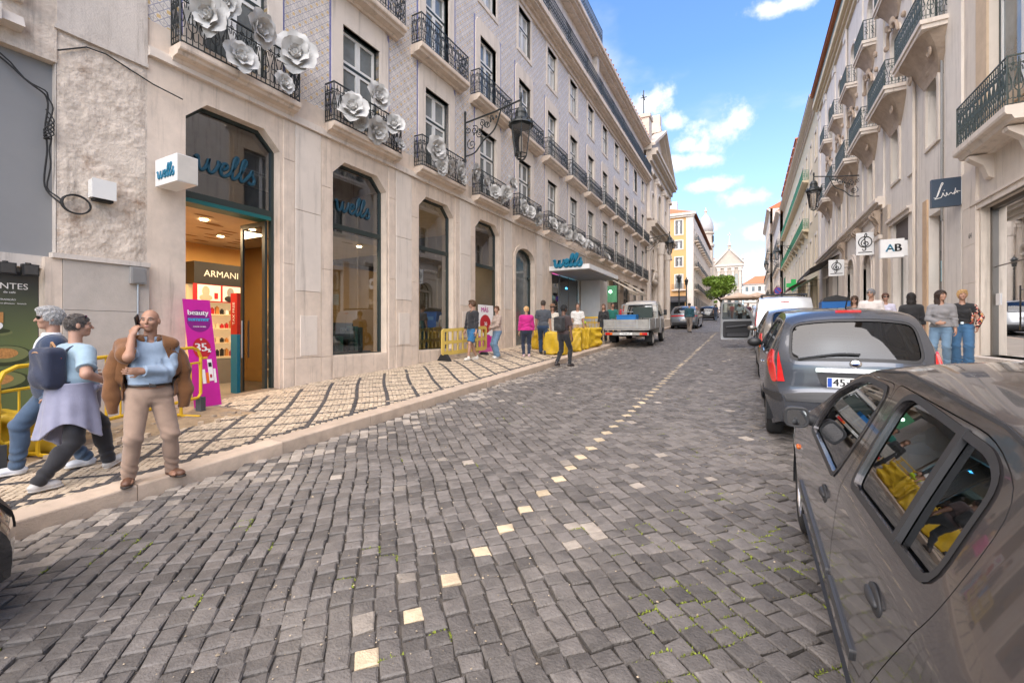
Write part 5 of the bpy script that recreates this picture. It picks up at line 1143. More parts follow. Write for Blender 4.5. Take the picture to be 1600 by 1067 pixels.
    for a, b, _ in f2:
        fr = casement(F2, t, ys[0]-.6, ys[0]+.6, a, b, .7, .14); bl = slab(F2, t, ys[0]-1.1, ys[0]+1.1, a-.22, a-.02, .7); railing(F2, bl, ys[0]-1.05, ys[0]+1.05, a, 1.0, .62, .24, False, M_iron, True, .02)
        for k in range(1, 12): copy_tree(fr, t).location = (0, 3.2*k, 0); copy_tree(bl, t).location = (0, 3.2*k, 0)
    for k in range(12): mb = MB(); F2.box(mb, -.06, .1, ys[k]-.9, ys[k]+.9, 5.2, 8.0); mb.build('shop_front', mat('dark_shop', (.02, .02, .022)), t)
    mb = MB(); mb.box((-21.9, Y+.4, -.3), (FAC_X-.4, 126.7, 22.3)); mb.build('core', M_dark, t)
yellow_corner()
def dome_tower():
    x, y = -10.2, 133; t = thing('dome_tower', 'pale domed bell tower rising behind the yellow building', 'tower', loc=(x, y, 5.6)); 
    MB().lathe([(2.0, 0), (2.0, 19), (2.3, 19.2), (2.3, 19.8), (1.9, 20), (1.85, 22.4), (2.25, 22.7), (2.25, 23.1)], n=10).build('shaft', M_church, t)
    MB().lathe([(1.9, 23.1), (2.05, 24.2), (1.9, 25.6), (1.35, 27.1), (.6, 28.0), (.35, 28.2)], n=14).build('dome', mat('grey_dome', (.38, .37, .36), .6, .1, 2), t, True)
    MB().lathe([(.35, 28.1), (.35, 28.9), (.5, 29.0), (.15, 29.6), (.05, 30.2)], n=8).build('lantern', M_church, t)
    for i in range(5):
        a = -PI/2+i*2*PI/10*2; mb = MB(); cx, cy = 2.02*math.cos(a), 2.02*math.sin(a); mb.box((cx-.3, cy-.06, 20.4), (cx+.3, cy+.06, 22.1), 0, a+PI/2); mb.build('belfry_opening', M_dark, t)
dome_tower()
def end_church():
    Y = 150.0; t = thing('end_church', 'white classical church with pedimented front at the end of the street', 'church', loc=(-7, Y, 5.6), world=True)
    xc, w, zb = -4.9, 3.4, 5.6
    mb = MB(); mb.box((xc-w, Y, zb), (xc+w, Y+20, 21)); mb.box((xc-w-6, Y+1.5, zb), (xc-w, Y+20, 24)); mb.build('wall', M_church, t)
    for (a, b, o) in ((20.8, 21.4, .3), (21.4, 21.9, .6), (14.2, 14.6, .25)): mb = MB(); mb.box((xc-w-o, Y-o, a), (xc+w+o, Y+2, b)); mb.build('cornice', M_lime_pale, t)
    mb = MB(); mb.prism([(xc-w-.4, 21.9), (xc+w+.4, 21.9), (xc+.4, 26.2), (xc-.4, 26.2)], Y-.3, Y+1.5, 'y'); mb.build('pediment', M_church, t)
    for s in (-1, 1): mb = MB(); mb.prism([(xc+s*(w+.7), 21.9), (xc+s*(w+.7), 22.4), (xc+s*.3, 26.8), (xc+s*.3, 26.2)], Y-.7, Y+1, 'y'); fixn(mb.build('raking_cornice', M_lime_pale, t))
    mb = MB().lathe([(.5, 26.5), (.5, 27.6), (.7, 27.7), (.25, 28.6), (.12, 30)], (xc, Y+.5, 0), 8); mb.box((xc-.08, Y+.42, 30), (xc+.08, Y+.58, 31.8)); mb.box((xc-.5, Y+.42, 31), (xc+.5, Y+.58, 31.2)); mb.build('cross', M_church, t)
    for i in range(4): x = xc-w+.5+i*(2*w-1)/3; mb = MB(); mb.box((x-.32, Y-.3, zb), (x+.32, Y, 20.8)); mb.box((x-.45, Y-.42, 19.8), (x+.45, Y, 20.8)); mb.build('pilaster', M_lime_pale, t)
    for i in range(3):
        x = xc-w+.5+(i+.5)*(2*w-1)/3
        for (a, b) in ((8, 12.5), (15.4, 18.6)): mb = MB(); mb.prism(arch_poly(x, .9, a, b, .4), Y-.06, Y-.02, 'y'); mb.build('window', M_pane, t)
    for (x, z) in ((xc-w-5.2, 24), (xc-w-2.6, 24), (xc+w+.1, 22)):
        mb = MB().lathe([(.4, z), (.4, z+.8), (.2, z+1), (.5, z+1.7), (.3, z+2.3), (.1, z+2.9)], (x, Y+1.5, 0), 8); mb.build('urn', M_church, t)
    mb = MB(); mb.prism([(xc-w-6, 24), (xc-w, 24), (xc-w-3, 25.8)], Y+3, Y+20, 'y'); mb.build('roof', M_clay, t)
    for (a, b) in ((23.2, 24.0),): mb = MB(); mb.box((xc-w-6.3, Y+1.2, a), (xc-w, Y+2, b)); mb.build('cornice', M_lime_pale, t)
    for z in (9, 16):
        for x in (xc-w-4.6, xc-w-1.8): mb = MB(); mb.box((x-.5, Y+1.42, z), (x+.5, Y+1.48, z+2.6)); mb.build('window', M_pane, t)
end_church()
def red_roof_house():
    Y = 190.0; t = thing('red_roof_house', 'pale house with a red tiled roof closing the far end of the street', 'house', loc=(4, Y, 5.6), world=True)
    class FY:
        def to3(s, P, d): P = np.asarray(P, float); return np.stack([P[:, 0], np.full(len(P), Y+d), P[:, 1]], 1)
        def box(s, mb, d0, d1, x0, x1, z0, z1, m=0): return mb.box((x0, Y+d0, z0), (x1, Y+d1, z1), m)
    G = FY(); xs = [-.2+2.1*i for i in range(6)]; fl = [(9.2, 11.4), (13, 15.2), (16.6, 18.4)]; hol = [rect(x-.5, x+.5, a, b) for x in xs for a, b in fl]
    mb = MB(); wall(mb, rect(-1.4, 12, 5, 19.4), hol, G.to3, .3); mb.build('wall', M_cream2, t)
    for p in hol: mb = MB(); V, F = patch(p); mb.add(G.to3(V, .2), F); mb.build('window', M_pane, t)
    for z in (19.2, 12.4): mb = MB(); G.box(mb, -.4, .1, -1.6, 12.2, z, z+.35); mb.build('cornice', M_lime_pale, t)
    mb = MB(); mb.add([(-1.8, Y-.6, 19.5), (12.4, Y-.6, 19.5), (12.4, Y+10, 19.5), (-1.8, Y+10, 19.5), (2.6, Y+4.5, 22.8), (9, Y+4.5, 22.8)], [(0, 1, 5, 4), (1, 2, 5), (2, 3, 4, 5), (3, 0, 4)]); mb.build('roof', M_clay, t)
    mb = MB(); mb.box((-1.3, Y+.4, 5), (11.9, Y+9, 19.3)); mb.build('core', M_dark, t)
red_roof_house()
def far_row():
    # low pale blocks that close the square behind the tree
    for (nm, lb, x0, x1, Y, zt) in (('far_block', 'low pale block far behind the street tree', -40, -16, 170, 20), ('far_block', 'pale block far behind the parked white van', 11, 34, 176, 21)):
        t = thing(nm, lb, 'building', loc=((x0+x1)/2, Y, 5), world=True); MB().box((x0, Y, 5), (x1, Y+10, zt)).build('wall', M_cream, t); MB().prism([(x0-.5, zt), (x1+.5, zt), ((x0+x1)/2, zt+3)], Y-.4, Y+10, 'y').build('roof', M_clay, t)
        for i in range(7):
            for z in (9, 13, 17): x = x0+1.8+i*(x1-x0-3.6)/6; MB().box((x-.5, Y-.03, z), (x+.5, Y+.02, z+2)).build('window', M_pane, t)
far_row()
def leaf_cloud(n, centers, radii, size, rng):
    c = rng.integers(0, len(centers), n); d = rng.normal(0, 1, (n, 3)); d /= np.linalg.norm(d, axis=1)[:, None]; r = rng.random(n)**.42
    P = np.array(centers)[c]+d*(np.array(radii)[c]*r[:, None]); a = rng.normal(0, 1, (n, 3)); a /= np.linalg.norm(a, axis=1)[:, None]; b = np.cross(a, rng.normal(0, 1, (n, 3))); b /= np.linalg.norm(b, axis=1)[:, None]; s = size*(.6+.8*rng.random(n))[:, None]
    V = np.stack([P-a*s, P+b*s*.55, P+a*s, P-b*s*.55], 1).reshape(-1, 3); return V, (np.arange(n)[:, None]*4+np.arange(4)[None]).tolist()
def tree(x, y, z, h, r, label, seed, n=9000):
    rng = np.random.default_rng(seed); t = thing('street_tree', label, 'tree', loc=(x, y, z)); mb = MB(); mb.tube(spline([(0, 0, 0), (.05, 0, h*.2), (0, .05, h*.42), (.05, 0, h*.6)], 4), np.linspace(.2, .08, 13), 8)
    C = []; Rr = []
    for i in range(15):
        a = rng.random()*6.3; q = rng.random()**.6*r*.68; zz = h*(.5+.42*rng.random()); C.append((q*math.cos(a), q*math.sin(a), zz)); s = r*rng.uniform(.3, .5); Rr.append((s, s, s*.8))
        mb.tube([(0, 0, h*.3+.1*rng.random()), (q*.5*math.cos(a), q*.5*math.sin(a), h*.5), C[-1]], [.08, .05, .02], 5)
    mb.build('trunk', mat('bark', (.09, .07, .05), .9, .2, 6), t)
    V, F = leaf_cloud(n, C, Rr, .17, rng); mobj('crown', V, F, mat('foliage', (.13, .21, .02), .6, .45, 1.4, island=.4), t)
tree(-4.4, 92, roadz(92), 6.9, 3.3, 'bright green round-crowned tree at the end of the street', 4)
tree(-9.5, 146, 5.64, 5.2, 1.8, 'small dark tree in front of the white church', 8, 3000)
# ================================================================ VEHICLES
def paint(name, col, metal=.55, rough=.24, dirt=.10):
    m = mat(name, col, rough, .03, 30, metal=metal, coat=1., dirt=dirt, dcol=(.16, .14, .12), dscale=2); return m
M_pgrey = paint('warm_grey_paint', (.10, .091, .092), .6, .2, 0); M_pblue = paint('blue_grey_paint', (.085, .092, .108)); M_psil = paint('bronze_silver_paint', (.21, .19, .165)); M_pvan = paint('silver_paint', (.46, .47, .48), .4, .3); M_pwhite = paint('dusty_white_paint', (.40, .37, .325), 0, .4); M_pblk = paint('black_paint', (.022, .022, .024), .2); M_psuv = paint('steel_grey_paint', (.22, .24, .27))
M_cglass = glass('car_glass', (.42, .50, .47), .16, .01); M_cdark = glass('dark_car_glass', (.22, .25, .25), .03, .01)
M_trim = mat('charcoal_trim', (.03, .03, .032), .55, .1, 20); M_bump = mat('bumper_plastic', (.055, .056, .06), .5, .08, 20)
M_tail = mat('tail_light_red', (.55, .012, .012), .12, .15, 20, coat=1); M_orange = mat('indicator_orange', (.75, .16, .02), .15, 0, coat=1); M_lens = mat('clear_lens', (.55, .55, .55), .08, 0, coat=1); M_cloth = mat('seat_cloth', (.05, .05, .055), .9, .15, 30); M_plate = mat('plate_white', (.75, .75, .72), .4, 0); M_eu = mat('plate_blue', (.01, .06, .35), .4, 0); M_rim = mat('alloy_rim', (.42, .42, .43), .3, .05, metal=.9)
class Car:
    def __init__(s, W, sil, zb=.92, tum=.20, zt=1.37, ry=.5, rt=.10, fy=2.9, ft=.16, low=.04, belt=.03, step=.05):
        s.hw = W/2; s.zb, s.tum, s.zt, s.ry, s.rt, s.fy, s.ft, s.low, s.belt, s.step = zb, tum, zt, ry, rt, fy, ft, low, belt, step
        a = np.array(sil, float); s.sil = a; s.L = a[:, 0].max()
        P = spline(a[:, :2], 6); C = np.interp(np.linspace(0, len(a)-1, len(P)), np.arange(len(a)), a[:, 2])
        d = np.r_[0, np.cumsum(np.linalg.norm(np.diff(P, axis=0), axis=1))]; s.S = d[-1]; n = int(s.S/.04); q = np.linspace(0, s.S, n); s.q = q
        s.P = np.stack([np.interp(q, d, P[:, 0]), np.interp(q, d, P[:, 1])], 1); s.C = np.interp(q, d, C)
        T = np.gradient(s.P, axis=0); T /= np.linalg.norm(T, axis=1)[:, None]; s.N = np.stack([-T[:, 1], T[:, 0]], 1)
        for _ in range(3): s.N[1:-1] = (s.N[:-2]+s.N[1:-1]*2+s.N[2:])/4
    def w(s, y, z):
        y = np.asarray(y, float); z = np.asarray(z, float); r = np.full(np.broadcast(y, z).shape, s.hw); zm = .55
        r = r-np.where(z < zm, s.low*np.clip((zm-z)/.3, 0, 1.3)**2, 0); r = r-np.where(z >= zm, s.belt*np.clip((z-zm)/(s.zb-zm), 0, 1)**1.5, 0)
        r = r-np.where(z > s.zb, s.tum*np.clip((z-s.zb)/(s.zt-s.zb), 0, 1.2)**1.1, 0)
        r = r-np.where(y < s.ry, s.rt*np.clip((s.ry-y)/s.ry, 0, 1.1)**2.5, 0); r = r-np.where(y > s.fy, s.ft*np.clip((y-s.fy)/(s.L-s.fy), 0, 1.1)**2.2, 0); return r
    def side(s, sg, off=0.):
        def f(P):
            P = np.asarray(P, float); e = .01; w0 = s.w(P[:, 0], P[:, 1]); gy = (s.w(P[:, 0]+e, P[:, 1])-s.w(P[:, 0]-e, P[:, 1]))/(2*e); gz = (s.w(P[:, 0], P[:, 1]+e)-s.w(P[:, 0], P[:, 1]-e))/(2*e)
            n = np.stack([np.ones(len(P)), -gy, -gz], 1); n /= np.linalg.norm(n, axis=1)[:, None]; Q = np.stack([w0, P[:, 0], P[:, 1]], 1)+n*off; Q[:, 0] *= sg; return Q
        return f
    def top(s, off=0.):
        """coords (arc length from the rear, lateral x at full width)"""
        def f(P):
            P = np.asarray(P, float); q = P[:, 0]; y = np.interp(q, s.q, s.P[:, 0]); z = np.interp(q, s.q, s.P[:, 1]); c = np.interp(q, s.q, s.C); ny = np.interp(q, s.q, s.N[:, 0]); nz = np.interp(q, s.q, s.N[:, 1])
            we = s.w(y, z); u = P[:, 1]/s.hw; b = c*(1-np.abs(u)**2.6); return np.stack([u*we, y+ny*(b+off), z+nz*(b+off)], 1)
        return f
    def arc(s, y, z): return s.q[np.argmin(np.hypot(s.P[:, 0]-y, s.P[:, 1]-z))]
def pobj(name, outer, holes, f, step, m, par, smooth=True, flip=False, extra=None):
    V, F = patch(outer, holes, f, step, step)
    if flip: F = [t[::-1] for t in F]
    mb = MB().add(V, F); 
    if extra:
        for lp, g in extra: l = resample(lp, step); ring(mb, f(l), g(l))
    o = mb.build(name, m, par, smooth); e = .004
    if smooth:
        U, _ = patch(outer, holes, None, step, step); n = np.cross(f(U+(e, 0))-f(U-(e, 0)), f(U+(0, e))-f(U-(0, e))); n /= np.linalg.norm(n, axis=1)[:, None]+1e-12; me = o.data; nv = np.zeros(len(me.vertices)*3); me.vertices.foreach_get('normal', nv); nv = nv.reshape(-1, 3); k = len(U); s_ = np.sign((nv[:k]*n).sum()) or 1; nv[:k] = n*s_; me.normals_split_custom_set_from_vertices(nv.tolist())
    return o
def make_wheel(root, x, y, R, wd, sg, rim=M_rim, spokes=7, cap=None):
    o = bpy.data.objects.new('wheel', None); link(o, root); o.location = (x, y, R); o.empty_display_size = .1
    prof = [(R*.62, -wd*.5), (R*.80, -wd*.52), (R*.95, -wd*.46), (R, -wd*.3), (R, wd*.3), (R*.95, wd*.46), (R*.80, wd*.52), (R*.62, wd*.5)]
    MB().lathe(prof, n=28, axis='x', caps=False).build('tyre', M_rubber, o, True)
    mb = MB().lathe([(R*.63, sg*wd*.5), (R*.60, sg*wd*.46), (R*.56, sg*wd*.3), (.02, sg*wd*.3)], n=24, axis='x', caps=False); mb.lathe([(.005, sg*wd*.46), (.05, sg*wd*.45), (.06, sg*wd*.3)], n=12, axis='x')
    for i in range(spokes):
        a = i*2*PI/spokes; t = MB().box((sg*wd*.3, -.026, .03), (sg*wd*.43, .026, R*.59)); V = t.V[0]; V = np.stack([V[:, 0], V[:, 1]*math.cos(a)-V[:, 2]*math.sin(a), V[:, 1]*math.sin(a)+V[:, 2]*math.cos(a)], 1); mb.add(V, t.F)
    mb.build('rim', rim, o)
    MB().lathe([(R*.6, -sg*wd*.4), (.02, -sg*wd*.4)], n=20, axis='x').build('brake_disc', M_dark, o)
def arch_cut(yc, R, z0, n=14):
    """lower edge detour around a wheel"""
    a0 = math.asin(min(.99, max(-.99, (R*0+z0-.29)/R))); th = np.linspace(PI-a0 if 0 else PI, 0, n); return [(yc+R*math.cos(t), .29+R*math.sin(t)) for t in th]
def build_car(c, name, label, loc, m, ywr, ywf, R=.29, win=(), doors=(), rear=None, wind=None, rear_b=None, front_b=None, seams=(), glassm=None, group=None, z0=.2, archR=.345, trimm=None, tilt=math.atan(SL), rzrot=0, cat='car', seats=True, rimm=M_rim, spokes=7, sides=(-1, 1)):
    """body shell + doors + glass + wheels; win = list of (polygon, glass material or None)"""
    root = thing(name, label, cat, group, loc, rzrot, tilt=tilt); st = c.step
    topl = [tuple(p) for p in c.P]
    low = [(c.P[-1][0], c.P[-1][1])]
    def arch(yc): return [(yc+archR*math.cos(t), R+archR*math.sin(t)) for t in np.linspace(0, PI, 15) if R+archR*math.sin(t) > z0]
    outline = topl+[(ywf+archR*.995, z0)]+arch(ywf)+[(ywf-archR*.995, z0), (ywr+archR*.995, z0)]+arch(ywr)+[(ywr-archR*.995, z0)]
    outline = np.array(outline)[::-1]
    if rear_b: pass
    for sg in sides:
        f = c.side(sg); fi = c.side(sg, -.03); dp = [np.asarray(d, float) for d in doors]; alone = [w for w in win if not any(inside([np.mean(w[0], 0)], d)[0] for d in dp)]
        pobj('body_side' if 1 else '', outline, [offset(d, .0035) for d in dp]+[w[0] for w in alone], f, st, m, root, True, sg < 0, [(offset(d, .0035), fi) for d in dp])
        pobj('inner_lining', offset(outline, -.03), [w[0] for w in win], c.side(sg, -.035), st*2, M_trim, root, True, sg < 0)
        for d in dp:
            ws = [w for w in win if inside([np.mean(w[0], 0)], d)[0]]
            do = pobj('door', d, [w[0] for w in ws], f, st, m, root, True, sg < 0, [(d, fi)]+[(w[0], c.side(sg, -.02)) for w in ws])
            for w in ws: pobj('window', w[0], [], c.side(sg, -.012), st*1.4, w[1] or M_cglass, do, True, sg < 0); pobj('window_seal', offset(w[0], .016), [offset(w[0], -.006)], c.side(sg, .004), st, M_trim, do, True, sg < 0)
        for w in alone: pobj('window', w[0], [], c.side(sg, -.008), st*1.4, w[1] or M_cglass, root, True, sg < 0); pobj('window_seal', offset(w[0], .014), [offset(w[0], -.006)], c.side(sg, .004), st, M_trim, root, True, sg < 0)
        for (yw) in (ywr, ywf):
            make_wheel(root, sg*(c.w(yw, .3)-.10), yw, R, .185, sg, rimm, spokes)
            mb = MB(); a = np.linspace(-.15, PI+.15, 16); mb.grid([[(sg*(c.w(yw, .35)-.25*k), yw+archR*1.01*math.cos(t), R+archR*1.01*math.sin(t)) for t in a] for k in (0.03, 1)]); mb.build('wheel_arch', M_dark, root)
    # upper skin with screens
    hw = c.hw; holes = [h for h in (wind, rear) if h is not None]
    pobj('upper_body', rect(0, c.S, -hw, hw), holes, c.top(), st, m, root, True, True)
    for nm, h in (('windscreen', wind), ('rear_window', rear)):
        if h is None: continue
        pobj(nm, h, [], c.top(-.006), st*1.5, glassm or M_cglass, root, True, True); pobj('screen_seal', offset(h, .018), [offset(h, -.012)], c.top(.003), st, M_trim, root, True, True)
    MB().box((-hw+.12, .25, .19), (hw-.12, c.L-.3, .27)).build('underbody', M_dark, root)
    if seats:
        mb = MB()
        for x in (-.36, .36):
            for (y, z) in ((ywr+1.02, .35), ):
                mb.box((x-.24, y, z), (x+.24, y+.5, z+.2)); mb.box((x-.23, y-.12, z+.15), (x+.23, y+.04, z+.72), taper=.86); mb.box((x-.12, y-.1, z+.74), (x+.12, y, z+.92), taper=.9)
        mb.box((-.6, ywr+.2, .35), (.6, ywr+.7, .55)); mb.box((-.6, ywr+.05, .5), (.6, ywr+.22, 1.02), taper=.95); mb.build('seats', M_cloth, root)
        mb = MB(); mb.box((-hw+.16, ywf-1.05, .55), (hw-.16, ywf-.45, .9), taper=.9); mb.build('dashboard', M_trim, root)
        mb = MB(); a = np.linspace(0, 2*PI, 20); mb.tube([(-.36+.18*math.cos(q), ywf-1.12-.06*math.sin(q), .88+.17*math.sin(q)) for q in a], .014, 6); mb.tube([(-.52, ywf-1.12, .88), (-.2, ywf-1.12, .88)], .012, 5); mb.tube([(-.36, ywf-1.12, .88), (-.36, ywf-.9, .8)], .03, 6); mb.build('steering_wheel', M_trim, root)
    return root
def rpoly(P, r): return rounded(P, r, 4)
def over(c, root, name, poly, off, m, sg=None, holes=(), step=.04):
    """a thin fitted piece lying on the side (sg=+-1) or the upper skin (sg None)"""
    f = c.side(sg, off) if sg else c.top(off); V, F = patch(poly, holes, f, step, step)
    if (sg or 0) < 0 or sg is None: F = [t[::-1] for t in F]
    mb = MB().add(V, F); l = resample(poly, step); ring(mb, f(l), (c.side(sg, -.01) if sg else c.top(-.01))(l)); return mb.build(name, m, root, False)
def plate_(c, root, s_arc, txt, yz=None, w=.52):
    p = c.top(.012)(np.array([[s_arc, 0.]]))[0]; q = c.top(.012)(np.array([[s_arc+.05, 0.]]))[0]; d = q-p; up = d/np.linalg.norm(d)
    if yz: p = np.array([0, yz[0], yz[1]]); up = np.array([0, .05, 1.0])
    ux = np.array([1., 0, 0]); up = up/np.linalg.norm(up); n = np.cross(ux, up); mb = MB()
    def quad(a, b, z0, z1, o, m): mb.add([p+ux*x+up*z+n*o for x, z in ((a, z0), (b, z0), (b, z1), (a, z1))], [(0, 1, 2, 3)], m)
    quad(-w/2, w/2, -.055, .055, 0, 0); quad(-w/2+.005, -w/2+.045, -.05, .05, .002, 1); o = mb.build('number_plate', [M_plate, M_eu], root); text('plate_lettering', txt, .115, p+n*.003+ux*.01, ux, up, M_black, o, .001, .003)

# ---- the warm grey hatchback in the foreground
def near_car():
    sil = [(-.12, .25, .03), (-.18, .42, .07), (-.17, .60, .08), (-.08, .70, .08), (-.03, .88, .09), (.07, 1.05, .09), (.30, 1.29, .07), (.52, 1.37, .05), (.9, 1.395, .045), (1.35, 1.40, .045), (1.72, 1.365, .05), (1.95, 1.28, .06), (2.45, 1.03, .08), (2.68, .93, .07), (3.1, .86, .06), (3.5, .74, .08), (3.7, .60, .10), (3.77, .45, .08), (3.74, .25, .04)]
    c = Car(1.64, sil, step=.04)
    W1 = rpoly([(1.50, .925), (2.27, .945), (2.20, 1.16), (1.86, 1.305), (1.46, 1.315), (1.44, 1.12)], [.05, .03, .08, .12, .06, .1]); W2 = rpoly([(1.26, .985), (1.28, 1.305), (1.20, 1.335), (.60, 1.31), (.515, 1.27), (.50, 1.02)], [.04, .08, .08, .12, .06, .07])[::-1]
    D1 = rpoly([(1.40, .27), (2.42, .27), (2.5, .60), (2.44, .93), (2.32, 1.10), (1.92, 1.325), (1.42, 1.345), (1.36, 1.1), (1.38, .8)], [.06, .06, .1, .08, .1, .1, .05, .1, .1]); D2 = rpoly([(.72, .58), (.93, .36), (.98, .27), (1.385, .27), (1.365, .8), (1.345, 1.1), (1.40, 1.35), (.62, 1.345), (.43, 1.27), (.42, 1.1), (.44, .95)], [.08, .08, .04, .04, .1, .1, .04, .1, .08, .1, .1])
    a = c.arc; wind = rpoly([(a(1.80, 1.34), -.70), (a(2.62, .95), -.76), (a(2.62, .95), .76), (a(1.80, 1.34), .70)], .09); rw = rpoly([(a(.24, 1.08), -.62), (a(.46, 1.32), -.60), (a(.46, 1.32), .60), (a(.24, 1.08), .62)], .08)
    r = build_car(c, 'parked_car', 'warm grey hatchback parked nearest the camera, filling the lower right corner', (1.12, .9, .9*SL), M_pgrey, .53, 3.0, win=[(W1, None), (W2, None)], doors=[D1, D2], rear=rw, wind=wind, group='cars parked along the right kerb')
    for sg in (-1, 1):
        f = c.side(sg, .012)
        over(c, r, 'window_divider', np.array([(.735, 1.0), (.765, 1.0), (.79, 1.335), (.755, 1.335)]), .006, M_trim, sg)
        over(c, r, 'door_moulding', rpoly([(.92, .505), (1.365, .505), (1.365, .555), (.90, .555)], .015), .010, M_bump, sg); over(c, r, 'door_moulding', rpoly([(1.405, .505), (2.46, .515), (2.47, .562), (1.405, .555)], .015), .010, M_bump, sg)
        over(c, r, 'sill', rpoly([(.9, .2), (2.65, .2), (2.62, .285), (.93, .285)], .02), .012, M_trim, sg)
        for y, z in ((.74, .83), (1.64, .79)):
            p = c.side(sg, 0)(np.array([[y, z]]))[0]; mb = MB(); mb.ell((0, 0, 0), (.010, .068, .040), 18, 8); mb.ell((sg*.008, .004, .006), (.014, .058, .017), 14, 7); h = MB(); h.V = [v+p for v in mb.V]; h.F = mb.F; h.M = mb.M; h.n = mb.n; h.build('door_handle', M_trim, r, True)
        # mirror
        p = c.side(sg, 0)(np.array([[2.36, .97]]))[0]; mb = MB(); P = np.array([.085*sg, .02, .015])+p
        sq = lambda a, b, y, n=28: [P+np.array([a*math.copysign(abs(math.cos(u))**.55, math.cos(u)), y, b*math.copysign(abs(math.sin(u))**.55, math.sin(u))]) for u in np.linspace(0, 2*PI, n, endpoint=False)]; mb.grid(np.array([sq(.054, .050, -.048), sq(.064, .060, -.055), sq(.066, .062, -.03), sq(.060, .055, .02), sq(.04, .036, .06), sq(.01, .01, .075)]), wrap=True); mb.add(sq(.055, .051, -.049), [tuple(range(28))]); mb.tube([p-np.array([sg*.03, 0, .01]), P], .035, 6); mr = mb.build('mirror', M_trim, r, True); g = MB(); q = P+np.array([0, -.071, 0]); g.add([v+np.array([0, -.003, 0]) for v in sq(.050, .046, -.049)], [tuple(range(28))]); g.build('mirror_glass', mat('mirror_silver', (.45, .46, .47), .06, 0, metal=1), mr)
        p = c.side(sg, .004)(np.array([[2.72, .70]]))[0]; mb = MB(); mb.ell(p, (.012, .035, .018), 10, 6); mb.build('side_indicator', M_orange, r, True)
        over(c, r, 'roof_seam', np.array([(.5, 1.352), (.62, 1.372), (1.4, 1.394), (1.75, 1.352), (1.75, 1.358), (1.4, 1.402), (.62, 1.380), (.5, 1.362)]), .003, M_trim, sg)
        over(c, r, 'tail_light', rpoly([(.05, .75), (.12, .75), (.16, .98), (.12, 1.0)], .02), .006, M_tail, sg)
        over(c, r, 'headlight', rpoly([(3.3, .58), (3.68, .56), (3.6, .70), (3.3, .77)], .04), .006, M_lens, sg)
    mb = MB(); mb.tube([(0, .62, 1.43), (0, .42, 1.62)], [.008, .003], 5); mb.build('aerial', M_black, r)
    for nm, h in (('rear_bumper', rect(0.05, a(.05, .64), -.80, .80)), ('front_bumper', rect(a(3.74, .56), c.S-.02, -.78, .78))): over(c, r, nm, h, .012, M_bump)
    plate_(c, r, 0, '73-28-ZX', (-.09, .5))
near_car()

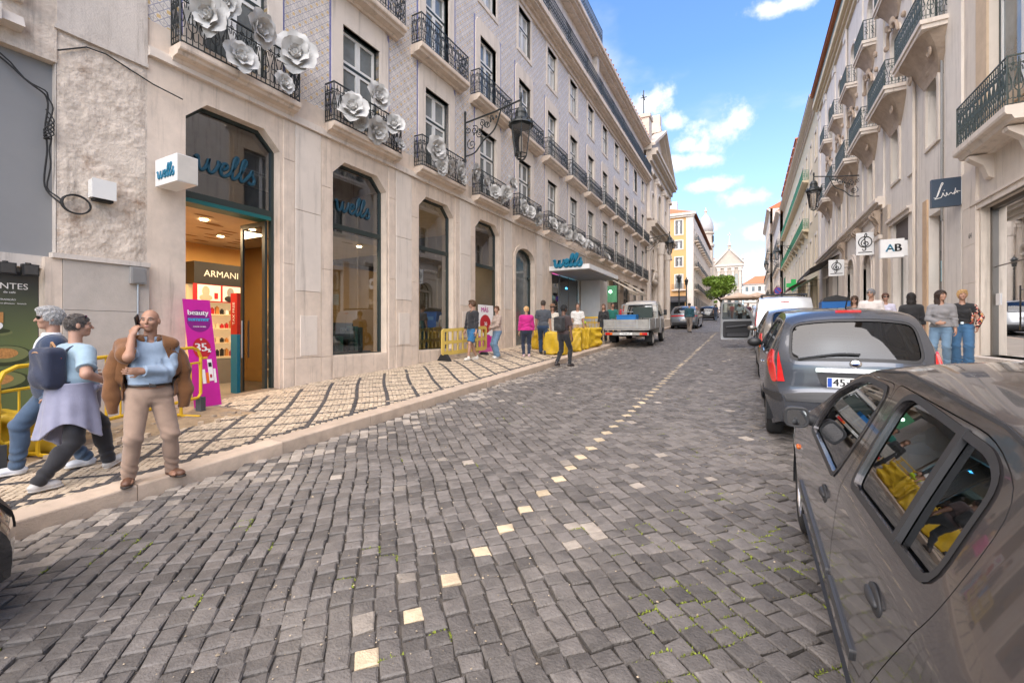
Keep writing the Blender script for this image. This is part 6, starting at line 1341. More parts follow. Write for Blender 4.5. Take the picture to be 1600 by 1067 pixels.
# ---- the blue-grey hatchback ahead, seen from behind
def second_car():
    sil = [(.08, .27, .02), (.02, .38, .10), (.0, .55, .13), (.07, .64, .14), (.10, .78, .15), (.13, .98, .16), (.24, 1.20, .15), (.40, 1.42, .12), (.60, 1.505, .08), (1.1, 1.54, .05), (1.7, 1.53, .05), (2.1, 1.45, .06), (2.6, 1.14, .08), (2.85, 1.02, .08), (3.2, .92, .08), (3.55, .76, .10), (3.72, .56, .12), (3.74, .3, .06)]
    c = Car(1.72, sil, zb=.98, tum=.22, zt=1.50, ry=.55, rt=.20, fy=2.9, ft=.2, step=.05); a = c.arc
    W1 = rpoly([(1.40, .98), (2.45, 1.0), (2.3, 1.2), (1.95, 1.40), (1.40, 1.44)], [.05, .04, .1, .14, .08]); W2 = rpoly([(1.28, 1.0), (1.28, 1.44), (.80, 1.42), (.56, 1.26), (.62, 1.1)], [.04, .06, .12, .08, .06])[::-1]
    D1 = rpoly([(1.33, .28), (2.5, .28), (2.6, .7), (2.52, .98), (2.3, 1.26), (1.95, 1.45), (1.34, 1.48)], .08)
    wind = rpoly([(a(2.05, 1.46), -.72), (a(2.75, 1.07), -.80), (a(2.75, 1.07), .80), (a(2.05, 1.46), .72)], .1); rw = rpoly([(a(.135, 1.005), -.70), (a(.37, 1.385), -.74), (a(.37, 1.385), .74), (a(.135, 1.005), .70)], .10)
    r = build_car(c, 'parked_car', 'blue grey rounded hatchback with plate 45-DE, second in the right-hand parked row', (1.04, 6.1, 6.1*SL), M_pblue, .60, 2.98, R=.30, win=[(W1, M_cdark), (W2, M_cdark)], doors=[D1], rear=rw, wind=wind, group='cars parked along the right kerb', glassm=M_cdark)
    over(c, r, 'rear_window_frame', offset(rw, .055), .006, M_pblue, None, [offset(rw, .02)])
    for sg in (-1, 1):
        # tail lights wrap the rear corners
        over(c, r, 'tail_light', rpoly([(.10, .74), (.16, .74), (.40, 1.05), (.36, 1.12), (.27, 1.10), (.14, .9)], .03), .014, M_tail, sg)
        q = lambda y, z: a(y, z); over(c, r, 'tail_light', np.array([(q(.09, .74), sg*.86), (q(.09, .74), sg*.775), (q(.12, .86), sg*.80), (q(.15, 1.02), sg*.835), (q(.17, 1.10), sg*.86)]), .012, M_tail)
        p = c.side(sg, 0)(np.array([[2.42, 1.02]]))[0]; mb = MB(); P = p+np.array([sg*.12, .0, .02]); mb.ell(P, (.11, .06, .075), 14, 8); mb.tube([p, P], .03, 6); mb.build('mirror', M_black, r, True)
        p = c.side(sg, .012)(np.array([[1.45, .84]]))[0]; mb = MB(); mb.ell(p, (.018, .08, .018), 10, 6); mb.build('door_handle', M_chrome, r, True)
    over(c, r, 'bumper_strip', rpoly([(a(.0, .52), -.84), (a(.05, .62), -.84), (a(.05, .62), .84), (a(.0, .52), .84)], .02), .016, M_trim); 
    for sg in (-1, 1): over(c, r, 'bumper_strip', rpoly([(.02, .53), (.42, .57), (.42, .62), (.03, .62)], .02), .014, M_trim, sg)
    over(c, r, 'number_plate_recess', rpoly([(a(.09, .72), -.36), (a(.115, .87), -.42), (a(.115, .87), .42), (a(.09, .72), .36)], .05), .006, M_trim); over(c, r, 'chrome_bar', rpoly([(a(.115, .865), -.43), (a(.118, .895), -.43), (a(.118, .895), .43), (a(.115, .865), .43)], .012), .026, M_chrome)
    plate_(c, r, 0, '45·DE·17', (-.075, .785)); 
    e = c.top(.012)(np.array([[a(.128, .955), 0.]]))[0]; mb = MB().lathe([(.001, .012), (.045, .012), (.055, .004), (.056, -.004)], n=20, axis='y', caps=False); mb.V[0] = mb.V[0]*np.array([1, -1, .8])+e; em = mb.build('round_badge', M_chrome, r, True)
    mb = MB(); mb.box((e[0]-.028, e[1]-.02, e[2]-.003), (e[0]+.028, e[1]-.014, e[2]+.006)); mb.build('badge_bar', M_eu, em)
    over(c, r, 'brake_light', rpoly([(a(.46, 1.455), -.17), (a(.50, 1.475), -.17), (a(.50, 1.475), .17), (a(.46, 1.455), .17)], .008), .012, M_tail)
    mb = MB(); z = c.top(.02)(np.array([[a(.137, 1.01), -.62], [a(.15, 1.035), -.2], [a(.145, 1.03), .05]])); mb.tube(spline(z, 6), .013, 6); mb.build('rear_wiper', M_black, r)
    mb = MB(); mb.tube([(.05, .9, 1.57), (.05, .7, 1.78)], [.01, .004], 5); mb.ell((.05, .9, 1.57), (.03, .05, .025), 8, 5); mb.build('aerial', M_black, r)
    over(c, r, 'rear_diffuser', rpoly([(.01, -.76), (a(.03, .38), -.80), (a(.03, .38), .80), (.01, .76)], .02), .01, M_bump)
    return c, r
second_car()

# ---- third, van and others
def generic(name, label, loc, m, L=3.95, W=1.7, H=1.5, group=None, rz=0, detail=1, suv=False, plate=None, step=.08, rear_bar=False):
    k = H/1.5; sil = [(.08, .28, .02), (.0, .45, .10), (.02, .66, .12), (.09, .80*k, .12), (.14, 1.0*k, .12), (.32, 1.24*k, .10), (.62 if not suv else .85, 1.44*k, .07), (1.1, 1.49*k, .05), (1.75, 1.48*k, .05), (2.2, 1.38*k, .06), (2.75, 1.08*k, .08), (2.95, .99*k, .08), (3.3, .92*k, .08), (L-.25, .76*k, .10), (L-.03, .52, .12), (L-.02, .28, .06)]
    c = Car(W, sil, zb=.95*k, tum=.21, zt=1.46*k, ry=.55, rt=.17, fy=L-.9, ft=.2, step=step); a = c.arc
    W1 = rpoly([(1.5, .97*k), (2.55, .99*k), (2.45, 1.14*k), (2.05, 1.37*k), (1.48, 1.40*k)], .06); W2 = rpoly([(1.40, .98*k), (1.40, 1.40*k), (.85, 1.37*k), (.58, 1.18*k), (.62, 1.02*k)], .05)[::-1]
    D1 = rpoly([(1.45, .3), (2.6, .3), (2.68, .95*k), (2.4, 1.24*k), (2.05, 1.42*k), (1.43, 1.45*k)], .06)
    wind = rpoly([(a(2.15, 1.4*k), -W*.42), (a(2.85, 1.03*k), -W*.46), (a(2.85, 1.03*k), W*.46), (a(2.15, 1.4*k), W*.42)], .1); rw = rpoly([(a(.15, 1.02*k), -W*.40), (a(.55, 1.40*k), -W*.41), (a(.55, 1.40*k), W*.41), (a(.15, 1.02*k), W*.40)], .1)
    r = build_car(c, name, label, loc, m, .72, L-.8, R=.31 if not suv else .35, archR=.36 if not suv else .41, win=[(W1, M_cdark), (W2, M_cdark)], doors=[D1], rear=rw, wind=wind, glassm=M_cdark, group=group, rzrot=rz)
    for sg in (-1, 1):
        if rear_bar: over(c, r, 'tail_light', rpoly([(.1, .84*k), (.32, .86*k), (.30, .91*k), (.1, .91*k)], .02), .01, M_tail, sg)
        else: over(c, r, 'tail_light', rpoly([(.08, .72*k), (.22, .72*k), (.34, 1.02*k), (.22, 1.02*k)], .03), .01, M_tail, sg)
        over(c, r, 'headlight', rpoly([(L-.5, .66*k), (L-.1, .62*k), (L-.2, .74*k), (L-.5, .80*k)], .03), .008, M_lens, sg)
        p = c.side(sg, 0)(np.array([[2.5, 1.0*k]]))[0]; mb = MB(); P = p+np.array([sg*.12, 0, .03]); mb.ell(P, (.11, .06, .075), 12, 7); mb.tube([p, P], .025, 5); mb.build('mirror', m if detail else M_black, r, True)
    if rear_bar: over(c, r, 'light_bar', rect(a(.1, .855*k), a(.11, .895*k), -W*.48, W*.48), .012, M_tail)
    over(c, r, 'rear_bumper', rpoly([(.02, -W*.45), (a(.0, .5), -W*.49), (a(.0, .5), W*.49), (.02, W*.45)], .03), .012, M_bump); over(c, r, 'grille', rpoly([(c.S-.34, -.5), (c.S-.16, -.45), (c.S-.16, .45), (c.S-.34, .5)], .03), .01, M_black)
    plate_(c, r, 0, plate or '88-QT-21', (-.115, .78*k if not suv else .62*k)); return c, r
generic('parked_car', 'bronze silver hatchback third in the right-hand parked row, before the van', (1.02, 10.9, 10.9*SL), M_psil, 3.95, 1.68, 1.52, 'cars parked along the right kerb')
c_suv, r_suv = generic('parked_car', 'steel grey sporty SUV parked beyond the tipper truck by the church', (-4.05, 33.6, 33.6*SL), M_psuv, 4.7, 1.92, 1.60, 'cars parked along the left kerb', suv=True, rear_bar=True, plate='AV-12-PO')
generic('parked_car', 'black car at the left edge, only its front bumper corner in view', (-4.22, -3.06, -3.06*SL), M_pblk, 3.95, 1.72, 1.5)
for i, (x, y, m, lb) in enumerate(((-3.9, 52, M_pblk, 'dark car parked far up the street in front of the yellow building'), (-4.1, 60, M_psil, 'bronze car farthest up the left side of the street'), (.95, 27, M_pvan, 'silver car parked just beyond the van with the open door'), (.95, 33, M_pwhite, 'white car parked second beyond the open van door'), (1.0, 40, M_pblk, 'black car parked third beyond the open van door'))):
    generic('parked_car', lb, (x, y, y*SL), m, 3.95, 1.7, 1.5, 'cars parked along the right kerb' if x > 0 else 'cars parked along the left kerb', 0, 1, step=.16)

def van():
    L = 4.1; sil = [(.06, .28, .01), (.0, .42, .05), (.02, .62, .06), (.06, .72, .05), (.08, 1.0, .05), (.14, 1.4, .05), (.22, 1.72, .05), (.36, 1.83, .05), (1.2, 1.87, .04), (2.2, 1.86, .04), (2.55, 1.80, .05), (3.05, 1.36, .08), (3.3, 1.14, .08), (3.7, 1.02, .08), (3.98, .85, .10), (4.08, .6, .10), (4.06, .3, .06)]
    c = Car(1.72, sil, zb=1.1, tum=.12, zt=1.82, ry=.35, rt=.07, fy=3.2, ft=.18, step=.08); a = c.arc; Yb = 16.45
    W1 = rpoly([(1.85, 1.1), (2.9, 1.1), (2.78, 1.36), (2.45, 1.70), (1.85, 1.72)], .06); wind = rpoly([(a(2.6, 1.77), -.74), (a(3.2, 1.2), -.80), (a(3.2, 1.2), .80), (a(2.6, 1.77), .74)], .1)
    rws = [rpoly([(a(.09, 1.1), s*.06), (a(.21, 1.66), s*.06), (a(.21, 1.66), s*.68), (a(.09, 1.1), s*.68)], .08) for s in (-1, 1)]
    D = rpoly([(1.80, .32), (2.86, .32), (3.02, 1.08), (2.86, 1.38), (2.48, 1.75), (1.80, 1.77)], .06)
    r = build_car(c, 'delivery_van', 'silver white van in the right-hand row with its driver door wide open', (1.05, Yb, Yb*SL), M_pvan, .65, 3.25, R=.31, archR=.37, win=[(W1, M_cdark)], doors=[D], wind=wind, cat='van', glassm=M_cdark)
    # the left door stands open: remove it from the shell and hang it on its front hinge
    for o in [o for o in r.children if o.name.split('.')[0] == 'door']:
        if o.data.vertices[0].co.x < 0:
            for ch in list(o.children): bpy.data.objects.remove(ch)
            bpy.data.objects.remove(o); break
    f = c.side(-1); hy, hx = 3.0, -c.w(2.95, .8); door = bpy.data.objects.new('door', None); link(door, r); door.location = (hx, hy, 0); door.rotation_euler = (0, 0, R(-72)); door['label'] = 'open driver door'
    def loc(P): Q = f(P); Q[:, 0] -= hx; Q[:, 1] -= hy; return Q
    def loci(P): Q = loc(P); Q[:, 0] += .07; return Q
    pobj('door_skin', D, [W1], loc, .08, M_pvan, door, True, True, [(D, loci), (W1, loci)])
    V, F = patch(D, [offset(W1, -.0)], loci, .08, .08); MB().add(V, F).build('door_frame', M_pvan, door)
    trim = rpoly([(1.88, .40), (2.80, .40), (2.92, 1.03), (1.88, 1.03)], .06); l2 = lambda P: loci(P)+np.array([.03, 0, 0]); V, F = patch(trim, [], l2); mb = MB().add(V, F); ring(mb, l2(trim), loci(trim)); mb.build('door_trim', M_trim, door)
    mb = MB(); q = l2(np.array([(1.98, .80), (2.7, .86)])); mb.tube([q[0]+(.03, 0, 0), q[1]+(.03, 0, 0)], .035, 6); q = l2(np.array([(2.0, .5), (2.75, .5)])); mb.box(q[0]+(0, 0, -.06), q[1]+(.06, 0, .06)); mb.build('arm_rest', M_bump, door)
    V, F = patch(W1, [], lambda P: loc(P)+np.array([.03, 0, 0])); MB().add(V, F).build('window', M_cglass, door)
    mb = MB(); p = loc(np.array([[2.85, 1.15]]))[0]; mb.ell(p+np.array([-.12, 0, .0]), (.09, .06, .12), 12, 7); mb.tube([p, p+np.array([-.1, 0, -.02])], .03, 5); mb.build('mirror', M_black, door, True)
    for s, h in zip((-1, 1), rws): over(c, r, 'rear_door_glass', h, .008, mat('painted_panel', (.43, .44, .45), .35, .04, coat=.5) if 0 else M_pvan)
    mb = MB(); zz = c.top(.02); 
    over(c, r, 'door_seam', rect(a(.02, .6), a(.25, 1.76), -.006, .006), .004, M_trim)
    for sg in (-1, 1):
        over(c, r, 'tail_light', rpoly([(.07, .95), (.24, .95), (.26, 1.42), (.16, 1.42)], .03), .014, M_tail, sg); over(c, r, 'indicator', rpoly([(.07, .80), (.24, .80), (.24, .94), (.07, .94)], .02), .014, M_orange, sg)
        over(c, r, 'rear_bumper', rpoly([(.03, .35), (.4, .38), (.4, .62), (.03, .66)], .03), .02, M_bump, sg)
        mb = MB(); mb.tube([(sg*.62, .5, 1.93), (sg*.62, 2.1, 1.94)], .02, 6); [mb.tube([(sg*.62, y, 1.84), (sg*.62, y, 1.94)], .018, 5) for y in (.55, 1.3, 2.05)]; mb.build('roof_rail', M_black, r)
    for y in (.6, 1.4, 2.0): MB().tube([(-.64, y, 1.96), (.64, y, 1.96)], .018, 6).build('rack_bar', M_black, r)
    over(c, r, 'rear_bumper', rpoly([(.02, -.78), (a(.02, .62), -.84), (a(.02, .62), .84), (.02, .78)], .04), .02, M_bump)
    p = c.top(.012)(np.array([[a(.21, 1.70), 0]]))[0]; MB().box(p-np.array([.12, .01, .012]), p+np.array([.12, .01, .012])).build('brake_light', M_tail, r); plate_(c, r, 0, '61-HM-80', (-.045, .86))
van()

def truck():
    Yr = 18.35; r = thing('dropside_truck', 'dusty white dropside truck parked against the left kerb', 'truck', loc=(-4.42, Yr, Yr*SL), tilt=math.atan(SL)); hw = .90
    Mm = mat('worn_aluminium', (.40, .385, .36), .45, .2, 5, .2, 30, metal=.45, dirt=.5, dcol=(.20, .17, .14), dscale=3)
    MB().box((-hw, .0, .72), (hw, 2.55, .78)).build('bed_floor', Mm, r)
    def boardset(nm, x0, x1, y0, y1, along):
        o = bpy.data.objects.new(nm, None); link(o, r)
        for i in range(3):
            z = .79+i*.125; mb = MB(); mb.box((x0, y0, z+.004), (x1, y1, z+.121)); mb.build('board', Mm, o)
        return o
    t = boardset('tailgate', -hw, hw, -.03, .01, 0); boardset('side_board', -hw-.03, -hw, .01, 2.55, 1); boardset('side_board', hw, hw+.03, .01, 2.55, 1); boardset('front_board', -hw, hw, 2.52, 2.56, 0)
    for x in (-.45, .45): mb = MB(); mb.box((x-.03, -.055, .8), (x+.03, -.03, 1.15)); mb.build('latch', M_steel, t)
    for y in (.05, 1.3, 2.5):
        for s in (-1, 1): MB().box((s*(hw+.03), y-.03, .74), (s*(hw+.055), y+.03, 1.18)).build('stake', M_steel, r)
    mb = MB()
    for x in (-hw+.1, hw-.1): mb.tube([(x, 2.58, .8), (x, 2.58, 1.78)], .025, 6)
    mb.tube([(-hw+.1, 2.58, 1.78), (hw-.1, 2.58, 1.78)], .025, 6); mb.tube([(-hw+.1, 2.58, 1.45), (hw-.1, 2.58, 1.45)], .02, 6); mb.build('headboard_frame', M_steel, r)
    MB().box((-.72, .15, .46), (.72, .2, .66)).build('chassis_beam', M_dark, r); mb = MB(); [mb.box((x-.05, .1, .45), (x+.05, 4.3, .6)) for x in (-.4, .4)]; mb.build('chassis', M_dark, r)
    MB().box((-hw, -.05, .52), (hw, .02, .64)).build('rear_bar', Mm, r)
    for s in (-1, 1):
        mb = MB(); mb.box((s*.56, -.075, .53), (s*.86, -.05, .63)); l = mb.build('tail_light', M_tail, r); MB().box((s*.56, -.078, .535), (s*.66, -.074, .625)).build('indicator', M_orange, l)
        MB().box((s*(hw-.28), .62, .2), (s*(hw-.02), .64, .6)).build('mud_flap', M_rubber, r)
    plate_c = MB(); plate_c.box((-.26, -.062, .53), (.26, -.052, .63)); o = plate_c.build('number_plate', M_plate, r); text('plate_lettering', '19-64-LT', .1, (0, -.064, .58), (1, 0, 0), (0, 0, 1), M_black, o, .001)
    for y in (1.15, 3.75):
        for s in (-1, 1): make_wheel(r, s*(hw-.14), y, .31, .2, s, M_pwhite, 5)
    # cab
    sil = [(2.72, .48, .0), (2.70, .9, .02), (2.70, 1.2, .03), (2.74, 1.7, .04), (2.85, 1.86, .05), (3.2, 1.92, .05), (3.6, 1.90, .05), (3.8, 1.83, .06), (4.22, 1.30, .08), (4.34, 1.15, .08), (4.52, 1.05, .08), (4.62, .8, .08), (4.64, .5, .04)]
    c = Car(1.68, sil, zb=1.2, tum=.13, zt=1.9, ry=.1, rt=0, fy=4.0, ft=.1, step=.1); a = c.arc
    out = np.array([tuple(p) for p in c.P]+[(4.1, .42), (4.1, .5), (3.95, .66), (3.55, .66), (3.4, .5), (3.4, .42)])[::-1]; W1 = rpoly([(2.95, 1.2), (4.0, 1.2), (3.72, 1.72), (2.95, 1.76)], .05)
    D = rpoly([(2.88, .5), (3.38, .5), (3.6, .72), (4.05, .85), (4.1, 1.2), (3.78, 1.77), (2.88, 1.82)], .05)
    for sg in (-1, 1):
        f = c.side(sg); pobj('cab_side', out, [offset(D, .004)], f, .1, M_pwhite, r, True, sg < 0); d = pobj('door', D, [W1], f, .1, M_pwhite, r, True, sg < 0, [(W1, c.side(sg, -.03))]); pobj('window', W1, [], c.side(sg, -.012), .1, M_cdark, d, True, sg < 0)
        p = f(np.array([[3.98, 1.25]]))[0]; mb = MB(); mb.box(p+np.array([sg*.12-.07, -.03, .0]), p+np.array([sg*.12+.07, .03, .26])); mb.tube([p, p+np.array([sg*.1, 0, .1])], .012, 5); mb.build('mirror', M_black, r)
    rw = rpoly([(a(2.70, 1.22), -.62), (a(2.75, 1.72), -.62), (a(2.75, 1.72), .62), (a(2.70, 1.22), .62)], .06); wd = rpoly([(a(3.84, 1.78), -.7), (a(4.25, 1.27), -.76), (a(4.25, 1.27), .76), (a(3.84, 1.78), .7)], .06)
    pobj('cab_skin', rect(0, c.S, -c.hw, c.hw), [rw, wd], c.top(), .1, M_pwhite, r, True, True)
    for nm, h in (('rear_window', rw), ('windscreen', wd)): pobj(nm, h, [], c.top(-.008), .12, M_cglass, r, True, True); pobj('screen_seal', offset(h, .03), [offset(h, -.01)], c.top(.004), .1, M_trim, r, True, True)
    mb = MB(); mb.box((-.7, 2.9, .6), (.7, 3.3, .95)); mb.box((-.7, 2.85, .9), (.7, 2.98, 1.45)); mb.build('seats', M_cloth, r)
    # its load
    b = MB(); P = np.array([(-.5, 1.5), (.15, 1.5), (.15, 2.2), (-.5, 2.2)])
    t = thing('blue_crate', 'bright blue plastic crate on the bed of the dropside truck', 'crate', loc=(-4.75, Yr+1.6, (Yr+1.6)*SL+.83), tilt=math.atan(SL))
    b = MB(); b.box((-.42, -.3, 0), (.42, .3, .03)); mb = b
    for (x0, y0, x1, y1) in ((-.42, -.3, .42, -.27), (-.42, .27, .42, .3), (-.42, -.27, -.39, .27), (.39, -.27, .42, .27)): mb.box((x0, y0, .03), (x1, y1, .5))
    mb.box((-.44, -.32, .46), (.44, -.3, .5)); mb.build('body', mat('blue_plastic', (.01, .16, .45), .45, .1), t)
    t = thing('monitor_panel', 'dark flat panel standing on the truck bed behind the cab window', 'panel', loc=(-4.15, Yr+1.9, (Yr+1.9)*SL+.8), tilt=math.atan(SL)); MB().box((-.42, 0, .38), (.42, .05, .86)).build('panel', mat('dark_green_glass', (.035, .05, .045), .3, .1), t); MB().tube([(0, .03, 0), (0, .03, .4)], .025, 6).build('post', M_black, t); MB().box((-.2, -.1, 0), (.2, .14, .02)).build('foot', M_black, t)
truck()
# ================================================================ PEOPLE
def smin(a, b, k):
    h = np.clip(.5+.5*(b-a)/k, 0, 1); return b+(a-b)*h-k*h*(1-h)
def cone(P, a, b, ra, rb):
    a = np.asarray(a, np.float32); b = np.asarray(b, np.float32); ab = b-a; t = np.clip(((P-a)@ab)/max(float(ab@ab), 1e-9), 0, 1); return np.linalg.norm(P-a-t[:, None]*ab, axis=1)-(ra+(rb-ra)*t)
def ellip(P, c, r, M=None):
    Q = P-np.asarray(c, np.float32)
    if M is not None: Q = Q@M
    r = np.asarray(r, np.float32); k0 = np.linalg.norm(Q/r, axis=1); k1 = np.linalg.norm(Q/(r*r), axis=1); return k0*(k0-1)/np.maximum(k1, 1e-6)
def nets(fn, lo, hi, h):
    """sparse surface nets of a distance field"""
    lo = np.asarray(lo, float)-2*h; B = 4; n = np.ceil((np.asarray(hi, float)+2*h-lo)/(h*B)).astype(int); N = n*B+1
    ci = np.stack(np.meshgrid(*[np.arange(k) for k in n], indexing='ij'), -1).reshape(-1, 3); cc = (lo+(ci+.5)*B*h).astype(np.float32); d = fn(cc); act = np.abs(d) < B*h*1.05+.012
    V = np.full(N, 1., np.float32); s = np.where(d < 0, -1., 1.).astype(np.float32)
    Vb = np.repeat(np.repeat(np.repeat(s.reshape(n), B, 0), B, 1), B, 2); V[:-1, :-1, :-1] = Vb
    g = np.stack(np.meshgrid(*[np.arange(B+1)]*3, indexing='ij'), -1).reshape(-1, 3); idx = (ci[act]*B)[:, None, :]+g[None]; idx = idx.reshape(-1, 3); fl = np.unique((idx[:, 0]*N[1]+idx[:, 1])*N[2]+idx[:, 2])
    I = np.stack([fl//(N[1]*N[2]), fl//N[2] % N[1], fl % N[2]], 1); V.reshape(-1)[fl] = fn((lo+I*h).astype(np.float32))
    S = V < 0; c = [S[i:N[0]-1+i, j:N[1]-1+j, k:N[2]-1+k] for i in (0, 1) for j in (0, 1) for k in (0, 1)]; sm = sum(x.astype(np.int8) for x in c); A = np.argwhere((sm > 0) & (sm < 8))
    if len(A) == 0: return np.zeros((0, 3)), []
    cor = np.array([(i, j, k) for i in (0, 1) for j in (0, 1) for k in (0, 1)]); val = np.stack([V[A[:, 0]+q[0], A[:, 1]+q[1], A[:, 2]+q[2]] for q in cor], 1); acc = np.zeros((len(A), 3)); cnt = np.zeros(len(A))
    for a in range(8):
        for b in range(a+1, 8):
            if np.abs(cor[a]-cor[b]).sum() != 1: continue
            va, vb = val[:, a], val[:, b]; m = (va < 0) != (vb < 0); t = np.where(m, va/np.where(m, va-vb, 1), 0); acc += np.where(m[:, None], cor[a]+t[:, None]*(cor[b]-cor[a]), 0); cnt += m
    P = lo+(A+acc/cnt[:, None])*h; id_ = np.full(N-1, -1, np.int64); id_[A[:, 0], A[:, 1], A[:, 2]] = np.arange(len(A)); F = []
    for ax in range(3):
        o = [x for x in range(3) if x != ax]; sl0 = [slice(None)]*3; sl1 = [slice(None)]*3; sl0[ax] = slice(0, -1); sl1[ax] = slice(1, None); ch = S[tuple(sl0)] != S[tuple(sl1)]; E = np.argwhere(ch); E = E[(E[:, o[0]] > 0) & (E[:, o[1]] > 0) & (E[:, o[0]] < N[o[0]]-1) & (E[:, o[1]] < N[o[1]]-1)]
        q = []
        for (da, db) in ((1, 1), (0, 1), (0, 0), (1, 0)): e = E.copy(); e[:, o[0]] -= da; e[:, o[1]] -= db; q.append(id_[e[:, 0], e[:, 1], e[:, 2]])
        q = np.stack(q, 1); ins = S[E[:, 0], E[:, 1], E[:, 2]]; flip = ins if ax != 1 else ~ins; q = np.where(flip[:, None], q, q[:, ::-1]); F.append(q[(q >= 0).all(1)])
    return P, np.concatenate(F).tolist()
def ik(a, b, l1, l2, hint):
    a, b, hint = np.array(a, float), np.array(b, float), np.array(hint, float); d = b-a; L = np.linalg.norm(d); L2 = min(L, (l1+l2)*.999); d /= L; x = (l1*l1-l2*l2+L2*L2)/(2*L2); h = math.sqrt(max(0, l1*l1-x*x)); v = hint-d*hint.dot(d); v /= np.linalg.norm(v)+1e-9; return a+d*x+v*h, a+d*L2
SKIN = {}
def skin(k):
    return mat('skin_'+k, {'fair': (.40, .225, .155), 'tan': (.34, .18, .115), 'brown': (.16, .085, .055)}[k], .55, .08, 14, .1, 150)
def cloth(nm, col, rough=.85, var=.14, **kw): return mat(nm, col, rough, var, 9, .35, 130, sheen=.2, **kw)
def rot3(ax, a):
    c, s = math.cos(a), math.sin(a); return np.array({'x': [(1, 0, 0), (0, c, -s), (0, s, c)], 'y': [(c, 0, s), (0, 1, 0), (-s, 0, c)], 'z': [(c, -s, 0), (s, c, 0), (0, 0, 1)]}[ax])
def person(label, loc, face, H=1.72, h=.011, feet=((-.10, 0, 0), (.10, 0, 0)), lean=.0, hands=None, head=(0, 0), skin_='fair', top=('shirt', (.5, .5, .5), 'long'), legs=('trousers', (.05, .05, .06), 'long'), shoe=(.05, .05, .05), hair=('short', (.05, .035, .025)), build=1.0, belly=0., female=False, extras=(), group=None, dress=None, hip_drop=0.0, curl=.5, detail=False, top_hem=None, open_=None):
    """face: heading vector in the ground plane. hands: two dicts(w=wrist, e=elbow hint, d=finger direction, n=palm normal) in body coordinates (x right, y forward, z up, for 1.75 m)"""
    k = H/1.75; rz = math.atan2(-face[0], face[1]); t = thing('person', label, 'person', group, loc, rz); t.scale = (k, k, k)
    f32 = np.float32; b = build; fw = .92 if female else 1.
    hz = .92-hip_drop; pel = np.array([0, 0, hz]); ln = np.array([0, math.sin(lean), math.cos(lean)]); chest = pel+ln*.34; shc = pel+ln*.51; neck0 = pel+ln*.55; fwd = np.array([0, 1., 0])
    sw = .185*fw*(1+.25*(b-1)); J = {}
    for i, s in ((0, -1), (1, 1)):
        fx, fy, fz = feet[i][:3]; an = np.array([fx, fy, .085+fz]); hp = pel+np.array([s*.092, 0, -.03]); kn, an = ik(hp, an, .43, .42, (s*.12, 1, .05)); J[i] = (hp, kn, an); sp = shc+np.array([s*sw, 0, -.035])
        hd = (hands or [{}, {}])[i] or {}; w = np.array(hd.get('w', (s*.26, .06, .80))); e, w = ik(sp, w, .285, .255, hd.get('e', (s*.5, -.7, -.3))); dd = np.array(hd.get('d', w-e), float); dd /= np.linalg.norm(dd); nn = np.array(hd.get('n', (-s, .0, 0)), float); nn = nn-dd*nn.dot(dd); nn /= np.linalg.norm(nn)+1e-9; J[i+2] = (sp, e, w, dd, nn, hd.get('curl', curl))
    yaw, pit = head; HR = rot3('z', yaw)@rot3('x', pit); hc = neck0+ln*.06+np.array([0, .025, .145]); HM = HR.astype(f32)   # P_local = (P-hc)@HR
    def hp_(v): return hc+HR@np.array(v, float)
    def torso(P, g=0.):
        d = ellip(P, pel+np.array([0, -.005, .0]), (.165*b+g, .125*b+g, .14+g)); d = smin(d, ellip(P, pel+ln*.17+np.array([0, .012+.4*belly, 0]), (.148*b*(.9 if female else 1)+g+belly*.5, .112*b+g+belly, .19+g)), .06); d = smin(d, ellip(P, chest+np.array([0, .0, .02]), (.172*b*fw+g, .118*b+g, .20+g)), .07)
        if female:
            for s in (-1, 1): d = smin(d, ellip(P, chest+np.array([s*.075, .09, .0]), (.07+g, .06+g, .07+g)), .03)
        d = smin(d, cone(P, J[2][0]+(.02, 0, .0), J[3][0]-(.02, 0, 0), .066*b+g, .066*b+g), .07); return d
    def arm(P, i, g=0., g2=None):
        sp, e, w, dd, nn, c = J[i+2]; g2 = g if g2 is None else g2; return smin(cone(P, sp, e, .056*b*fw+g, .043*b*fw+g), cone(P, e, w, .043*b*fw+g, .029*fw+g2), .02)
    def leg(P, i, g=0., gk=None, ga=None):
        hp, kn, an = J[i]; gk = g if gk is None else gk; ga = gk if ga is None else ga; d = smin(cone(P, hp+np.array([0, 0, .0]), kn, .092*b+g, .055*b+gk), cone(P, kn, an, .053*b+gk, .036+ga), .03); return smin(d, ellip(P, kn*.62+an*.38+np.array([0, -.02, 0]), (.05*b+gk*.8, .05*b+gk*.8, .12)), .03)
    def hand(P, i):
        sp, e, w, dd, nn, c = J[i+2]; s = (-1, 1)[i]; lat = np.cross(dd, nn)*1.0; sc = .93 if female else 1.
        if lat.dot(fwd) < 0 and 'd' not in ((hands or [{}, {}])[i] or {}): lat = -lat
        ct = w+dd*.05*sc; M = np.stack([lat, dd, nn], 1).astype(f32); d = ellip(P, ct, (.043*sc, .058*sc, .020*sc), M); d = smin(d, cone(P, w-dd*.02, w+dd*.02, .027*sc, .025*sc), .02)
        fing = None
        for j, (o, L) in enumerate(((.030, .072), (.010, .080), (-.010, .074), (-.029, .058))):
            p = w+dd*(.092-.004*abs(j-1.2))*sc+lat*o*sc; a = .25*c; r = .0095*sc
            for q, fr in enumerate((.45, .32, .23)):
                a += c*(.55, .8, .6)[q]; v = dd*math.cos(a)+nn*math.sin(a)+lat*o*.8*(1-c); n2 = p+v*L*fr*sc; x = cone(P, p, n2, r, r*.92); fing = x if fing is None else np.minimum(fing, x); p = n2; r *= .92
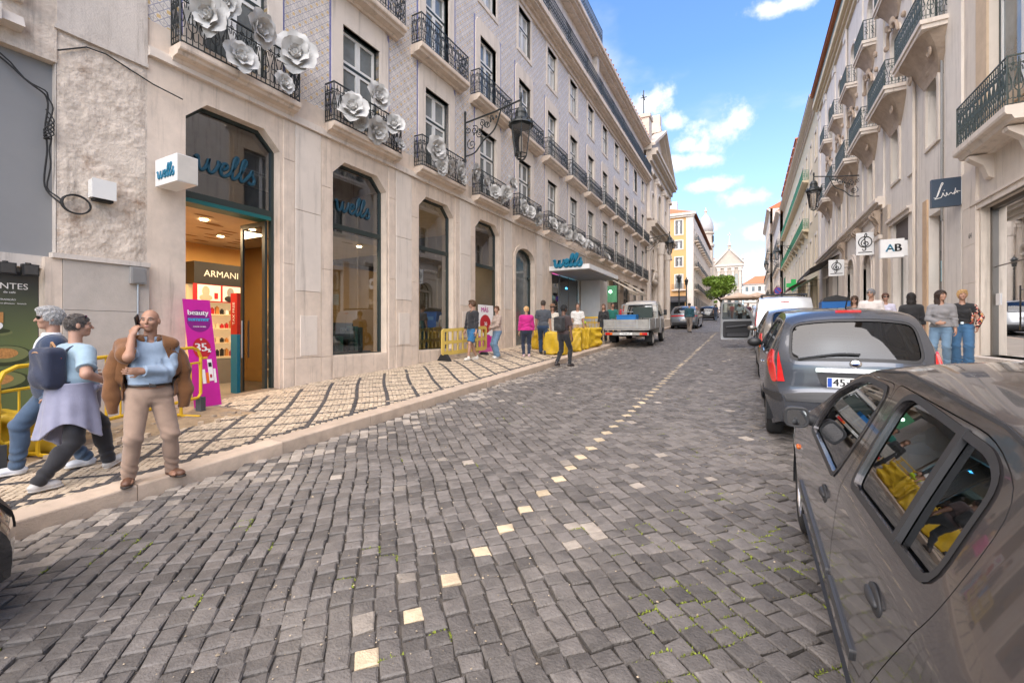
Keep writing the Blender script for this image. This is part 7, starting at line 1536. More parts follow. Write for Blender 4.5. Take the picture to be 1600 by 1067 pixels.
        p = w+dd*.035*sc+lat*.034*sc; v1 = lat*.75+dd*.6+nn*.35; v1 /= np.linalg.norm(v1); p2 = p+v1*.038*sc; v2 = dd*.85+nn*.5*(.5+c)+lat*.15; v2 /= np.linalg.norm(v2); x = np.minimum(cone(P, p-lat*.012, p2, .014*sc, .0115*sc), cone(P, p2, p2+v2*.034*sc, .011*sc, .0085*sc)); fing = np.minimum(fing, x)
        return smin(d, fing, .008)
    def headf(P, g=0.):
        Q = ((P-hc)@HM).astype(f32); d = ellip(Q, (0, -.012, .022), (.074+g, .094+g, .096+g)); d = smin(d, ellip(Q, (0, .022, -.035), (.056+g, .066+g, .078+g)), .03); d = smin(d, ellip(Q, (0, .058, -.088), (.026, .024, .022)), .025)
        for s in (-1, 1):
            d = smin(d, ellip(Q, (s*.040, .060, -.022), (.024, .024, .022)), .02); e = ellip(Q, (s*.031, .094, .008), (.019, .018, .012)); d = -smin(-d, e, .012)
            d = smin(d, cone(Q, (s*.014, .082, .027), (s*.048, .066, .025), .010, .008), .012); ea = ellip(Q, (s*.078, -.012, -.004), (.010, .022, .032)); d = smin(d, ea, .008)
        d = smin(d, cone(Q, (0, .084, .012), (0, .106, -.026), .009, .0135), .012)
        for z in (-.054, -.064): d = smin(d, ellip(Q, (0, .079, z), (.021, .012, .0055)), .006)
        return d
    def body(P):
        d = torso(P, -.012)
        for i in (0, 1): d = smin(d, leg(P, i, -.004), .03); d = smin(d, arm(P, i), .03)
        d = smin(d, cone(P, neck0-ln*.03, hc+HR@np.array([0, -.03, -.05]), .058*fw, .052*fw), .03); d = smin(d, headf(P), .02)
        for i in (0, 1):
            d = smin(d, hand(P, i), .012); hp, kn, an = J[i]; d = smin(d, ellip(P, an+np.array([0, .05, -.05]), (.035, .10, .03)), .02)
        return d
    pts = np.array([J[i][j] for i in (0, 1) for j in (0, 1, 2)]+[J[i][j] for i in (2, 3) for j in (0, 1, 2)]+[hc, pel]); lo = pts.min(0)-.24; hi = pts.max(0)+.24; lo[2] = min(J[0][2][2], J[1][2][2])-.1
    rs = abs(hash(label)) if 0 else sum(ord(c)*(i+1) for i, c in enumerate(label)); rg = np.random.default_rng(rs); WK = rg.normal(0, 1, (7, 3))*(13, 13, 17); PH = rg.random(7)*6.3
    def wr(P, amp):
        Q = P+.035*np.sin(P[:, [1, 2, 0]]*13+f32(PH[0]))+.02*np.sin(P[:, [2, 0, 1]]*29+f32(PH[1])); return amp*.55*sum(np.sin(Q@WK[j].astype(f32)+f32(PH[j])) for j in range(5))
    def folds(P, c, ax, amp, w=.085, f=62., r=.15):
        ax = np.asarray(ax, f32); ax = ax/np.linalg.norm(ax); V_ = P-np.asarray(c, f32); s_ = V_@ax; q = V_@np.cross(ax, (.3, .9, .2)).astype(f32); return amp*np.sin(s_*f+q*22+2*np.sin(q*15))*np.exp(-(s_/w)**2)*(np.linalg.norm(V_, axis=1) < r)
    def put(nm, fn, m, lo_=lo, hi_=hi, hh=h):
        V, F = nets(fn, lo_, hi_, hh)
        if len(F): return mobj(nm, V, F, m, t, None, True)
    put('body', body, skin(skin_))
    def plane(P, p, n): return (P-np.asarray(p, f32))@np.asarray(n, f32)
    # legs
    nm, col, ln_ = legs; mt = cloth('cloth_%s_%d_%d_%d' % ((nm,)+tuple(int(c*100) for c in col)), col)
    if not dress:
        wide = {'flare': (.018, .035, .06), 'shorts': (.03, .045, .04), 'slim': (.010, .010, .014), 'long': (.016, .020, .026)}[ln_]
        def tr(P):
            d = smin(leg(P, 0, *wide), leg(P, 1, *wide), .012); d = smin(d, ellip(P, pel+np.array([0, -.01, .01]), (.168*b+.012, .128*b+.012+belly*.3, .15)), .05); d = d+wr(P, .0035)
            for i in (0, 1): d = d+folds(P, J[i][1], J[i][2]-J[i][0], .005)+folds(P, J[i][2]+(0, 0, .09), J[i][2]-J[i][1], .007, .08, 75)+folds(P, J[i][0]+(0, .04, -.04), (.5*(1-2*i), 0, 1), .004, .07)
            d = np.maximum(d, P[:, 2]-(hz+.115))
            for i in (0, 1):
                hp, kn, an = J[i]
                if ln_ == 'shorts': q = hp*.12+kn*.88; v = kn-hp; d = np.maximum(d, np.minimum(plane(P, q, v/np.linalg.norm(v)), .3-np.abs(P[:, 0]-q[0])*2+.0*d)) if 0 else np.where(plane(P, q, v/np.linalg.norm(v)) > -.1, np.where((P[:, 0]*(-1, 1)[i] > 0), np.maximum(d, plane(P, q, v/np.linalg.norm(v))), d), d)
                else: v = an-kn; v = v/np.linalg.norm(v); d = np.where(np.linalg.norm(P-an.astype(f32), axis=1) < .2, np.maximum(d, plane(P, an+v*.035, v)), d)
            return d
        put(nm, tr, mt)
    # shoes
    ms = mat('shoe_%d_%d_%d' % tuple(int(c*100) for c in shoe), shoe, .5, .1, 20); msl = mat('shoe_sole', (.5, .48, .45), .7) if shoe[0] > .3 else mat('dark_sole', (.04, .03, .025), .7)
    for i in (0, 1):
        hp, kn, an = J[i]; fy = feet[i][3] if len(feet[i]) > 3 else (-.18, .18)[1-i] if 0 else (.14, -.14)[i]; pt = feet[i][4] if len(feet[i]) > 4 else 0; M = rot3('z', fy)@rot3('x', pt)
        def sf(P, an=an, M=M):
            Q = (P-an.astype(f32))@M.astype(f32); d = ellip(Q, (0, .03, -.045), (.043, .115, .042)); d = smin(d, ellip(Q, (0, .11, -.052), (.045, .06, .034)), .03); d = smin(d, cone(Q, (0, -.015, -.05), (0, -.005, .02), .043, .041), .03); return np.maximum(d, -(Q[:, 2]+.083))
        def so(P, an=an, M=M):
            Q = (P-an.astype(f32))@M.astype(f32); d = np.minimum(ellip(Q, (0, .11, -.078), (.049, .072, .03)), ellip(Q, (0, .0, -.078), (.044, .075, .03))); d = smin(d, ellip(Q, (0, .05, -.078), (.043, .1, .03)), .02); return np.maximum(np.maximum(d, Q[:, 2]+.066), -(Q[:, 2]+.088))
        so_ = put('shoe', sf, ms, an-np.array([.2, .2, .12]), an+np.array([.2, .24, .1]), min(h, .009)); 
        V, F = nets(so, an-np.array([.2, .2, .12]), an+np.array([.2, .24, .1]), min(h, .008))
        if len(F) and so_: mobj('sole', V, F, msl, so_, None, True)
    # top
    nm, col, slv0 = top; mt2 = cloth('cloth_%s_%d_%d_%d' % ((nm,)+tuple(int(c*100) for c in col)), col); g = {'tshirt': .012, 'shirt': .012, 'jumper': .020, 'jacket': .028}.get(nm, .014); hem = top_hem if top_hem is not None else (hz+.02 if nm != 'tucked' else hz+.10)
    def tp(P):
        d = torso(P, g); 
        if nm in ('jumper', 'jacket', 'tshirt'): d = smin(d, ellip(P, pel+np.array([0, 0, .03]), (.172*b+g, .13*b+g+belly*.6, .15)), .05)
        for i in (0, 1):
            sp, e, w, dd, nn, c = J[i+2]; a = arm(P, i, g+.004, g+.006)
            slv = slv0[i] if isinstance(slv0, tuple) else slv0
            if slv == 'short': q = sp*.25+e*.75; v = e-sp; a = smin(cone(P, sp, q, .056*b+g+.008, .05*b+g+.014), a, .001) if 0 else cone(P, sp, q, .058*b+g+.006, .05*b+g+.016); v = v/np.linalg.norm(v); a = np.maximum(a, plane(P, q, v))
            elif slv == 'rolled': q = e*.72+w*.28; v = (w-e)/np.linalg.norm(w-e); a = np.maximum(a, np.where(np.linalg.norm(P-w.astype(f32), axis=1) < .24, plane(P, q, v), -1))
            elif slv == 'none': a = np.full(len(P), 1., f32)
            else: v = (w-e)/np.linalg.norm(w-e); a = np.maximum(a, np.where(np.linalg.norm(P-w.astype(f32), axis=1) < .2, plane(P, w-v*.005, v), -1))
            d = smin(d, a, .03)
        d = d+wr(P, .0035)+folds(P, pel+ln*.2+(0, .05, 0), (.35, 0, 1), .006, .14, 48, .3)+sum(folds(P, J[q][1], J[q][2]-J[q][0], .005, .09, 80) for q in (2, 3)); d = np.maximum(d, (hem-P[:, 2])*1.0); nk = cone(P, neck0+np.array([0, .035, -.01 if nm != 'shirt' else -.02]), neck0+np.array([0, .02, .2]), .064, .09); d = np.maximum(d, -nk); return np.maximum(d, plane(P, neck0+np.array([0, 0, .035]), (0, -.2, .98)))
    to = put(nm if nm != 'tucked' else 'shirt', tp, mt2)
    if dress:
        md = cloth('cloth_dress_%d_%d_%d' % tuple(int(c*100) for c in dress), dress)
        def dr(P):
            tt = np.clip((hz+.1-P[:, 2])/(hz-.25), 0, 1); r = .15+.13*tt; q = np.sqrt((P[:, 0])**2+((P[:, 1]-.02)*1.15)**2); a = np.arctan2(P[:, 1], P[:, 0]); return np.maximum(np.maximum(q-r-.012*tt*np.sin(a*9+P[:, 2]*3), P[:, 2]-(hz+.14)), .32-P[:, 2])*.8
        put('dress', dr, md)
    # hair
    style, hcol = hair; mh = mat('hair_%d_%d_%d' % tuple(int(c*100) for c in hcol), hcol, .6, .35, 60, .8, 220)
    def hr(P):
        Q = ((P-hc)@HM).astype(f32); n_ = .0022*np.sin(Q@np.array([160, 40, 90], f32))+.0018*np.sin(Q@np.array([-70, 150, 60], f32)); g = {'short': .010, 'full': .015, 'bun': .010, 'long': .018, 'bald': .002, 'crop': .006}[style]
        d = ellip(Q, (0, -.014, .026), (.076+g, .096+g, .097+g)); face_ = ellip(Q, (0, .085, -.03), (.085, .075, .092 if style != 'bald' else .2)); d = np.maximum(d, -face_)
        if style == 'bald': d = np.maximum(d, Q[:, 2]-.018); return np.maximum(np.maximum(d, -(Q[:, 2]+.05)), Q[:, 1]-.012)
        lowz = {'short': -.045, 'crop': -.04, 'full': -.06, 'bun': -.03, 'long': -.4}[style]; back = np.maximum(d, -(Q[:, 2]-lowz)); back = np.where((Q[:, 1] > .01) & (Q[:, 2] < -.02) & (style != 'long'), .02, back)
        if style == 'long': back = smin(back, ellip(Q, (0, -.055, -.12), (.095, .065, .17)), .04); back = np.maximum(back, -ellip(Q, (0, .07, -.04), (.062, .09, .10)))
        if style == 'bun': back = smin(back, ellip(Q, (0, -.10, .05), (.035, .035, .035)), .02)
        if style == 'full': back = smin(back, ellip(Q, (0, .03, .10), (.07, .07, .03)), .03)
        return back+n_
    ho = put('hair', hr, mh, hc-np.array([.2, .24, .36]), hc+np.array([.2, .2, .2]), min(h, .009))
    if ho and h < .013 and style != 'bald':
        nh = 2600; me = ho.data; co = np.zeros(len(me.vertices)*3); no = co.copy(); me.vertices.foreach_get('co', co); me.vertices.foreach_get('normal', no); ix = rg.integers(0, len(co)//3, nh); b0 = co.reshape(-1, 3)[ix]; n0 = no.reshape(-1, 3)[ix]; g0 = np.array([0, -.35, -.9])+rg.normal(0, .25, (nh, 3)); g0 -= n0*(g0*n0).sum(1)[:, None]*.85; g0 /= np.linalg.norm(g0, axis=1)[:, None]; ln0 = rg.uniform(.015, .035 if style != 'long' else .06, nh)[:, None]; sd = np.cross(g0, n0)*.0016; b0 = b0-n0*.002
        mobj('hair_strands', np.stack([b0-sd, b0+sd, b0+g0*ln0*.6+n0*.006, b0+g0*ln0+n0*.004], 1).reshape(-1, 3), (np.arange(nh)[:, None]*4+np.array([[0, 1, 2]])).tolist()+(np.arange(nh)[:, None]*4+np.array([[0, 2, 3]])).tolist(), mat(mh.name+'_strand', tuple(min(1, c*1.5) for c in hcol), .5, .4, 70), t)['kind'] = 'stuff'
    # face pieces
    if h < .013:
        o = MB(); oi = MB(); br = MB(); lp = MB()
        for s in (-1, 1):
            for (mbx, c, r) in ((o, (s*.031, .079, .008), (.0115, .008, .0058)), (oi, (s*.031, .0865, .008), (.0052, .003, .0052))):
                q = MB().ell((0, 0, 0), r, 10, 6); V = q.V[0]@HR.T+hp_(c); mbx.add(V, q.F)
            br.tube([hp_((s*.014, .090, .030)), hp_((s*.034, .089, .034)), hp_((s*.052, .074, .027))], [.004, .005, .003], 5)
        q = MB().ell((0, 0, 0), (.021, .008, .0085), 10, 6); lp.add(q.V[0]@HR.T+hp_((0, .0845, -.059)), q.F)
        o.build('eyes', mat('eye_white', (.45, .42, .40), .3), t, True)['kind'] = 'stuff'; oi.build('irises', M_black, t, True)['kind'] = 'stuff'; br.build('eyebrows', mh, t)['kind'] = 'stuff'; lp.build('lips', mat('lips', (.36, .14, .11), .5), t, True)
    if 'sunglasses' in extras or 'glasses_up' in extras:
        up = 'glasses_up' in extras; mb = MB(); dz, dy = (.085, -.035) if up else (0, 0)
        for s in (-1, 1):
            P = rounded([(s*.006, -.016), (s*.058, -.018), (s*.062, .016), (s*.006, .018)], .008, 3); V = [hp_((x, .100+dy-abs(x)*.28, z+.008+dz)) for x, z in P]+[hp_((x, .094+dy-abs(x)*.28, z+.008+dz)) for x, z in P]; n = len(P); mb.add(V, [tuple(range(n)), tuple(range(n, 2*n))[::-1]]+[(i, (i+1) % n, n+(i+1) % n, n+i) for i in range(n)])
            mb.tube([hp_((s*.062, .084+dy, .014+dz)), hp_((s*.083, .0+dy*.4, .016+dz*.8)), hp_((s*.08, -.03+dy*.3, .008+dz*.7))], .0028, 5)
        mb.tube([hp_((-.008, .099+dy, .016+dz)), hp_((.008, .099+dy, .016+dz))], .003, 5); mb.build('sunglasses', mat('dark_lens', (.012, .010, .010), .08, 0), t)
    if 'belt' in extras:
        def bf(P): d = ellip(P, pel+np.array([0, -.002, .06]), (.178*b+.010, .132*b+.014+belly*.7, .15)); return np.maximum(np.abs(P[:, 2]-(hz+.095))-.019, d)
        put('belt', bf, mat('dark_belt', (.03, .018, .012), .4), hh=min(h, .009)); mb = MB(); yb = .132*b+.02+belly*.65; mb.box((-.028, yb-.004, hz+.07), (.028, yb+.010, hz+.118)); mb.build('buckle', M_chrome, t)
    if 'hat' in extras:
        q = MB().lathe([(.17, .055), (.165, .06), (.10, .07), (.09, .13), (.06, .15), (.005, .155)], n=20); mb = MB(); mb.add(q.V[0]@HR.T+hp_((0, -.01, 0)), q.F); mb.build('hat', cloth('hat_brown', (.20, .10, .05)), t)
    t['_k'] = 1; del t['_k']
    return t, J, dict(pel=pel, chest=chest, neck=neck0, hc=hc, HR=HR, hz=hz, ln=ln, put=put, wr=wr, torso=torso, arm=arm, plane=plane, lo=lo, hi=hi, mt=mt2, hp=hp_, b=b, rz=rz, k=k)
def onto(t, v):
    """body coordinates -> world"""
    return (Matrix.Translation(t.location) @ Matrix.Rotation(t.rotation_euler.z, 4, 'Z') @ Matrix.Scale(t.scale[0], 4)) @ Vector(v)
def backpack(t, d, label, col, w=.30, hgt=.42, dep=.15, accent=None):
    o = thing('backpack', label, 'backpack', None, t.location, t.rotation_euler.z); o.scale = t.scale; c = d['chest']+np.array([0, -.13-dep*.5*.9, -.02]); m = cloth('pack_%d_%d_%d' % tuple(int(q*100) for q in col), col, .7)
    def f(P):
        Q = P-c.astype(np.float32); q = np.abs(Q)-np.array([w/2-.05, dep/2-.05, hgt/2-.07], np.float32); dd = np.linalg.norm(np.maximum(q, 0), axis=1)+np.minimum(q.max(1), 0)-.06; return smin(dd, ellip(Q, (0, -dep*.42, -.09), (w*.38, .06, .10)), .03)+.003*np.sin(Q@np.array([40, 20, 31], np.float32))
    V, F = nets(f, c-.35, c+.35, .012); mobj('bag', V, F, m, o, None, True)
    for s in (-1, 1):
        S = spline([c+(s*.09, dep*.45, .15), d['neck']+(s*.10, -.05, -.01), d['chest']+(s*.12, .10, .10), d['chest']+(s*.15, .08, -.10), c+(s*.13, dep*.4, -.16)], 6); MB().tube(S, .022, 6, flat=.4).build('strap', m, o, True)
    MB().tube(spline([c+(-.04, .04, hgt/2-.01), c+(0, .03, hgt/2+.04), c+(.04, .04, hgt/2-.01)], 4), .010, 5).build('handle', cloth('strap_tan', accent) if accent else m, o)
    MB().tube(spline([c+(-w*.42, -dep*.25, .06), c+(-w*.3, -dep*.5, .14), c+(0, -dep*.55, .165), c+(w*.3, -dep*.5, .14), c+(w*.42, -dep*.25, .06)], 4), .006, 4).build('zip', cloth('strap_tan', accent) if accent else M_black, o); return o
def walkz(x, y): return roadz(y)+(.125+.05*min(1, max(0, (-5.3-x)/3.2)) if x < KERB_X else (.13 if x > RK_X else 0.0))
def at(x, y, dz=0): return (x, y, walkz(x, y)+dz)

# 1. man with the phone at the kerb
def phone_man():
    hands = [dict(w=(.08, .235, 1.165), e=(-.8, -.2, -.7), d=(.95, .12, .05), n=(0, -.9, .2), curl=.35), dict(w=(.155, .125, 1.515), e=(.22, .30, -1.0), d=(-.28, -.08, .95), n=(-.75, -.5, 0), curl=.85)]
    t, J, d = person('bald man in light blue shirt, brown jacket over his shoulders, phoning at the kerb', at(-5.13, 2.13), (1.1, -.30), 1.605, .0066, feet=((-.19, .0, 0, .5), (.17, .02, 0, -.25)), head=(-.45, .02), skin_='tan', top=('tucked', (.27, .345, .44), ('long', 'short')), legs=('trousers', (.315, .215, .155), 'long'), shoe=(.13, .06, .035), hair=('bald', (.16, .14, .13)), build=1.05, belly=.045, extras=('belt',), hands=hands, detail=True)
    put, pel, chest, neck, hz = d['put'], d['pel'], d['chest'], d['neck'], d['hz']; f32 = np.float32
    m = cloth('brown_suede', (.155, .062, .018), .9, .3)
    def jk(P):       # jacket worn like a cape: shell over shoulders and back, open in front
        s = d['torso'](P, .045); 
        for i in (0, 1): sp, e, w = J[i+2][:3]; s = smin(s, cone(P, sp, sp+np.array([(-1, 1)[i]*.06, -.02, -.30]), .085, .085), .05)
        s = smin(s, cone(P, J[3][0], J[3][0]*.3+J[3][1]*.7, .098, .092), .05); low = np.clip((1.25-P[:, 2])/.5, 0, 1); s = s-.015*low; inner = s+.030; dd = np.maximum(s, -inner); dd = dd+d['wr'](P, .012)
        op = .105+.10*np.clip((1.42-P[:, 2])/.3, 0, 1); dd = np.maximum(dd, np.minimum(P[:, 1]-.02, op-np.abs(P[:, 0]-.01))); dd = np.maximum(dd, (hz-.06)-P[:, 2]); return np.maximum(dd, P[:, 2]-(neck[2]+.06))
    lo = d['lo']-.1; hi = d['hi']+.1; put('jacket', jk, m, lo, hi, .008)
    def sl(s):
        a = J[2 if s < 0 else 3][0]+np.array([s*.055, -.01, -.06]); P0 = [a, a+(s*.055, -.0, -.2), a+(s*.06, .02, -.42), a+(s*.045, .03, -.60)]
        def f(P): q = None; rr = (.066, .062, .06, .052); 
        def f(P):
            q = None
            for j in range(3): x = cone(P, P0[j], P0[j+1], (.074, .070, .066)[j], (.070, .066, .056)[j]); q = x if q is None else smin(q, x, .02)
            q = q+d['wr'](P, .009); return np.maximum(q, P0[3][2]-.0-P[:, 2])
        put('sleeve', f, m, lo, hi, .008)
    sl(-1); sl(1)
    def col(P): q = ellip(P, neck+np.array([0, .0, .0]), (.115, .105, .065)); q = np.maximum(q, -(q+.022)); q = np.maximum(q, np.minimum(P[:, 1]-.05, .05-np.abs(P[:, 0]))); return np.maximum(q, np.abs(P[:, 2]-neck[2]-.005)-.045)
    put('collar', col, m, hh=.007)
    def shc(P): q = ellip(P, neck+np.array([0, .012, .02]), (.082, .085, .06)); q = np.maximum(q, -(q+.012)); q = np.maximum(q, np.minimum(P[:, 1]-.06, .03-np.abs(P[:, 0]))); return np.maximum(q, np.abs(P[:, 2]-neck[2]-.01)-.03)
    put('shirt_collar', shc, d['mt'], hh=.006)
    mb = MB(); [mb.box((-.006, .150+.0*i, 1.02+.09*i), (.006, .156, 1.032+.09*i)) for i in range(0)]
    p = thing('phone', 'black phone held to the ear of the bald man', 'phone', None, onto(t, d['hp']((.105, .005, -.02))), t.rotation_euler.z-.45)
    b = MB().box((-.006, -.038, -.075), (.004, .038, .075)); b.xf(Matrix.Rotation(R(-28), 4, 'X')); b.build('case', M_black, p); b = MB().box((-.0085, -.034, -.069), (-.0062, .034, .069)); b.xf(Matrix.Rotation(R(-28), 4, 'X')); b.build('screen', mat('phone_screen', (.01, .01, .012), .06), p)
phone_man()
# 2. man with the navy backpack, walking up the pavement
def pack_man():
    hands = [dict(w=(-.24, .26, 1.06), e=(-.35, -.9, -.3)), dict(w=(.30, .18, 1.02), e=(.5, -.8, -.1))]
    t, J, d = person('stout man in a pale blue T-shirt with a lavender sweater tied round his waist', at(-5.82, 1.78), (-.12, 1), 1.62, .0075, feet=((-.08, .36, .03, .1, .35), (.11, -.30, .0, -.1)), lean=.06, head=(-.35, .02), skin_='fair', top=('tshirt', (.27, .37, .44), 'short'), legs=('trousers', (.018, .018, .022), 'long'), shoe=(.5, .48, .46), hair=('crop', (.10, .085, .075)), build=1.09, belly=.05, extras=('glasses_up',), hands=hands, hip_drop=.05, detail=True)
    put, pel, hz = d['put'], d['pel'], d['hz']; m = cloth('lavender_sweater', (.26, .26, .345), .9, .12)
    def sw(P):
        a = np.arctan2(P[:, 1], P[:, 0]); low = np.clip((hz+.13-P[:, 2])/.55, 0, 1.2); r = .215+.085*low+.016*low*np.sin(a*7+P[:, 2]*6)+.01*np.sin(a*13+2)*low; q = np.sqrt(P[:, 0]**2+(P[:, 1]*1.12)**2)-r; lowz = hz-.42+.13*np.sin(a*1.0+2.2)-.05*np.sin(a*3); q = np.maximum(q, -(q+.034)); q = np.maximum(q, np.maximum(P[:, 2]-(hz+.16), lowz-P[:, 2])); return (np.maximum(q, P[:, 1]-.14)+d['wr'](P, .0025))*.85
    lo = d['lo']-.12; hi = d['hi']+.12; put('tied_sweater', sw, m, lo, hi, .009)
    mb = MB(); mb.tube(spline([(-.2, .1, hz+.10), (-.05, .215, hz+.08), (.03, .23, hz+.06)], 5), .035, 7); mb.tube(spline([(.2, .1, hz+.10), (.06, .215, hz+.08), (-.02, .235, hz+.05), (-.06, .24, hz-.15)], 5), .035, 7); mb.build('knotted_sleeves', m, t, True)
    backpack(t, d, 'navy backpack on the stout man in the pale blue T-shirt', (.012, .018, .045), .31, .44, .17, (.42, .22, .10))
    c = d['chest']; text('shirt_print', 'LLS', .10, c+np.array([.10, -.175, .10]), (1, 0, -.05), (0, 0, 1), mat('red_lettering', (.5, .08, .05), .6), t, .004)
pack_man()
# 3. grey-haired man in the navy blazer, passing behind
def blazer_man():
    hands = [dict(w=(-.27, .02, .84), curl=.6), dict(w=(.31, -.10, .95), e=(.4, -.9, .2), curl=.7)]
    t, J, d = person('grey-haired man in a navy blazer and sunglasses passing behind the backpack man', at(-6.36, 1.80), (-.25, -1), 1.67, .0075, feet=((-.1, -.26, .02), (.09, .26, 0)), head=(.05, 0), skin_='fair', top=('jacket', (.02, .035, .075), 'long'), legs=('jeans', (.05, .085, .14), 'long'), shoe=(.60, .62, .66), hair=('full', (.34, .33, .32)), extras=('sunglasses',), hands=hands, hip_drop=.03, top_hem=.80)
    put, ch, nk = d['put'], d['chest'], d['neck']
    def sh(P): q = d['torso'](P, .036); q = np.maximum(q, np.abs(P[:, 0])-(.02+.35*np.clip(P[:, 2]-1.12, 0, .4)*.55)); q = np.maximum(q, -(P[:, 1]-.02)); return np.maximum(q, np.maximum(P[:, 2]-(nk[2]+.01), 1.05-P[:, 2]))
    put('shirt_front', sh, cloth('white_shirt', (.62, .62, .64)), hh=.009)
    def shc(P): q = ellip(P, nk+np.array([0, .012, .02]), (.085, .088, .06)); q = np.maximum(q, -(q+.012)); q = np.maximum(q, np.minimum(P[:, 1]-.06, .03-np.abs(P[:, 0]))); return np.maximum(q, np.abs(P[:, 2]-nk[2]-.02)-.035)
    put('shirt_collar', shc, cloth('white_shirt', (.62, .62, .64)), hh=.007)
blazer_man()
# middle distance
WALK = lambda a=.2, lift=.0: ((-.09, a, 0 if a < 0 else lift), (.09, -a, 0 if a > 0 else lift))
person('young man in a black sweatshirt and blue shorts walking past the second barrier', at(-7.55, 11.55), (-.35, -.95), 1.80, .011, feet=WALK(.22), head=(-.35, 0), top=('jumper', (.018, .018, .022), 'long'), legs=('shorts', (.02, .12, .26), 'shorts'), shoe=(.62, .58, .52), hair=('full', (.10, .055, .03)), extras=('sunglasses',), hands=[None, dict(w=(.27, .10, .82))])
person('woman in a beige jumper and flared jeans before the pink and white banner', at(-7.1, 12.3), (-.55, -.85), 1.62, .011, feet=((-.13, .05, 0), (.12, -.05, 0)), head=(.7, 0), female=True, top=('jumper', (.36, .27, .22), 'long'), legs=('jeans', (.10, .17, .25), 'flare'), shoe=(.6, .58, .55), hair=('bun', (.11, .05, .025)), hands=[dict(w=(-.02, .24, 1.05), e=(-.9, -.3, -.5)), dict(w=(.12, .22, 1.0), e=(.9, -.3, -.5))])
person('blonde woman in a bright pink jacket seen from behind', at(-6.35, 12.9), (-.55, .9), 1.60, .011, feet=WALK(.05), female=True, build=1.12, top=('jacket', (.45, .010, .17), 'long'), legs=('trousers', (.015, .022, .045), 'slim'), shoe=(.5, .35, .35), hair=('short', (.55, .36, .17)))
person('man in a dark grey shirt and jeans walking away beside the pink jacket', at(-6.2, 13.9), (-.3, .95), 1.80, .011, feet=WALK(.12), top=('tshirt', (.055, .062, .075), 'short'), legs=('jeans', (.02, .045, .10), 'long'), shoe=(.03, .03, .03), hair=('crop', (.06, .045, .035)))
person('woman in a cream dress and brown hat facing down the street', at(-6.35, 15.1), (.2, -1), 1.66, .013, feet=WALK(.06), female=True, top=('cardigan', (.55, .50, .42), 'short'), dress=(.52, .49, .42), shoe=(.3, .2, .12), hair=('long', (.06, .035, .02)), extras=('hat', 'sunglasses'))
def dark_man():
    t, J, d = person('dark-haired man with a black backpack stepping off the kerb', at(-4.72, 12.05), (.30, .95), 1.74, .011, feet=((-.09, -.22, .03), (.09, .16, 0)), head=(-.2, 0), skin_='brown', top=('tshirt', (.045, .028, .028), 'short'), legs=('trousers', (.014, .015, .018), 'slim'), shoe=(.03, .022, .02), hair=('short', (.012, .012, .013)))
    backpack(t, d, 'black backpack on the man stepping off the kerb', (.016, .016, .018), .30, .44, .17)
dark_man()
person('person in a white T-shirt standing behind the black backpack', at(-5.85, 16.4), (.4, -.9), 1.70, .016, top=('tshirt', (.62, .60, .57), 'short'), legs=('trousers', (.36, .28, .22), 'long'), hair=('short', (.07, .05, .04)))
person('worker in a yellow high-visibility vest bending over by the far barrier', at(-6.9, 19.2), (.6, -.5), 1.72, .016, lean=1.05, hip_drop=.25, feet=((-.18, 0, 0), (.18, .1, 0)), top=('vest', (.50, .70, .02), 'none'), legs=('trousers', (.02, .022, .03), 'long'), hair=('short', (.02, .016, .014)), hands=[dict(w=(-.2, .6, .55)), dict(w=(.2, .6, .5))])
person('woman in a black top with long brown hair beside the truck bed', at(-5.75, 19.6), (.1, -1), 1.66, .015, female=True, top=('tshirt', (.02, .02, .022), 'long'), legs=('trousers', (.02, .02, .025), 'long'), hair=('long', (.13, .06, .03)))
person('man in a teal shirt behind the woman beside the truck', at(-5.62, 20.6), (.5, -.8), 1.72, .016, top=('tshirt', (.01, .13, .10), 'short'), legs=('trousers', (.04, .04, .05), 'long'), skin_='tan')
person('person in a red top standing beyond the blue crate', at(-5.7, 23.2), (.4, -.9), 1.70, .018, top=('tshirt', (.40, .02, .03), 'short'), legs=('trousers', (.05, .05, .06), 'long'))
person('man in a dark teal jacket walking between the truck and the grey SUV', at(-3.2, 29.5), (.1, 1), 1.78, .016, feet=WALK(.2), top=('jacket', (.012, .06, .08), 'long'), legs=('trousers', (.20, .16, .13), 'long'), hair=('short', (.04, .03, .025)))
far = [(-2.9, 50, (.02, .03, .06), (.06, .08, .12), 'in a navy top far up the street beside the dark car'), (-1.6, 58, (.45, .08, .06), (.20, .08, .06), 'in a red top far up the street'), (-.9, 56, (.30, .32, .34), (.03, .03, .04), 'in a grey top far up the street beside the red one'), (-2.2, 66, (.55, .40, .30), (.05, .05, .06), 'in a salmon top, farthest up the street'), (-.55, 41, (.60, .60, .62), (.03, .03, .035), 'in a white shirt seen through the open van door'), (.05, 44, (.08, .03, .05), (.04, .04, .05), 'in a plum top just beyond the open van door'), (-3.4, 72, (.10, .10, .11), (.04, .05, .08), 'in dark clothes under the black cafe awning')]
for i, (x, y, a, bcol, s) in enumerate(far): person('pedestrian '+s, at(x, y), ((-1)**i*.3, (-1)**i), 1.7, .028, feet=WALK(.18), top=('tshirt', a, 'short'), legs=('trousers', bcol, 'long'), hair=('short', (.05, .035, .025)), group='pedestrians far up the street')
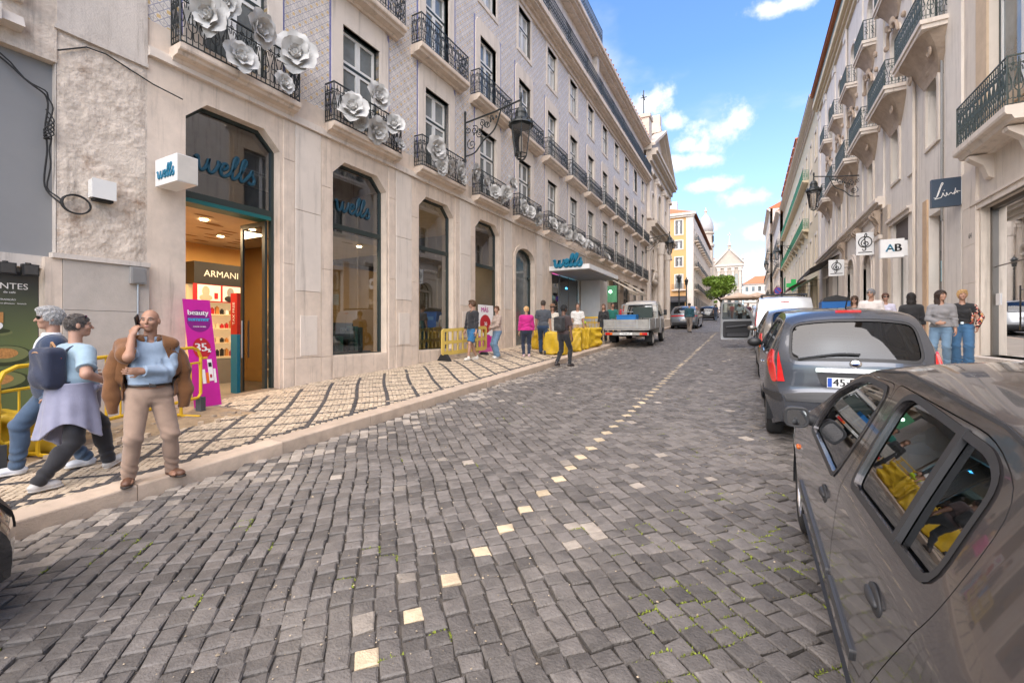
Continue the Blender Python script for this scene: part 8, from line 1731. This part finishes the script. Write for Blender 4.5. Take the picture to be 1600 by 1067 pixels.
# right-hand pavement
person('woman in a grey sweatshirt and jeans with long dark wavy hair', at(3.9, 13.5), (-.45, -.9), 1.70, .010, female=True, build=1.06, feet=((-.1, 0, 0), (.1, .08, 0)), head=(.95, .05), top=('jumper', (.21, .205, .21), 'long'), legs=('jeans', (.12, .20, .29), 'long'), hair=('long', (.035, .02, .014)), extras=('glasses_up',), hands=[None, dict(w=(.02, .26, 1.03), e=(.9, -.3, -.4), d=(-.9, .3, 0))])
person('blonde short-haired woman in a floral shirt over a black top', at(4.38, 13.9), (-.35, -.95), 1.70, .010, female=True, build=1.05, head=(.25, .03), top=('tucked', (.014, .014, .016), 'none'), legs=('jeans', (.05, .14, .27), 'flare'), hair=('full', (.46, .29, .13)), extras=('belt',), hands=[dict(w=(-.25, .1, .9)), dict(w=(.36, .22, 1.22), e=(.9, -.5, -.8), d=(.3, .4, .9))])
def floral():
    t = [o for o in COL.objects if o.get('label', '').startswith('blonde short')][0]; rg = np.random.default_rng(3)
    m = bpy.data.materials.new('floral_print'); m.use_nodes = True; nt = m.node_tree; b = nt.nodes['Principled BSDF']; b.inputs['Roughness'].default_value = .8; v = nt.nodes.new('ShaderNodeTexVoronoi'); v.inputs['Scale'].default_value = 26; tc = nt.nodes.new('ShaderNodeTexCoord'); nt.links.new(tc.outputs['Object'], v.inputs['Vector']); cr = nt.nodes.new('ShaderNodeValToRGB'); cr.color_ramp.interpolation = 'CONSTANT'; e = cr.color_ramp.elements; e[0].color = (.015, .012, .015, 1); e[1].position = .42; e[1].color = (.45, .07, .05, 1)
    for p, c in ((.6, (.62, .42, .34, 1)), (.75, (.02, .02, .02, 1)), (.88, (.55, .30, .12, 1))): q = e.new(p); q.color = c
    s = nt.nodes.new('ShaderNodeSeparateColor'); nt.links.new(v.outputs['Color'], s.inputs[0]); nt.links.new(s.outputs[0], cr.inputs[0]); nt.links.new(cr.outputs[0], b.inputs['Base Color'])
    def f(P):
        d = ellip(P, (0, 0, 1.16), (.21, .165, .36)); d = np.minimum(d, 9); d = np.maximum(d, -(d+.03)); 
        for s_, w in ((-1, (-.25, .1, .95)), (1, (.36, .2, 1.2))):
            sp = (s_*.17, 0, 1.395); el = (s_*.30, -.06, 1.14); d = smin(d, smin(cone(P, sp, el, .075, .068), cone(P, el, w, .066, .05), .02), .03)
        d = np.maximum(d, np.minimum(P[:, 1]-.02, .13-np.abs(P[:, 0]))); return np.maximum(np.maximum(d, .80-P[:, 2]), P[:, 2]-1.46)+.006*np.sin(P@np.array([30, 24, 18], np.float32))
    V, F = nets(f, (-.5, -.35, .75), (.55, .45, 1.55), .012); mobj('floral_shirt', V, F, m, t, None, True)
floral()
person('woman in a black leather jacket with dark hair, seen from behind', at(3.75, 15.0), (.2, 1), 1.68, .012, female=True, top=('jacket', (.018, .018, .02), 'long'), legs=('trousers', (.02, .02, .025), 'long'), hair=('long', (.02, .014, .012)))
person('grey-haired man in a white T-shirt and sunglasses beside the parked cars', at(3.1, 15.9), (-.2, -1), 1.84, .011, build=1.12, belly=.03, head=(-.35, .05), top=('tshirt', (.64, .58, .55), 'short'), legs=('trousers', (.06, .07, .09), 'long'), hair=('short', (.20, .20, .21)), extras=('sunglasses',))
person('dark-haired woman in sunglasses left of the man in white', at(2.78, 16.2), (-.5, -.85), 1.66, .012, female=True, head=(.3, 0), top=('tshirt', (.10, .07, .06), 'short'), legs=('trousers', (.05, .05, .06), 'long'), hair=('long', (.06, .03, .02)), extras=('sunglasses',))
person('woman in a pale lilac top and sunglasses right of the man in white', at(3.62, 16.8), (-.3, -.95), 1.72, .012, female=True, head=(.3, 0), top=('tshirt', (.52, .50, .60), 'long'), legs=('trousers', (.10, .12, .16), 'long'), hair=('bun', (.09, .04, .025)), extras=('sunglasses',))
# ================================================================ STREET THINGS
M_yel = mat('yellow_paint', (.66, .40, .012), .45, .12, 6, dirt=.25, dcol=(.35, .2, .03), dscale=5)
M_bag = mat('yellow_bag', (.50, .32, .012), .55, .22, 7, dirt=.3, dcol=(.28, .2, .06), dscale=4)
def lantern(label, X, Y, wallX, zb, long_):
    """wall bracket with scrollwork and a six-sided glazed lantern hanging at (X, Y), its foot at zb"""
    s = 1 if X > wallX else -1; t = thing('street_lantern', label, 'street lantern', 'bracket lanterns along the street', (wallX, Y, zb), world=True); L = abs(X-wallX); zt = zb+1.75
    P = lambda a, z: (wallX+s*a, Y, zb+z)
    mb = MB(); mb.tube([P(.03, .45), P(.03, 2.0)], .035, 6); mb.ell(P(.03, 2.03), (.05, .05, .08), 8, 5); mb.ell(P(.03, .4), (.05, .05, .08), 8, 5); mb.tube([P(.03, 1.70), P(L*.55, 1.82), P(L+.02, 1.98)], .032, 6); mb.tube(spline([P(.05, .55), P(L*.2, .62), P(L*.35, .95), P(L*.55, 1.25), P(L*.66, 1.83)], 5), .026, 6)
    for (c, z, r, turns, d) in ((.30, .92, .20, 1.6, 1), (.42, 1.38, .16, 1.5, -1), (.17, 1.42, .12, 1.4, 1), (.62, 1.20, .13, 1.5, 1), (.72, 1.55, .12, 1.5, -1), (.95, 1.45, .12, 1.4, 1), (1.08, 1.65, .08, 1.3, -1)):
        a = np.linspace(0, turns*2*PI, 18); c *= L/2.2; mb.tube([P(c+r*(1-.09*q/1.0)*math.cos(d*q+2), z+r*(1-.09*q)*math.sin(d*q+2)) for q in a], .017, 5)
    for i in range(9): u = .1+.05*i; mb.ell(P(L*(.18+.05*i), 1.25+.05*i), (.04, .02, .06), 6, 4)
    mb.ell(P(L, 2.1), (.05, .05, .13), 8, 6); mb.build('bracket', M_iron, t)
    b = MB(); c = np.array([X, Y, 0.]); n = 6; rt, rb, z0, z1 = .34, .21, zb+.22, zb+1.12
    for i in range(n):
        a = i*2*PI/n; b.tube([c+(rb*math.cos(a), rb*math.sin(a), z0), c+(rt*math.cos(a), rt*math.sin(a), z1)], .016, 5)
    for r, z, q in ((rb, z0, .016), (rt, z1, .03), (rb*.7, zb+.1, .014)): b.tube([c+(r*math.cos(i*2*PI/n), r*math.sin(i*2*PI/n), z) for i in range(n)], q, 5, closed=True)
    for i in range(n): a = i*2*PI/n; b.tube([c+(rb*math.cos(a), rb*math.sin(a), z0), c+(rb*.7*math.cos(a), rb*.7*math.sin(a), zb+.1), c+(0, 0, zb)], .013, 5)
    b.build('frame', M_iron, t)
    b = MB().lathe([(rt+.07, z1+.02), (rt+.03, z1+.10), (rt*.62, z1+.24), (rt*.55, z1+.36), (.2, z1+.42), (.14, z1+.56), (.05, z1+.62), (.03, z1+.82)], (X, Y, 0), 12); [b.ell(c+((rt+.03)*math.cos(i*PI/6), (rt+.03)*math.sin(i*PI/6), z1+.12), (.03, .03, .06), 6, 4) for i in range(12)]; b.build('crown', M_iron, t)
    for i in range(n):
        a, a2 = i*2*PI/n, (i+1)*2*PI/n; MB().add([c+(r*.97*math.cos(q), r*.97*math.sin(q), z) for r, q, z in ((rb, a, z0), (rb, a2, z0), (rt, a2, z1), (rt, a, z1))], [(0, 1, 2, 3)]).build('pane', glass('lantern_glass', (.92, .88, .85), .06, .12), t)
    MB().lathe([(.05, z0+.1), (.07, z0+.35), (.05, z0+.55), (.01, z0+.6)], (X, Y, 0), 10).build('lamp', mat('frosted_lamp', (.6, .56, .5), .5), t)
lantern('large black bracket lantern in front of the tiled wall, above the paper flowers', -6.42, 12.65, FAC_X, 7.12, 1)
lantern('black bracket lantern on the corner of the baroque church', -6.42, 43.3, FAC_X, 8.75, 1)
lantern('black bracket lantern on the ornate building above the treble clef signs', 3.35, 30.5, RFAC_X, 8.55, 1)
lantern('black bracket lantern hanging before the green balconies', 3.35, 66, RFAC_X, 10.7, 1)
lantern('farthest bracket lantern on the right, beyond the green shutters', 3.0, 92, 4.9, 12.6, 1)

def barrier(x0, y0, x1, y1, label, group=None, kind=0):
    d = np.array([x1-x0, y1-y0]); L = np.linalg.norm(d); t = thing('yellow_barrier', label, 'barrier', group, at(x0, y0), math.atan2(d[1], d[0]), tilt=0)
    dz = walkz(x1, y1)-walkz(x0, y0); sh = dz/L; Q = lambda x, z, y=0: (x, y, z+x*sh)
    if kind == 0:
        r = .16; fr = [(0, .3), (0, 1.05-r), (.05, 1.05-.05), (r, 1.05), (L-r, 1.05), (L-.05, 1.0), (L, 1.05-r), (L, .3), (L-.05, .24), (.05, .24)]
        MB().tube([Q(*p) for p in fr], .024, 8, closed=True).build('frame', M_yel, t); MB().tube([Q(.02, .80), Q(L-.02, .80)], .017, 6).build('rail', M_yel, t)
        n = int(L/.17); k = MB().tube([Q(L/n, .24), Q(L/n, .80 if 1 else 1)], .012, 6).build('bar', M_yel, t)
        for i in range(2, n): MB().tube([Q(L*i/n, .25), Q(L*i/n, 1.04 if i % 3 == 0 else .79)], .012 if i % 3 else .017, 6).build('bar', M_yel, t)
        for x in (.35, L-.35): MB().tube(spline([Q(x, .25), Q(x, .05), Q(x+.02, .02, -.05), Q(x+.05, .01, -.28)], 4), .022, 6).build('foot', M_yel, t); MB().tube([Q(x, .04), Q(x+.03, .02, .25)], .022, 6).build('foot', M_yel, t)
        for x in (0, L): MB().box(Q(x-.045, 0.0, -.05), Q(x+.045, .24, .05)).build('rubber_block', mat('grey_rubber', (.07, .075, .08), .7), t)
        MB().tube([Q(L+.03, .86), Q(L+.12, .86)], .018, 6).build('hook', M_yel, t)
    else:
        m = mat('pale_yellow_plastic', (.62, .44, .10), .5, .1, 6); P = rounded([(0, .16), (L, .16), (L, .98), (0, .98)], .12); V, F = patch(P, [rounded([(.10, .28), (L-.10, .28), (L-.10, .50), (.10, .50)], .03), rounded([(.10, .60), (L-.10, .60), (L-.10, .88), (.10, .88)], .03)])
        mb = MB(); f3 = lambda V, y: np.stack([V[:, 0], np.full(len(V), y), V[:, 1]+V[:, 0]*sh], 1)
        mb.add(f3(V, -.03), F); mb.add(f3(V, .03), F); ring(mb, f3(P, -.03), f3(P, .03)); mb.build('panel_frame', m, t)
        for i in range(1, 9): MB().box(Q(L*i/9-.02, .2, -.025), Q(L*i/9+.02, .95, .025)).build('slat', m, t)
        for x in (.12, L-.12): mb = MB(); mb.prism([(-.26, 0), (.26, 0), (.1, .2), (-.1, .2)], x-.06, x+.06, 'x'); mb.build('foot', M_rubber, t)
barrier(-6.95, 1.55, -7.78, 3.92, 'yellow tubular barrier behind the man on the phone, ending by the shop door', 'yellow barriers on the pavement')
barrier(-6.55, -.85, -6.93, 1.45, 'yellow tubular barrier at the far left edge behind the blazer man', 'yellow barriers on the pavement')
barrier(-8.25, 10.9, -8.0, 13.1, 'pale yellow plastic barrier beside the second tall window', 'yellow barriers on the pavement', 1)
barrier(-7.4, 20.2, -5.9, 21.4, 'yellow barrier standing behind the bending worker', 'yellow barriers on the pavement')
barrier(-7.6, 21.9, -6.0, 22.8, 'yellow barrier farthest up the pavement, next to the truck', 'yellow barriers on the pavement')
def bag(x, y, w, dpt, h, label, seed, rz=0, open_=True):
    t = thing('rubble_bag', label, 'bag', 'yellow rubble bags on the pavement', at(x, y), rz); rg = np.random.default_rng(seed); W = rg.normal(0, 1, (5, 3))*14; ph = rg.random(5)*6
    def f(P):
        q = np.abs(P-np.array([0, 0, h*.5], np.float32))-np.array([w/2-.07, dpt/2-.07, h*.5-.05], np.float32); d = np.linalg.norm(np.maximum(q, 0), axis=1)+np.minimum(q.max(1), 0)-.06
        d = d+.022*sum(np.sin(P@W[j].astype(np.float32)+ph[j]) for j in range(5))/1.6
        return np.maximum(d, -ellip(P, (0, 0, h+.08), (w*.36, dpt*.34, .24))) if open_ else d
    V, F = nets(f, (-w*.6, -dpt*.6, -.02), (w*.6, dpt*.6, h+.12), .022); mobj('bag', V, F, M_bag, t, None, True)
    if open_: V, F = nets(lambda P: ellip(P, (0, 0, h-.14), (w*.38, dpt*.36, .12))+.03*np.sin(P@np.array([23, 31, 17], np.float32)), (-w*.5, -dpt*.5, h-.4), (w*.5, dpt*.5, h+.1), .025); mobj('rubble', V, F, M_sand, t, None, True)
    for s in (-1, 1): MB().tube(spline([(s*w*.3, dpt*.3*s, h-.1), (s*w*.38, dpt*.3*s, h+.1), (s*w*.2, dpt*.36*s, h+.02), (s*w*.16, dpt*.42*s, h-.3)], 5), .018, 5, flat=.4).build('handle_loop', M_bag, t)
for i, a in enumerate(((-5.75, 14.1, .75, .7, .75, 'yellow rubble bag nearest, left of the man stepping off the kerb'), (-5.55, 15.2, .55, .5, .72, 'slim yellow rubble bag right of the man stepping off the kerb'), (-5.6, 16.1, .6, .6, .78, 'upright yellow rubble bag, second last before the truck'), (-5.6, 17.0, .8, .75, .74, 'yellow rubble bag showing its fill, last before the truck'), (-6.9, 15.6, .8, .8, .7, 'yellow rubble bag near the wall behind the woman in cream'))): bag(*a, i+1, .3*i)
bag(-7.35, .95, 1.1, .9, .62, 'large yellow rubble bag slumped behind the barrier at the left edge', 11, .3); bag(-7.55, 1.95, .7, .8, .45, 'low yellow rubble bag beside the large one at the left edge', 12, -.2)

# signs -----------------------------------------------------------------
def wells_box():
    t = thing('hanging_sign', 'white box sign with blue script letters left of the shop door', 'sign', loc=(FAC_X, 3.7, 4.2), world=True); x0, x1 = -8.53, -7.86
    MB().box((x0, 3.62, 4.03), (x1, 3.92, 4.46)).build('box', M_signw, t); mb = MB(); mb.box((x1, 3.63, 4.04), (x1+.006, 3.91, 4.45)); mb.build('end_panel', mat('aged_white', (.58, .54, .48), .5), t); MB().tube([(FAC_X, 3.77, 4.25), (x0, 3.77, 4.25)], .03, 6).build('arm', M_steel, t)
    wells('lettering', (x0+.08, 3.612, 4.13), (1, 0, 0), (0, 0, 1), .20, M_blue, t, .03)
wells_box()
def canopy():
    t = thing('entrance_canopy', 'white projecting canopy with blue script letters over the far shop entrance', 'canopy', loc=(FAC_X, 22.4, 4.6), world=True); x0, x1, y0, y1 = FAC_X, -6.55, 20.0, 25.2
    MB().box((x0, y0, 4.62), (x1, y1, 4.84)).build('slab', M_signw, t); MB().box((x0, y0+.1, 4.58), (x1-.1, y1-.1, 4.62)).build('soffit', mat('grey_soffit', (.30, .29, .28), .6), t); wells('lettering', (-8.35, y0-.03, 4.78), (1, 0, 0), (0, 0, 1), .52, M_blue, t, .07, 1.05)
    mb = MB(); mb.box((x0, y0+.02, 4.84), (x0+.06, y1, 6.1)); mb.build('backboard', mat('beige_panel', (.42, .36, .31), .7, .08), t)
    MB().box((-8.55, 24.5, .9), (-7.4, 26.0, 4.6)).build('marble_pier', mat('pale_marble', (.58, .54, .50), .35, .12, 1.5), t)
    # glowing shop front under it
    s = thing('lit_shop_front', 'shop front with blue and pink light strips under the white canopy', 'shop front', loc=(FAC_X, 22.4, 1.4), world=True); B = mat('blue_strip', (.12, .55, .9), .5, 0, emit=2.2); Pk = mat('pink_strip', (.9, .10, .55), .5, 0, emit=1.6); d = mat('dim_store', (.10, .09, .10), .6, .4, 2)
    MB().box((FAC_X-.7, 20.35, 1.2), (FAC_X-.6, 24.45, 4.6)).build('back_wall', d, s)
    for (a, b, c, e, m) in ((21.35, 21.8, 1.3, 3.7, B), (23.75, 24.2, 1.3, 3.7, B), (21.8, 23.75, 3.5, 3.7, B), (20.4, 21.3, 3.8, 3.95, Pk), (20.4, 21.3, 3.05, 3.2, Pk), (20.4, 21.3, 4.3, 4.42, Pk)): MB().box((FAC_X-.16, a, c), (FAC_X-.10, b, e)).build('light_strip', m, s)
    MB().ell((FAC_X-.12, 22.6, 4.0), (.04, .35, .12), 12, 6).build('round_sign', B, s)
    for y in (20.6, 21.0, 22.3, 22.9, 23.5): MB().box((FAC_X-.5, y, 1.3), (FAC_X-.3, y+.35, 2.2+.3*math.sin(y*5))).build('shelf', mat('shelf_mix', (.30, .26, .24), .5, .4, 4), s)
    mb = MB(); [mb.box((FAC_X-.1, y-.03, 1.3), (FAC_X-.05, y+.03, 4.58)) for y in (20.4, 21.55, 22.85, 24.2)]; mb.build('glazing_bars', M_greybar, s); MB().box((FAC_X-.085, 20.4, 1.3), (FAC_X-.075, 24.4, 4.55)).build('glass', M_shop, s)
canopy()
def banner(name, label, P0, P1, top, bot, lean, m, words, group=None):
    """leaning panel: foot line P0-P1 (x,y) at height bot, top edge shifted by lean (dx,dy)"""
    t = thing(name, label, 'banner', group, (P0[0], P0[1], bot)); a = np.array([0, 0, 0.]); u = np.array([P1[0]-P0[0], P1[1]-P0[1], 0]); w = np.linalg.norm(u); ux = u/w; v = np.array([lean[0], lean[1], top-bot]); hgt = np.linalg.norm(v); uy = v/hgt; n = np.cross(ux, uy); n /= np.linalg.norm(n)
    def quad(x0, x1, z0, z1, o, mm, nm): mb = MB(); mb.add([ux*x+uy*z+n*q for q in (o-.006, o) for x, z in ((x0, z0), (x1, z0), (x1, z1), (x0, z1))], [(3, 2, 1, 0), (4, 5, 6, 7), (0, 1, 5, 4), (1, 2, 6, 5), (2, 3, 7, 6), (3, 0, 4, 7)]); return mb.build(nm, mm, t)
    quad(0, w, 0, hgt, 0, m, 'panel'); quad(-.02, w+.02, -.04, .02, .02, M_steel, 'base_bar')
    for o in (-.0,): MB().tube([ux*w/2-n*.02, ux*w/2-n*.02+uy*hgt*.95], .01, 5).build('pole', M_steel, t)
    def disc(x, z, r, mm, off=.002, rz=1.0): V = [ux*(x+r*math.cos(q))+uy*(z+rz*r*math.sin(q))+n*off for q in np.linspace(0, 2*PI, 28, endpoint=False)]; MB().add(V, [tuple(range(28))]).build('print_disc', mm, t)
    def word(s, x, z, size, mm, off=.005, bold=.004): text('lettering', s, size, np.array(ux*x+uy*z+n*off), ux, uy, mm, t, .0008, bold)
    words(w, hgt, quad, disc, word); return t
def beauty(w, h, quad, disc, word):
    disc(w*.5, h*.80, w*.44, mat('plum_print', (.20, .005, .17), .5), .0015); word('beauty', w*.5, h*.875, .125, M_wht); word('summer', w*.5, h*.815, .105, mat('sky_blue_print', (.05, .35, .62), .5)); word('TODOS OS DIAS', w*.5, h*.745, .028, M_wht, .005, .001)
    disc(w*.5, h*.545, w*.33, M_red, .003, 1.25); word('35', w*.47, h*.55, .20, M_wht, .006, .006); word('%', w*.75, h*.52, .09, M_wht, .006); word('+', w*.5, h*.625, .07, M_wht, .006)
    for i, (x, ww, z, hh, m) in enumerate(((.40, .12, .22, .13, M_wht), (.54, .10, .22, .10, M_orange), (.64, .17, .24, .20, M_wht), (.83, .08, .22, .13, M_wht), (.30, .09, .24, .18, mat('bottle_gold', (.45, .30, .05), .4)))): quad(w*x, w*(x+ww), h*z, h*(z+hh), .003+.0006*i, m, 'printed_bottle')
    quad(w*.66, w*.78, h*.37, h*.41, .008, M_black, 'printed_bottle'); quad(w*.68, w*.75, h*.27, h*.30, .008, M_red, 'printed_bottle')
banner('promotion_banner', 'tall magenta banner offering 35% leaning beside the shop door', (-8.08, 3.98), (-8.10, 4.42), 2.22, .38, (-.30, -.04), M_magenta, beauty)
def mas(w, h, quad, disc, word):
    word('MÁS', w*.42, h*.90, .24, M_magenta, .005, .006); disc(w*.45, h*.62, w*.36, M_red, .003); word('30', w*.45, h*.62, .20, M_wht, .006, .005); quad(0, w, 0, h*.38, .002, mat('pink_print', (.60, .12, .36), .5), 'pink_block'); disc(w*.6, h*.28, w*.25, M_magenta, .004)
banner('promotion_banner', 'white and pink banner with a red disc behind the woman in beige', (-8.42, 13.3), (-8.36, 14.25), 2.62, .80, (-.04, 0), M_wht, mas)

def flag(name, label, Y, x0, x1, z0, z1, m, wallX=RFAC_X, d=.07, brk=None, group=None):
    t = thing(name, label, 'sign', group, (wallX, Y, z0), world=True); mb = MB(); mb.box((x0, Y-d, z0), (x1, Y+d, z1)); mb.build('panel', m, t)
    if brk:
        MB().box((x1, Y-d*.8, z0+.05), (wallX, Y+d*.8, z1-.08)).build('side_panel', M_signw, t) if brk == 'box' else MB().tube([(x1, Y, z0+(z1-z0)*.5), (wallX, Y, z0+(z1-z0)*.5)], .02, 5).build('arm', M_iron, t)
    return t
t = flag('projecting_sign', 'navy projecting sign with white handwritten script above the display window', 17.35, 4.78, 5.42, 5.30, 6.12, mat('navy_panel', (.035, .055, .085), .4, .05), brk='box'); Y = 17.27
strokes('handwriting', [[(.10, .30), (.22, .34), (.36, .78), (.42, .92), (.38, .95), (.30, .70), (.20, .33), (.14, .24), (.26, .27), (.36, .30), (.42, .50)], [(.42, .50), (.46, .38), (.52, .34), (.54, .50), (.58, .38), (.64, .42), (.68, .48), (.72, .44), (.76, .40), (.80, .48), (.84, .44), (.88, .50), (.92, .44)], [(.80, .38), (.84, .66)], [(.86, .54), (.94, .52), (1.0, .50)], [(.45, .58), (.47, .62)]], (4.76, Y, 5.38), (1, 0, 0), (0, 0, 1), .64, .009, M_wht, t)
t = flag('projecting_sign', 'white box sign with the letters AB in blue and black', 22.5, 4.66, 5.40, 4.57, 5.30, M_signw, d=.12, brk='box'); text('letter', 'A', .42, (4.96, 22.37, 4.93), (1, 0, 0), (0, 0, 1), mat('pale_blue_print', (.16, .42, .60), .4), t, .004, .01); text('letter', 'B', .42, (5.20, 22.37, 4.93), (1, 0, 0), (0, 0, 1), M_black, t, .004, .012)
for (lb, Y, x0, x1, z0, z1) in (('white sign with a treble clef nearest, above the man in white', 27.2, 4.72, 5.42, 5.38, 6.48), ('smaller white treble clef sign farther up, above the blue bin', 33.0, 4.38, 5.15, 5.02, 6.0)):
    t = flag('treble_clef_sign', lb, Y, x0, x1, z0, z1, M_signw, d=.05, brk='arm', group='treble clef signs on the ornate building'); c = ((x0+x1)/2, Y-.056, z0+(z1-z0)*.58); k = (z1-z0)*.38; strokes('clef', [CLEF, [(.62*math.cos(a), .62*math.sin(a)) for a in np.linspace(0, 2*PI, 20)]], c, (1, 0, 0), (0, 0, 1), k, .022, M_black, t); MB().box((x0+.08, Y-.055, z0+.12), (x1-.08, Y-.05, z0+.16)).build('print_line', M_black, t)
t = thing('no_parking_sign', 'round blue no-parking sign with red rim on a pole', 'sign', loc=(2.55, 49, walkz(2.55, 49))); MB().tube([(0, 0, 0), (0, 0, 3.0)], .035, 8).build('pole', M_steel, t)
for r, y, m, n in ((.34, 0, M_red, 'rim'), (.29, -.012, mat('traffic_blue', (.02, .05, .35), .4), 'disc')): MB().lathe([(.001, y), (r, y), (r, y+.02), (.001, y+.02)], (0, -.04, 2.75), 24, axis='y').build(n, m, t)
mb = MB(); mb.box((-.27, -.068, 2.72), (.27, -.056, 2.78)); mb.xf(Matrix.Translation((0, 0, 2.75)) @ Matrix.Rotation(R(45), 4, 'Y') @ Matrix.Translation((0, 0, -2.75))); mb.build('red_bar', M_red, t)
t = thing('pharmacy_sign', 'green cross-shaped pharmacy sign over the far right shops', 'sign', loc=(4.9, 63, 7.2)); G = mat('green_sign', (.01, .35, .07), .4, .1, emit=.06); mb = MB(); mb.box((-.25, -.12, -.7), (.25, .12, .7)); mb.build('upright', G, t); MB().box((-.75, -.115, -.24), (.75, .115, .24)).build('cross_arm', G, t); MB().tube([(.2, 0, 0), (.7, 0, 0)], .04, 5).build('arm', M_iron, t)
t = thing('green_lit_sign', 'small glowing green sign beyond the white canopy', 'sign', loc=(FAC_X, 29.3, 4.4), world=True); MB().box((FAC_X+.05, 29.2, 3.6), (FAC_X+.9, 29.4, 4.7)).build('panel', mat('green_lightbox', (.06, .20, .10), .5, .2, 4, emit=.12), t); MB().ell((FAC_X+.5, 29.19, 4.3), (.1, .02, .1), 10, 6).build('lamp', mat('green_glow', (.5, 1, .65), .5, 0, emit=3), t)
def awning(label, X, s, y0, y1, zt, out, drop, m, group=None):
    t = thing('awning', label, 'awning', group, (X, (y0+y1)/2, zt), world=True); mb = MB(); n = 7; G = []
    for i in range(n): u = i/(n-1); G.append([(X+s*out*u, y, zt-drop*u+.03*math.sin(PI*u)) for y in np.linspace(y0, y1, 8)])
    mb.grid(G); e = np.array(G[-1]); mb.grid([e, e-np.array([0, 0, .22])]); mb.build('canvas', m, t, True)
    for y in (y0+.1, y1-.1): MB().tube([(X+s*.05, y, zt-drop*.95), (X+s*out*.98, y, zt-drop-.02)], .018, 5).build('arm', M_iron, t)
Mb = mat('beige_canvas', (.52, .44, .33), .85, .1, 2)
awning('beige canvas awning nearest after the green lit sign', FAC_X, 1, 30.2, 33.0, 5.35, 1.5, .9, Mb, 'beige awnings on the left'); awning('second beige canvas awning after the green lit sign', FAC_X, 1, 33.3, 36.2, 5.5, 1.5, .9, Mb, 'beige awnings on the left')
awning('long dark awning over the shop beyond the treble clef signs', RFAC_X, -1, 36.8, 45.5, 6.9, 1.7, .9, mat('dark_canvas', (.05, .045, .045), .8, .1, 2)); awning('pale green awning under the straw-coloured building', RFAC_X, -1, 47.5, 53, 6.6, 1.5, .9, mat('pale_green_canvas', (.28, .40, .33), .8, .15, 2)); awning('brown awning under the green shutters', RFAC_X, -1, 56, 66, 7.2, 1.6, .9, mat('brown_canvas', (.16, .08, .055), .8, .15, 2))
def bin_():
    t = thing('blue_bin', 'bright blue waste container with a black lid on the right pavement', 'bin', loc=at(3.9, 27.6)); m = mat('bin_blue', (.005, .12, .40), .45, .1, 6); MB().box((-.55, -.5, .1), (.55, .5, 1.55), taper=1.08).build('body', m, t); mb = MB(); mb.prism([(-.56, 1.56), (.56, 1.56), (.5, 1.72), (0, 1.86), (-.5, 1.72)], -.58, .58, 'y'); mb.build('lid', M_black, t)
    for x in (-.42, .42):
        MB().lathe([(.1, -.04), (.1, .04)], (x, -.4, .1), 12, axis='x').build('wheel', M_rubber, t)
    MB().box((-.3, -.53, .9), (.3, -.515, 1.2)).build('label_panel', mat('bin_pale', (.1, .3, .55), .5), t)
bin_()
def parasol(x, y, z, r, label, m, g):
    t = thing('parasol', label, 'parasol', g, (x, y, z)); MB().tube([(0, 0, 0), (0, 0, 3.1)], .05, 6).build('pole', M_steel, t); mb = MB(); V = [(0, 0, 3.5)]+[(r*math.cos(i*PI/4), r*math.sin(i*PI/4), 2.75) for i in range(8)]+[(r*math.cos(i*PI/4), r*math.sin(i*PI/4), 2.5) for i in range(8)]; mb.add(V, [(0, 1+i, 1+(i+1) % 8) for i in range(8)]+[(1+i, 9+i, 9+(i+1) % 8, 1+(i+1) % 8) for i in range(8)]); mb.build('canopy', m, t); MB().lathe([(.4, 0), (.4, .12)], n=10).build('base', M_dark, t)
Mp = mat('parasol_canvas', (.50, .36, .26), .85, .08)
for i, (x, y) in enumerate(((-1.2, 78), (1.3, 80), (-.6, 88), (2.0, 90))): parasol(x, y, roadz(y), 2.6, ['beige parasol at the end of the street, left front of the four', 'beige parasol at the end of the street, right front of the four', 'beige parasol at the end of the street, left rear of the four', 'beige parasol at the end of the street, right rear of the four'][i], Mp, 'beige terrace parasols')
for i, y in enumerate((46.5, 52.5)):       # lamp standards before the church
    t = thing('lamp_post', ['dark lamp post in front of the church, nearer one', 'dark lamp post in front of the church, farther one'][i], 'lamp post', 'lamp posts before the church', at(-6.0, y)); MB().lathe([(.16, 0), (.16, .5), (.08, .6), (.055, 3.6), (.09, 3.7), (.03, 3.8)], n=10).build('pole', M_iron, t); MB().lathe([(.12, 3.8), (.2, 4.3), (.22, 4.32), (.06, 4.55), (.02, 4.7)], n=8).build('lantern', M_iron, t)
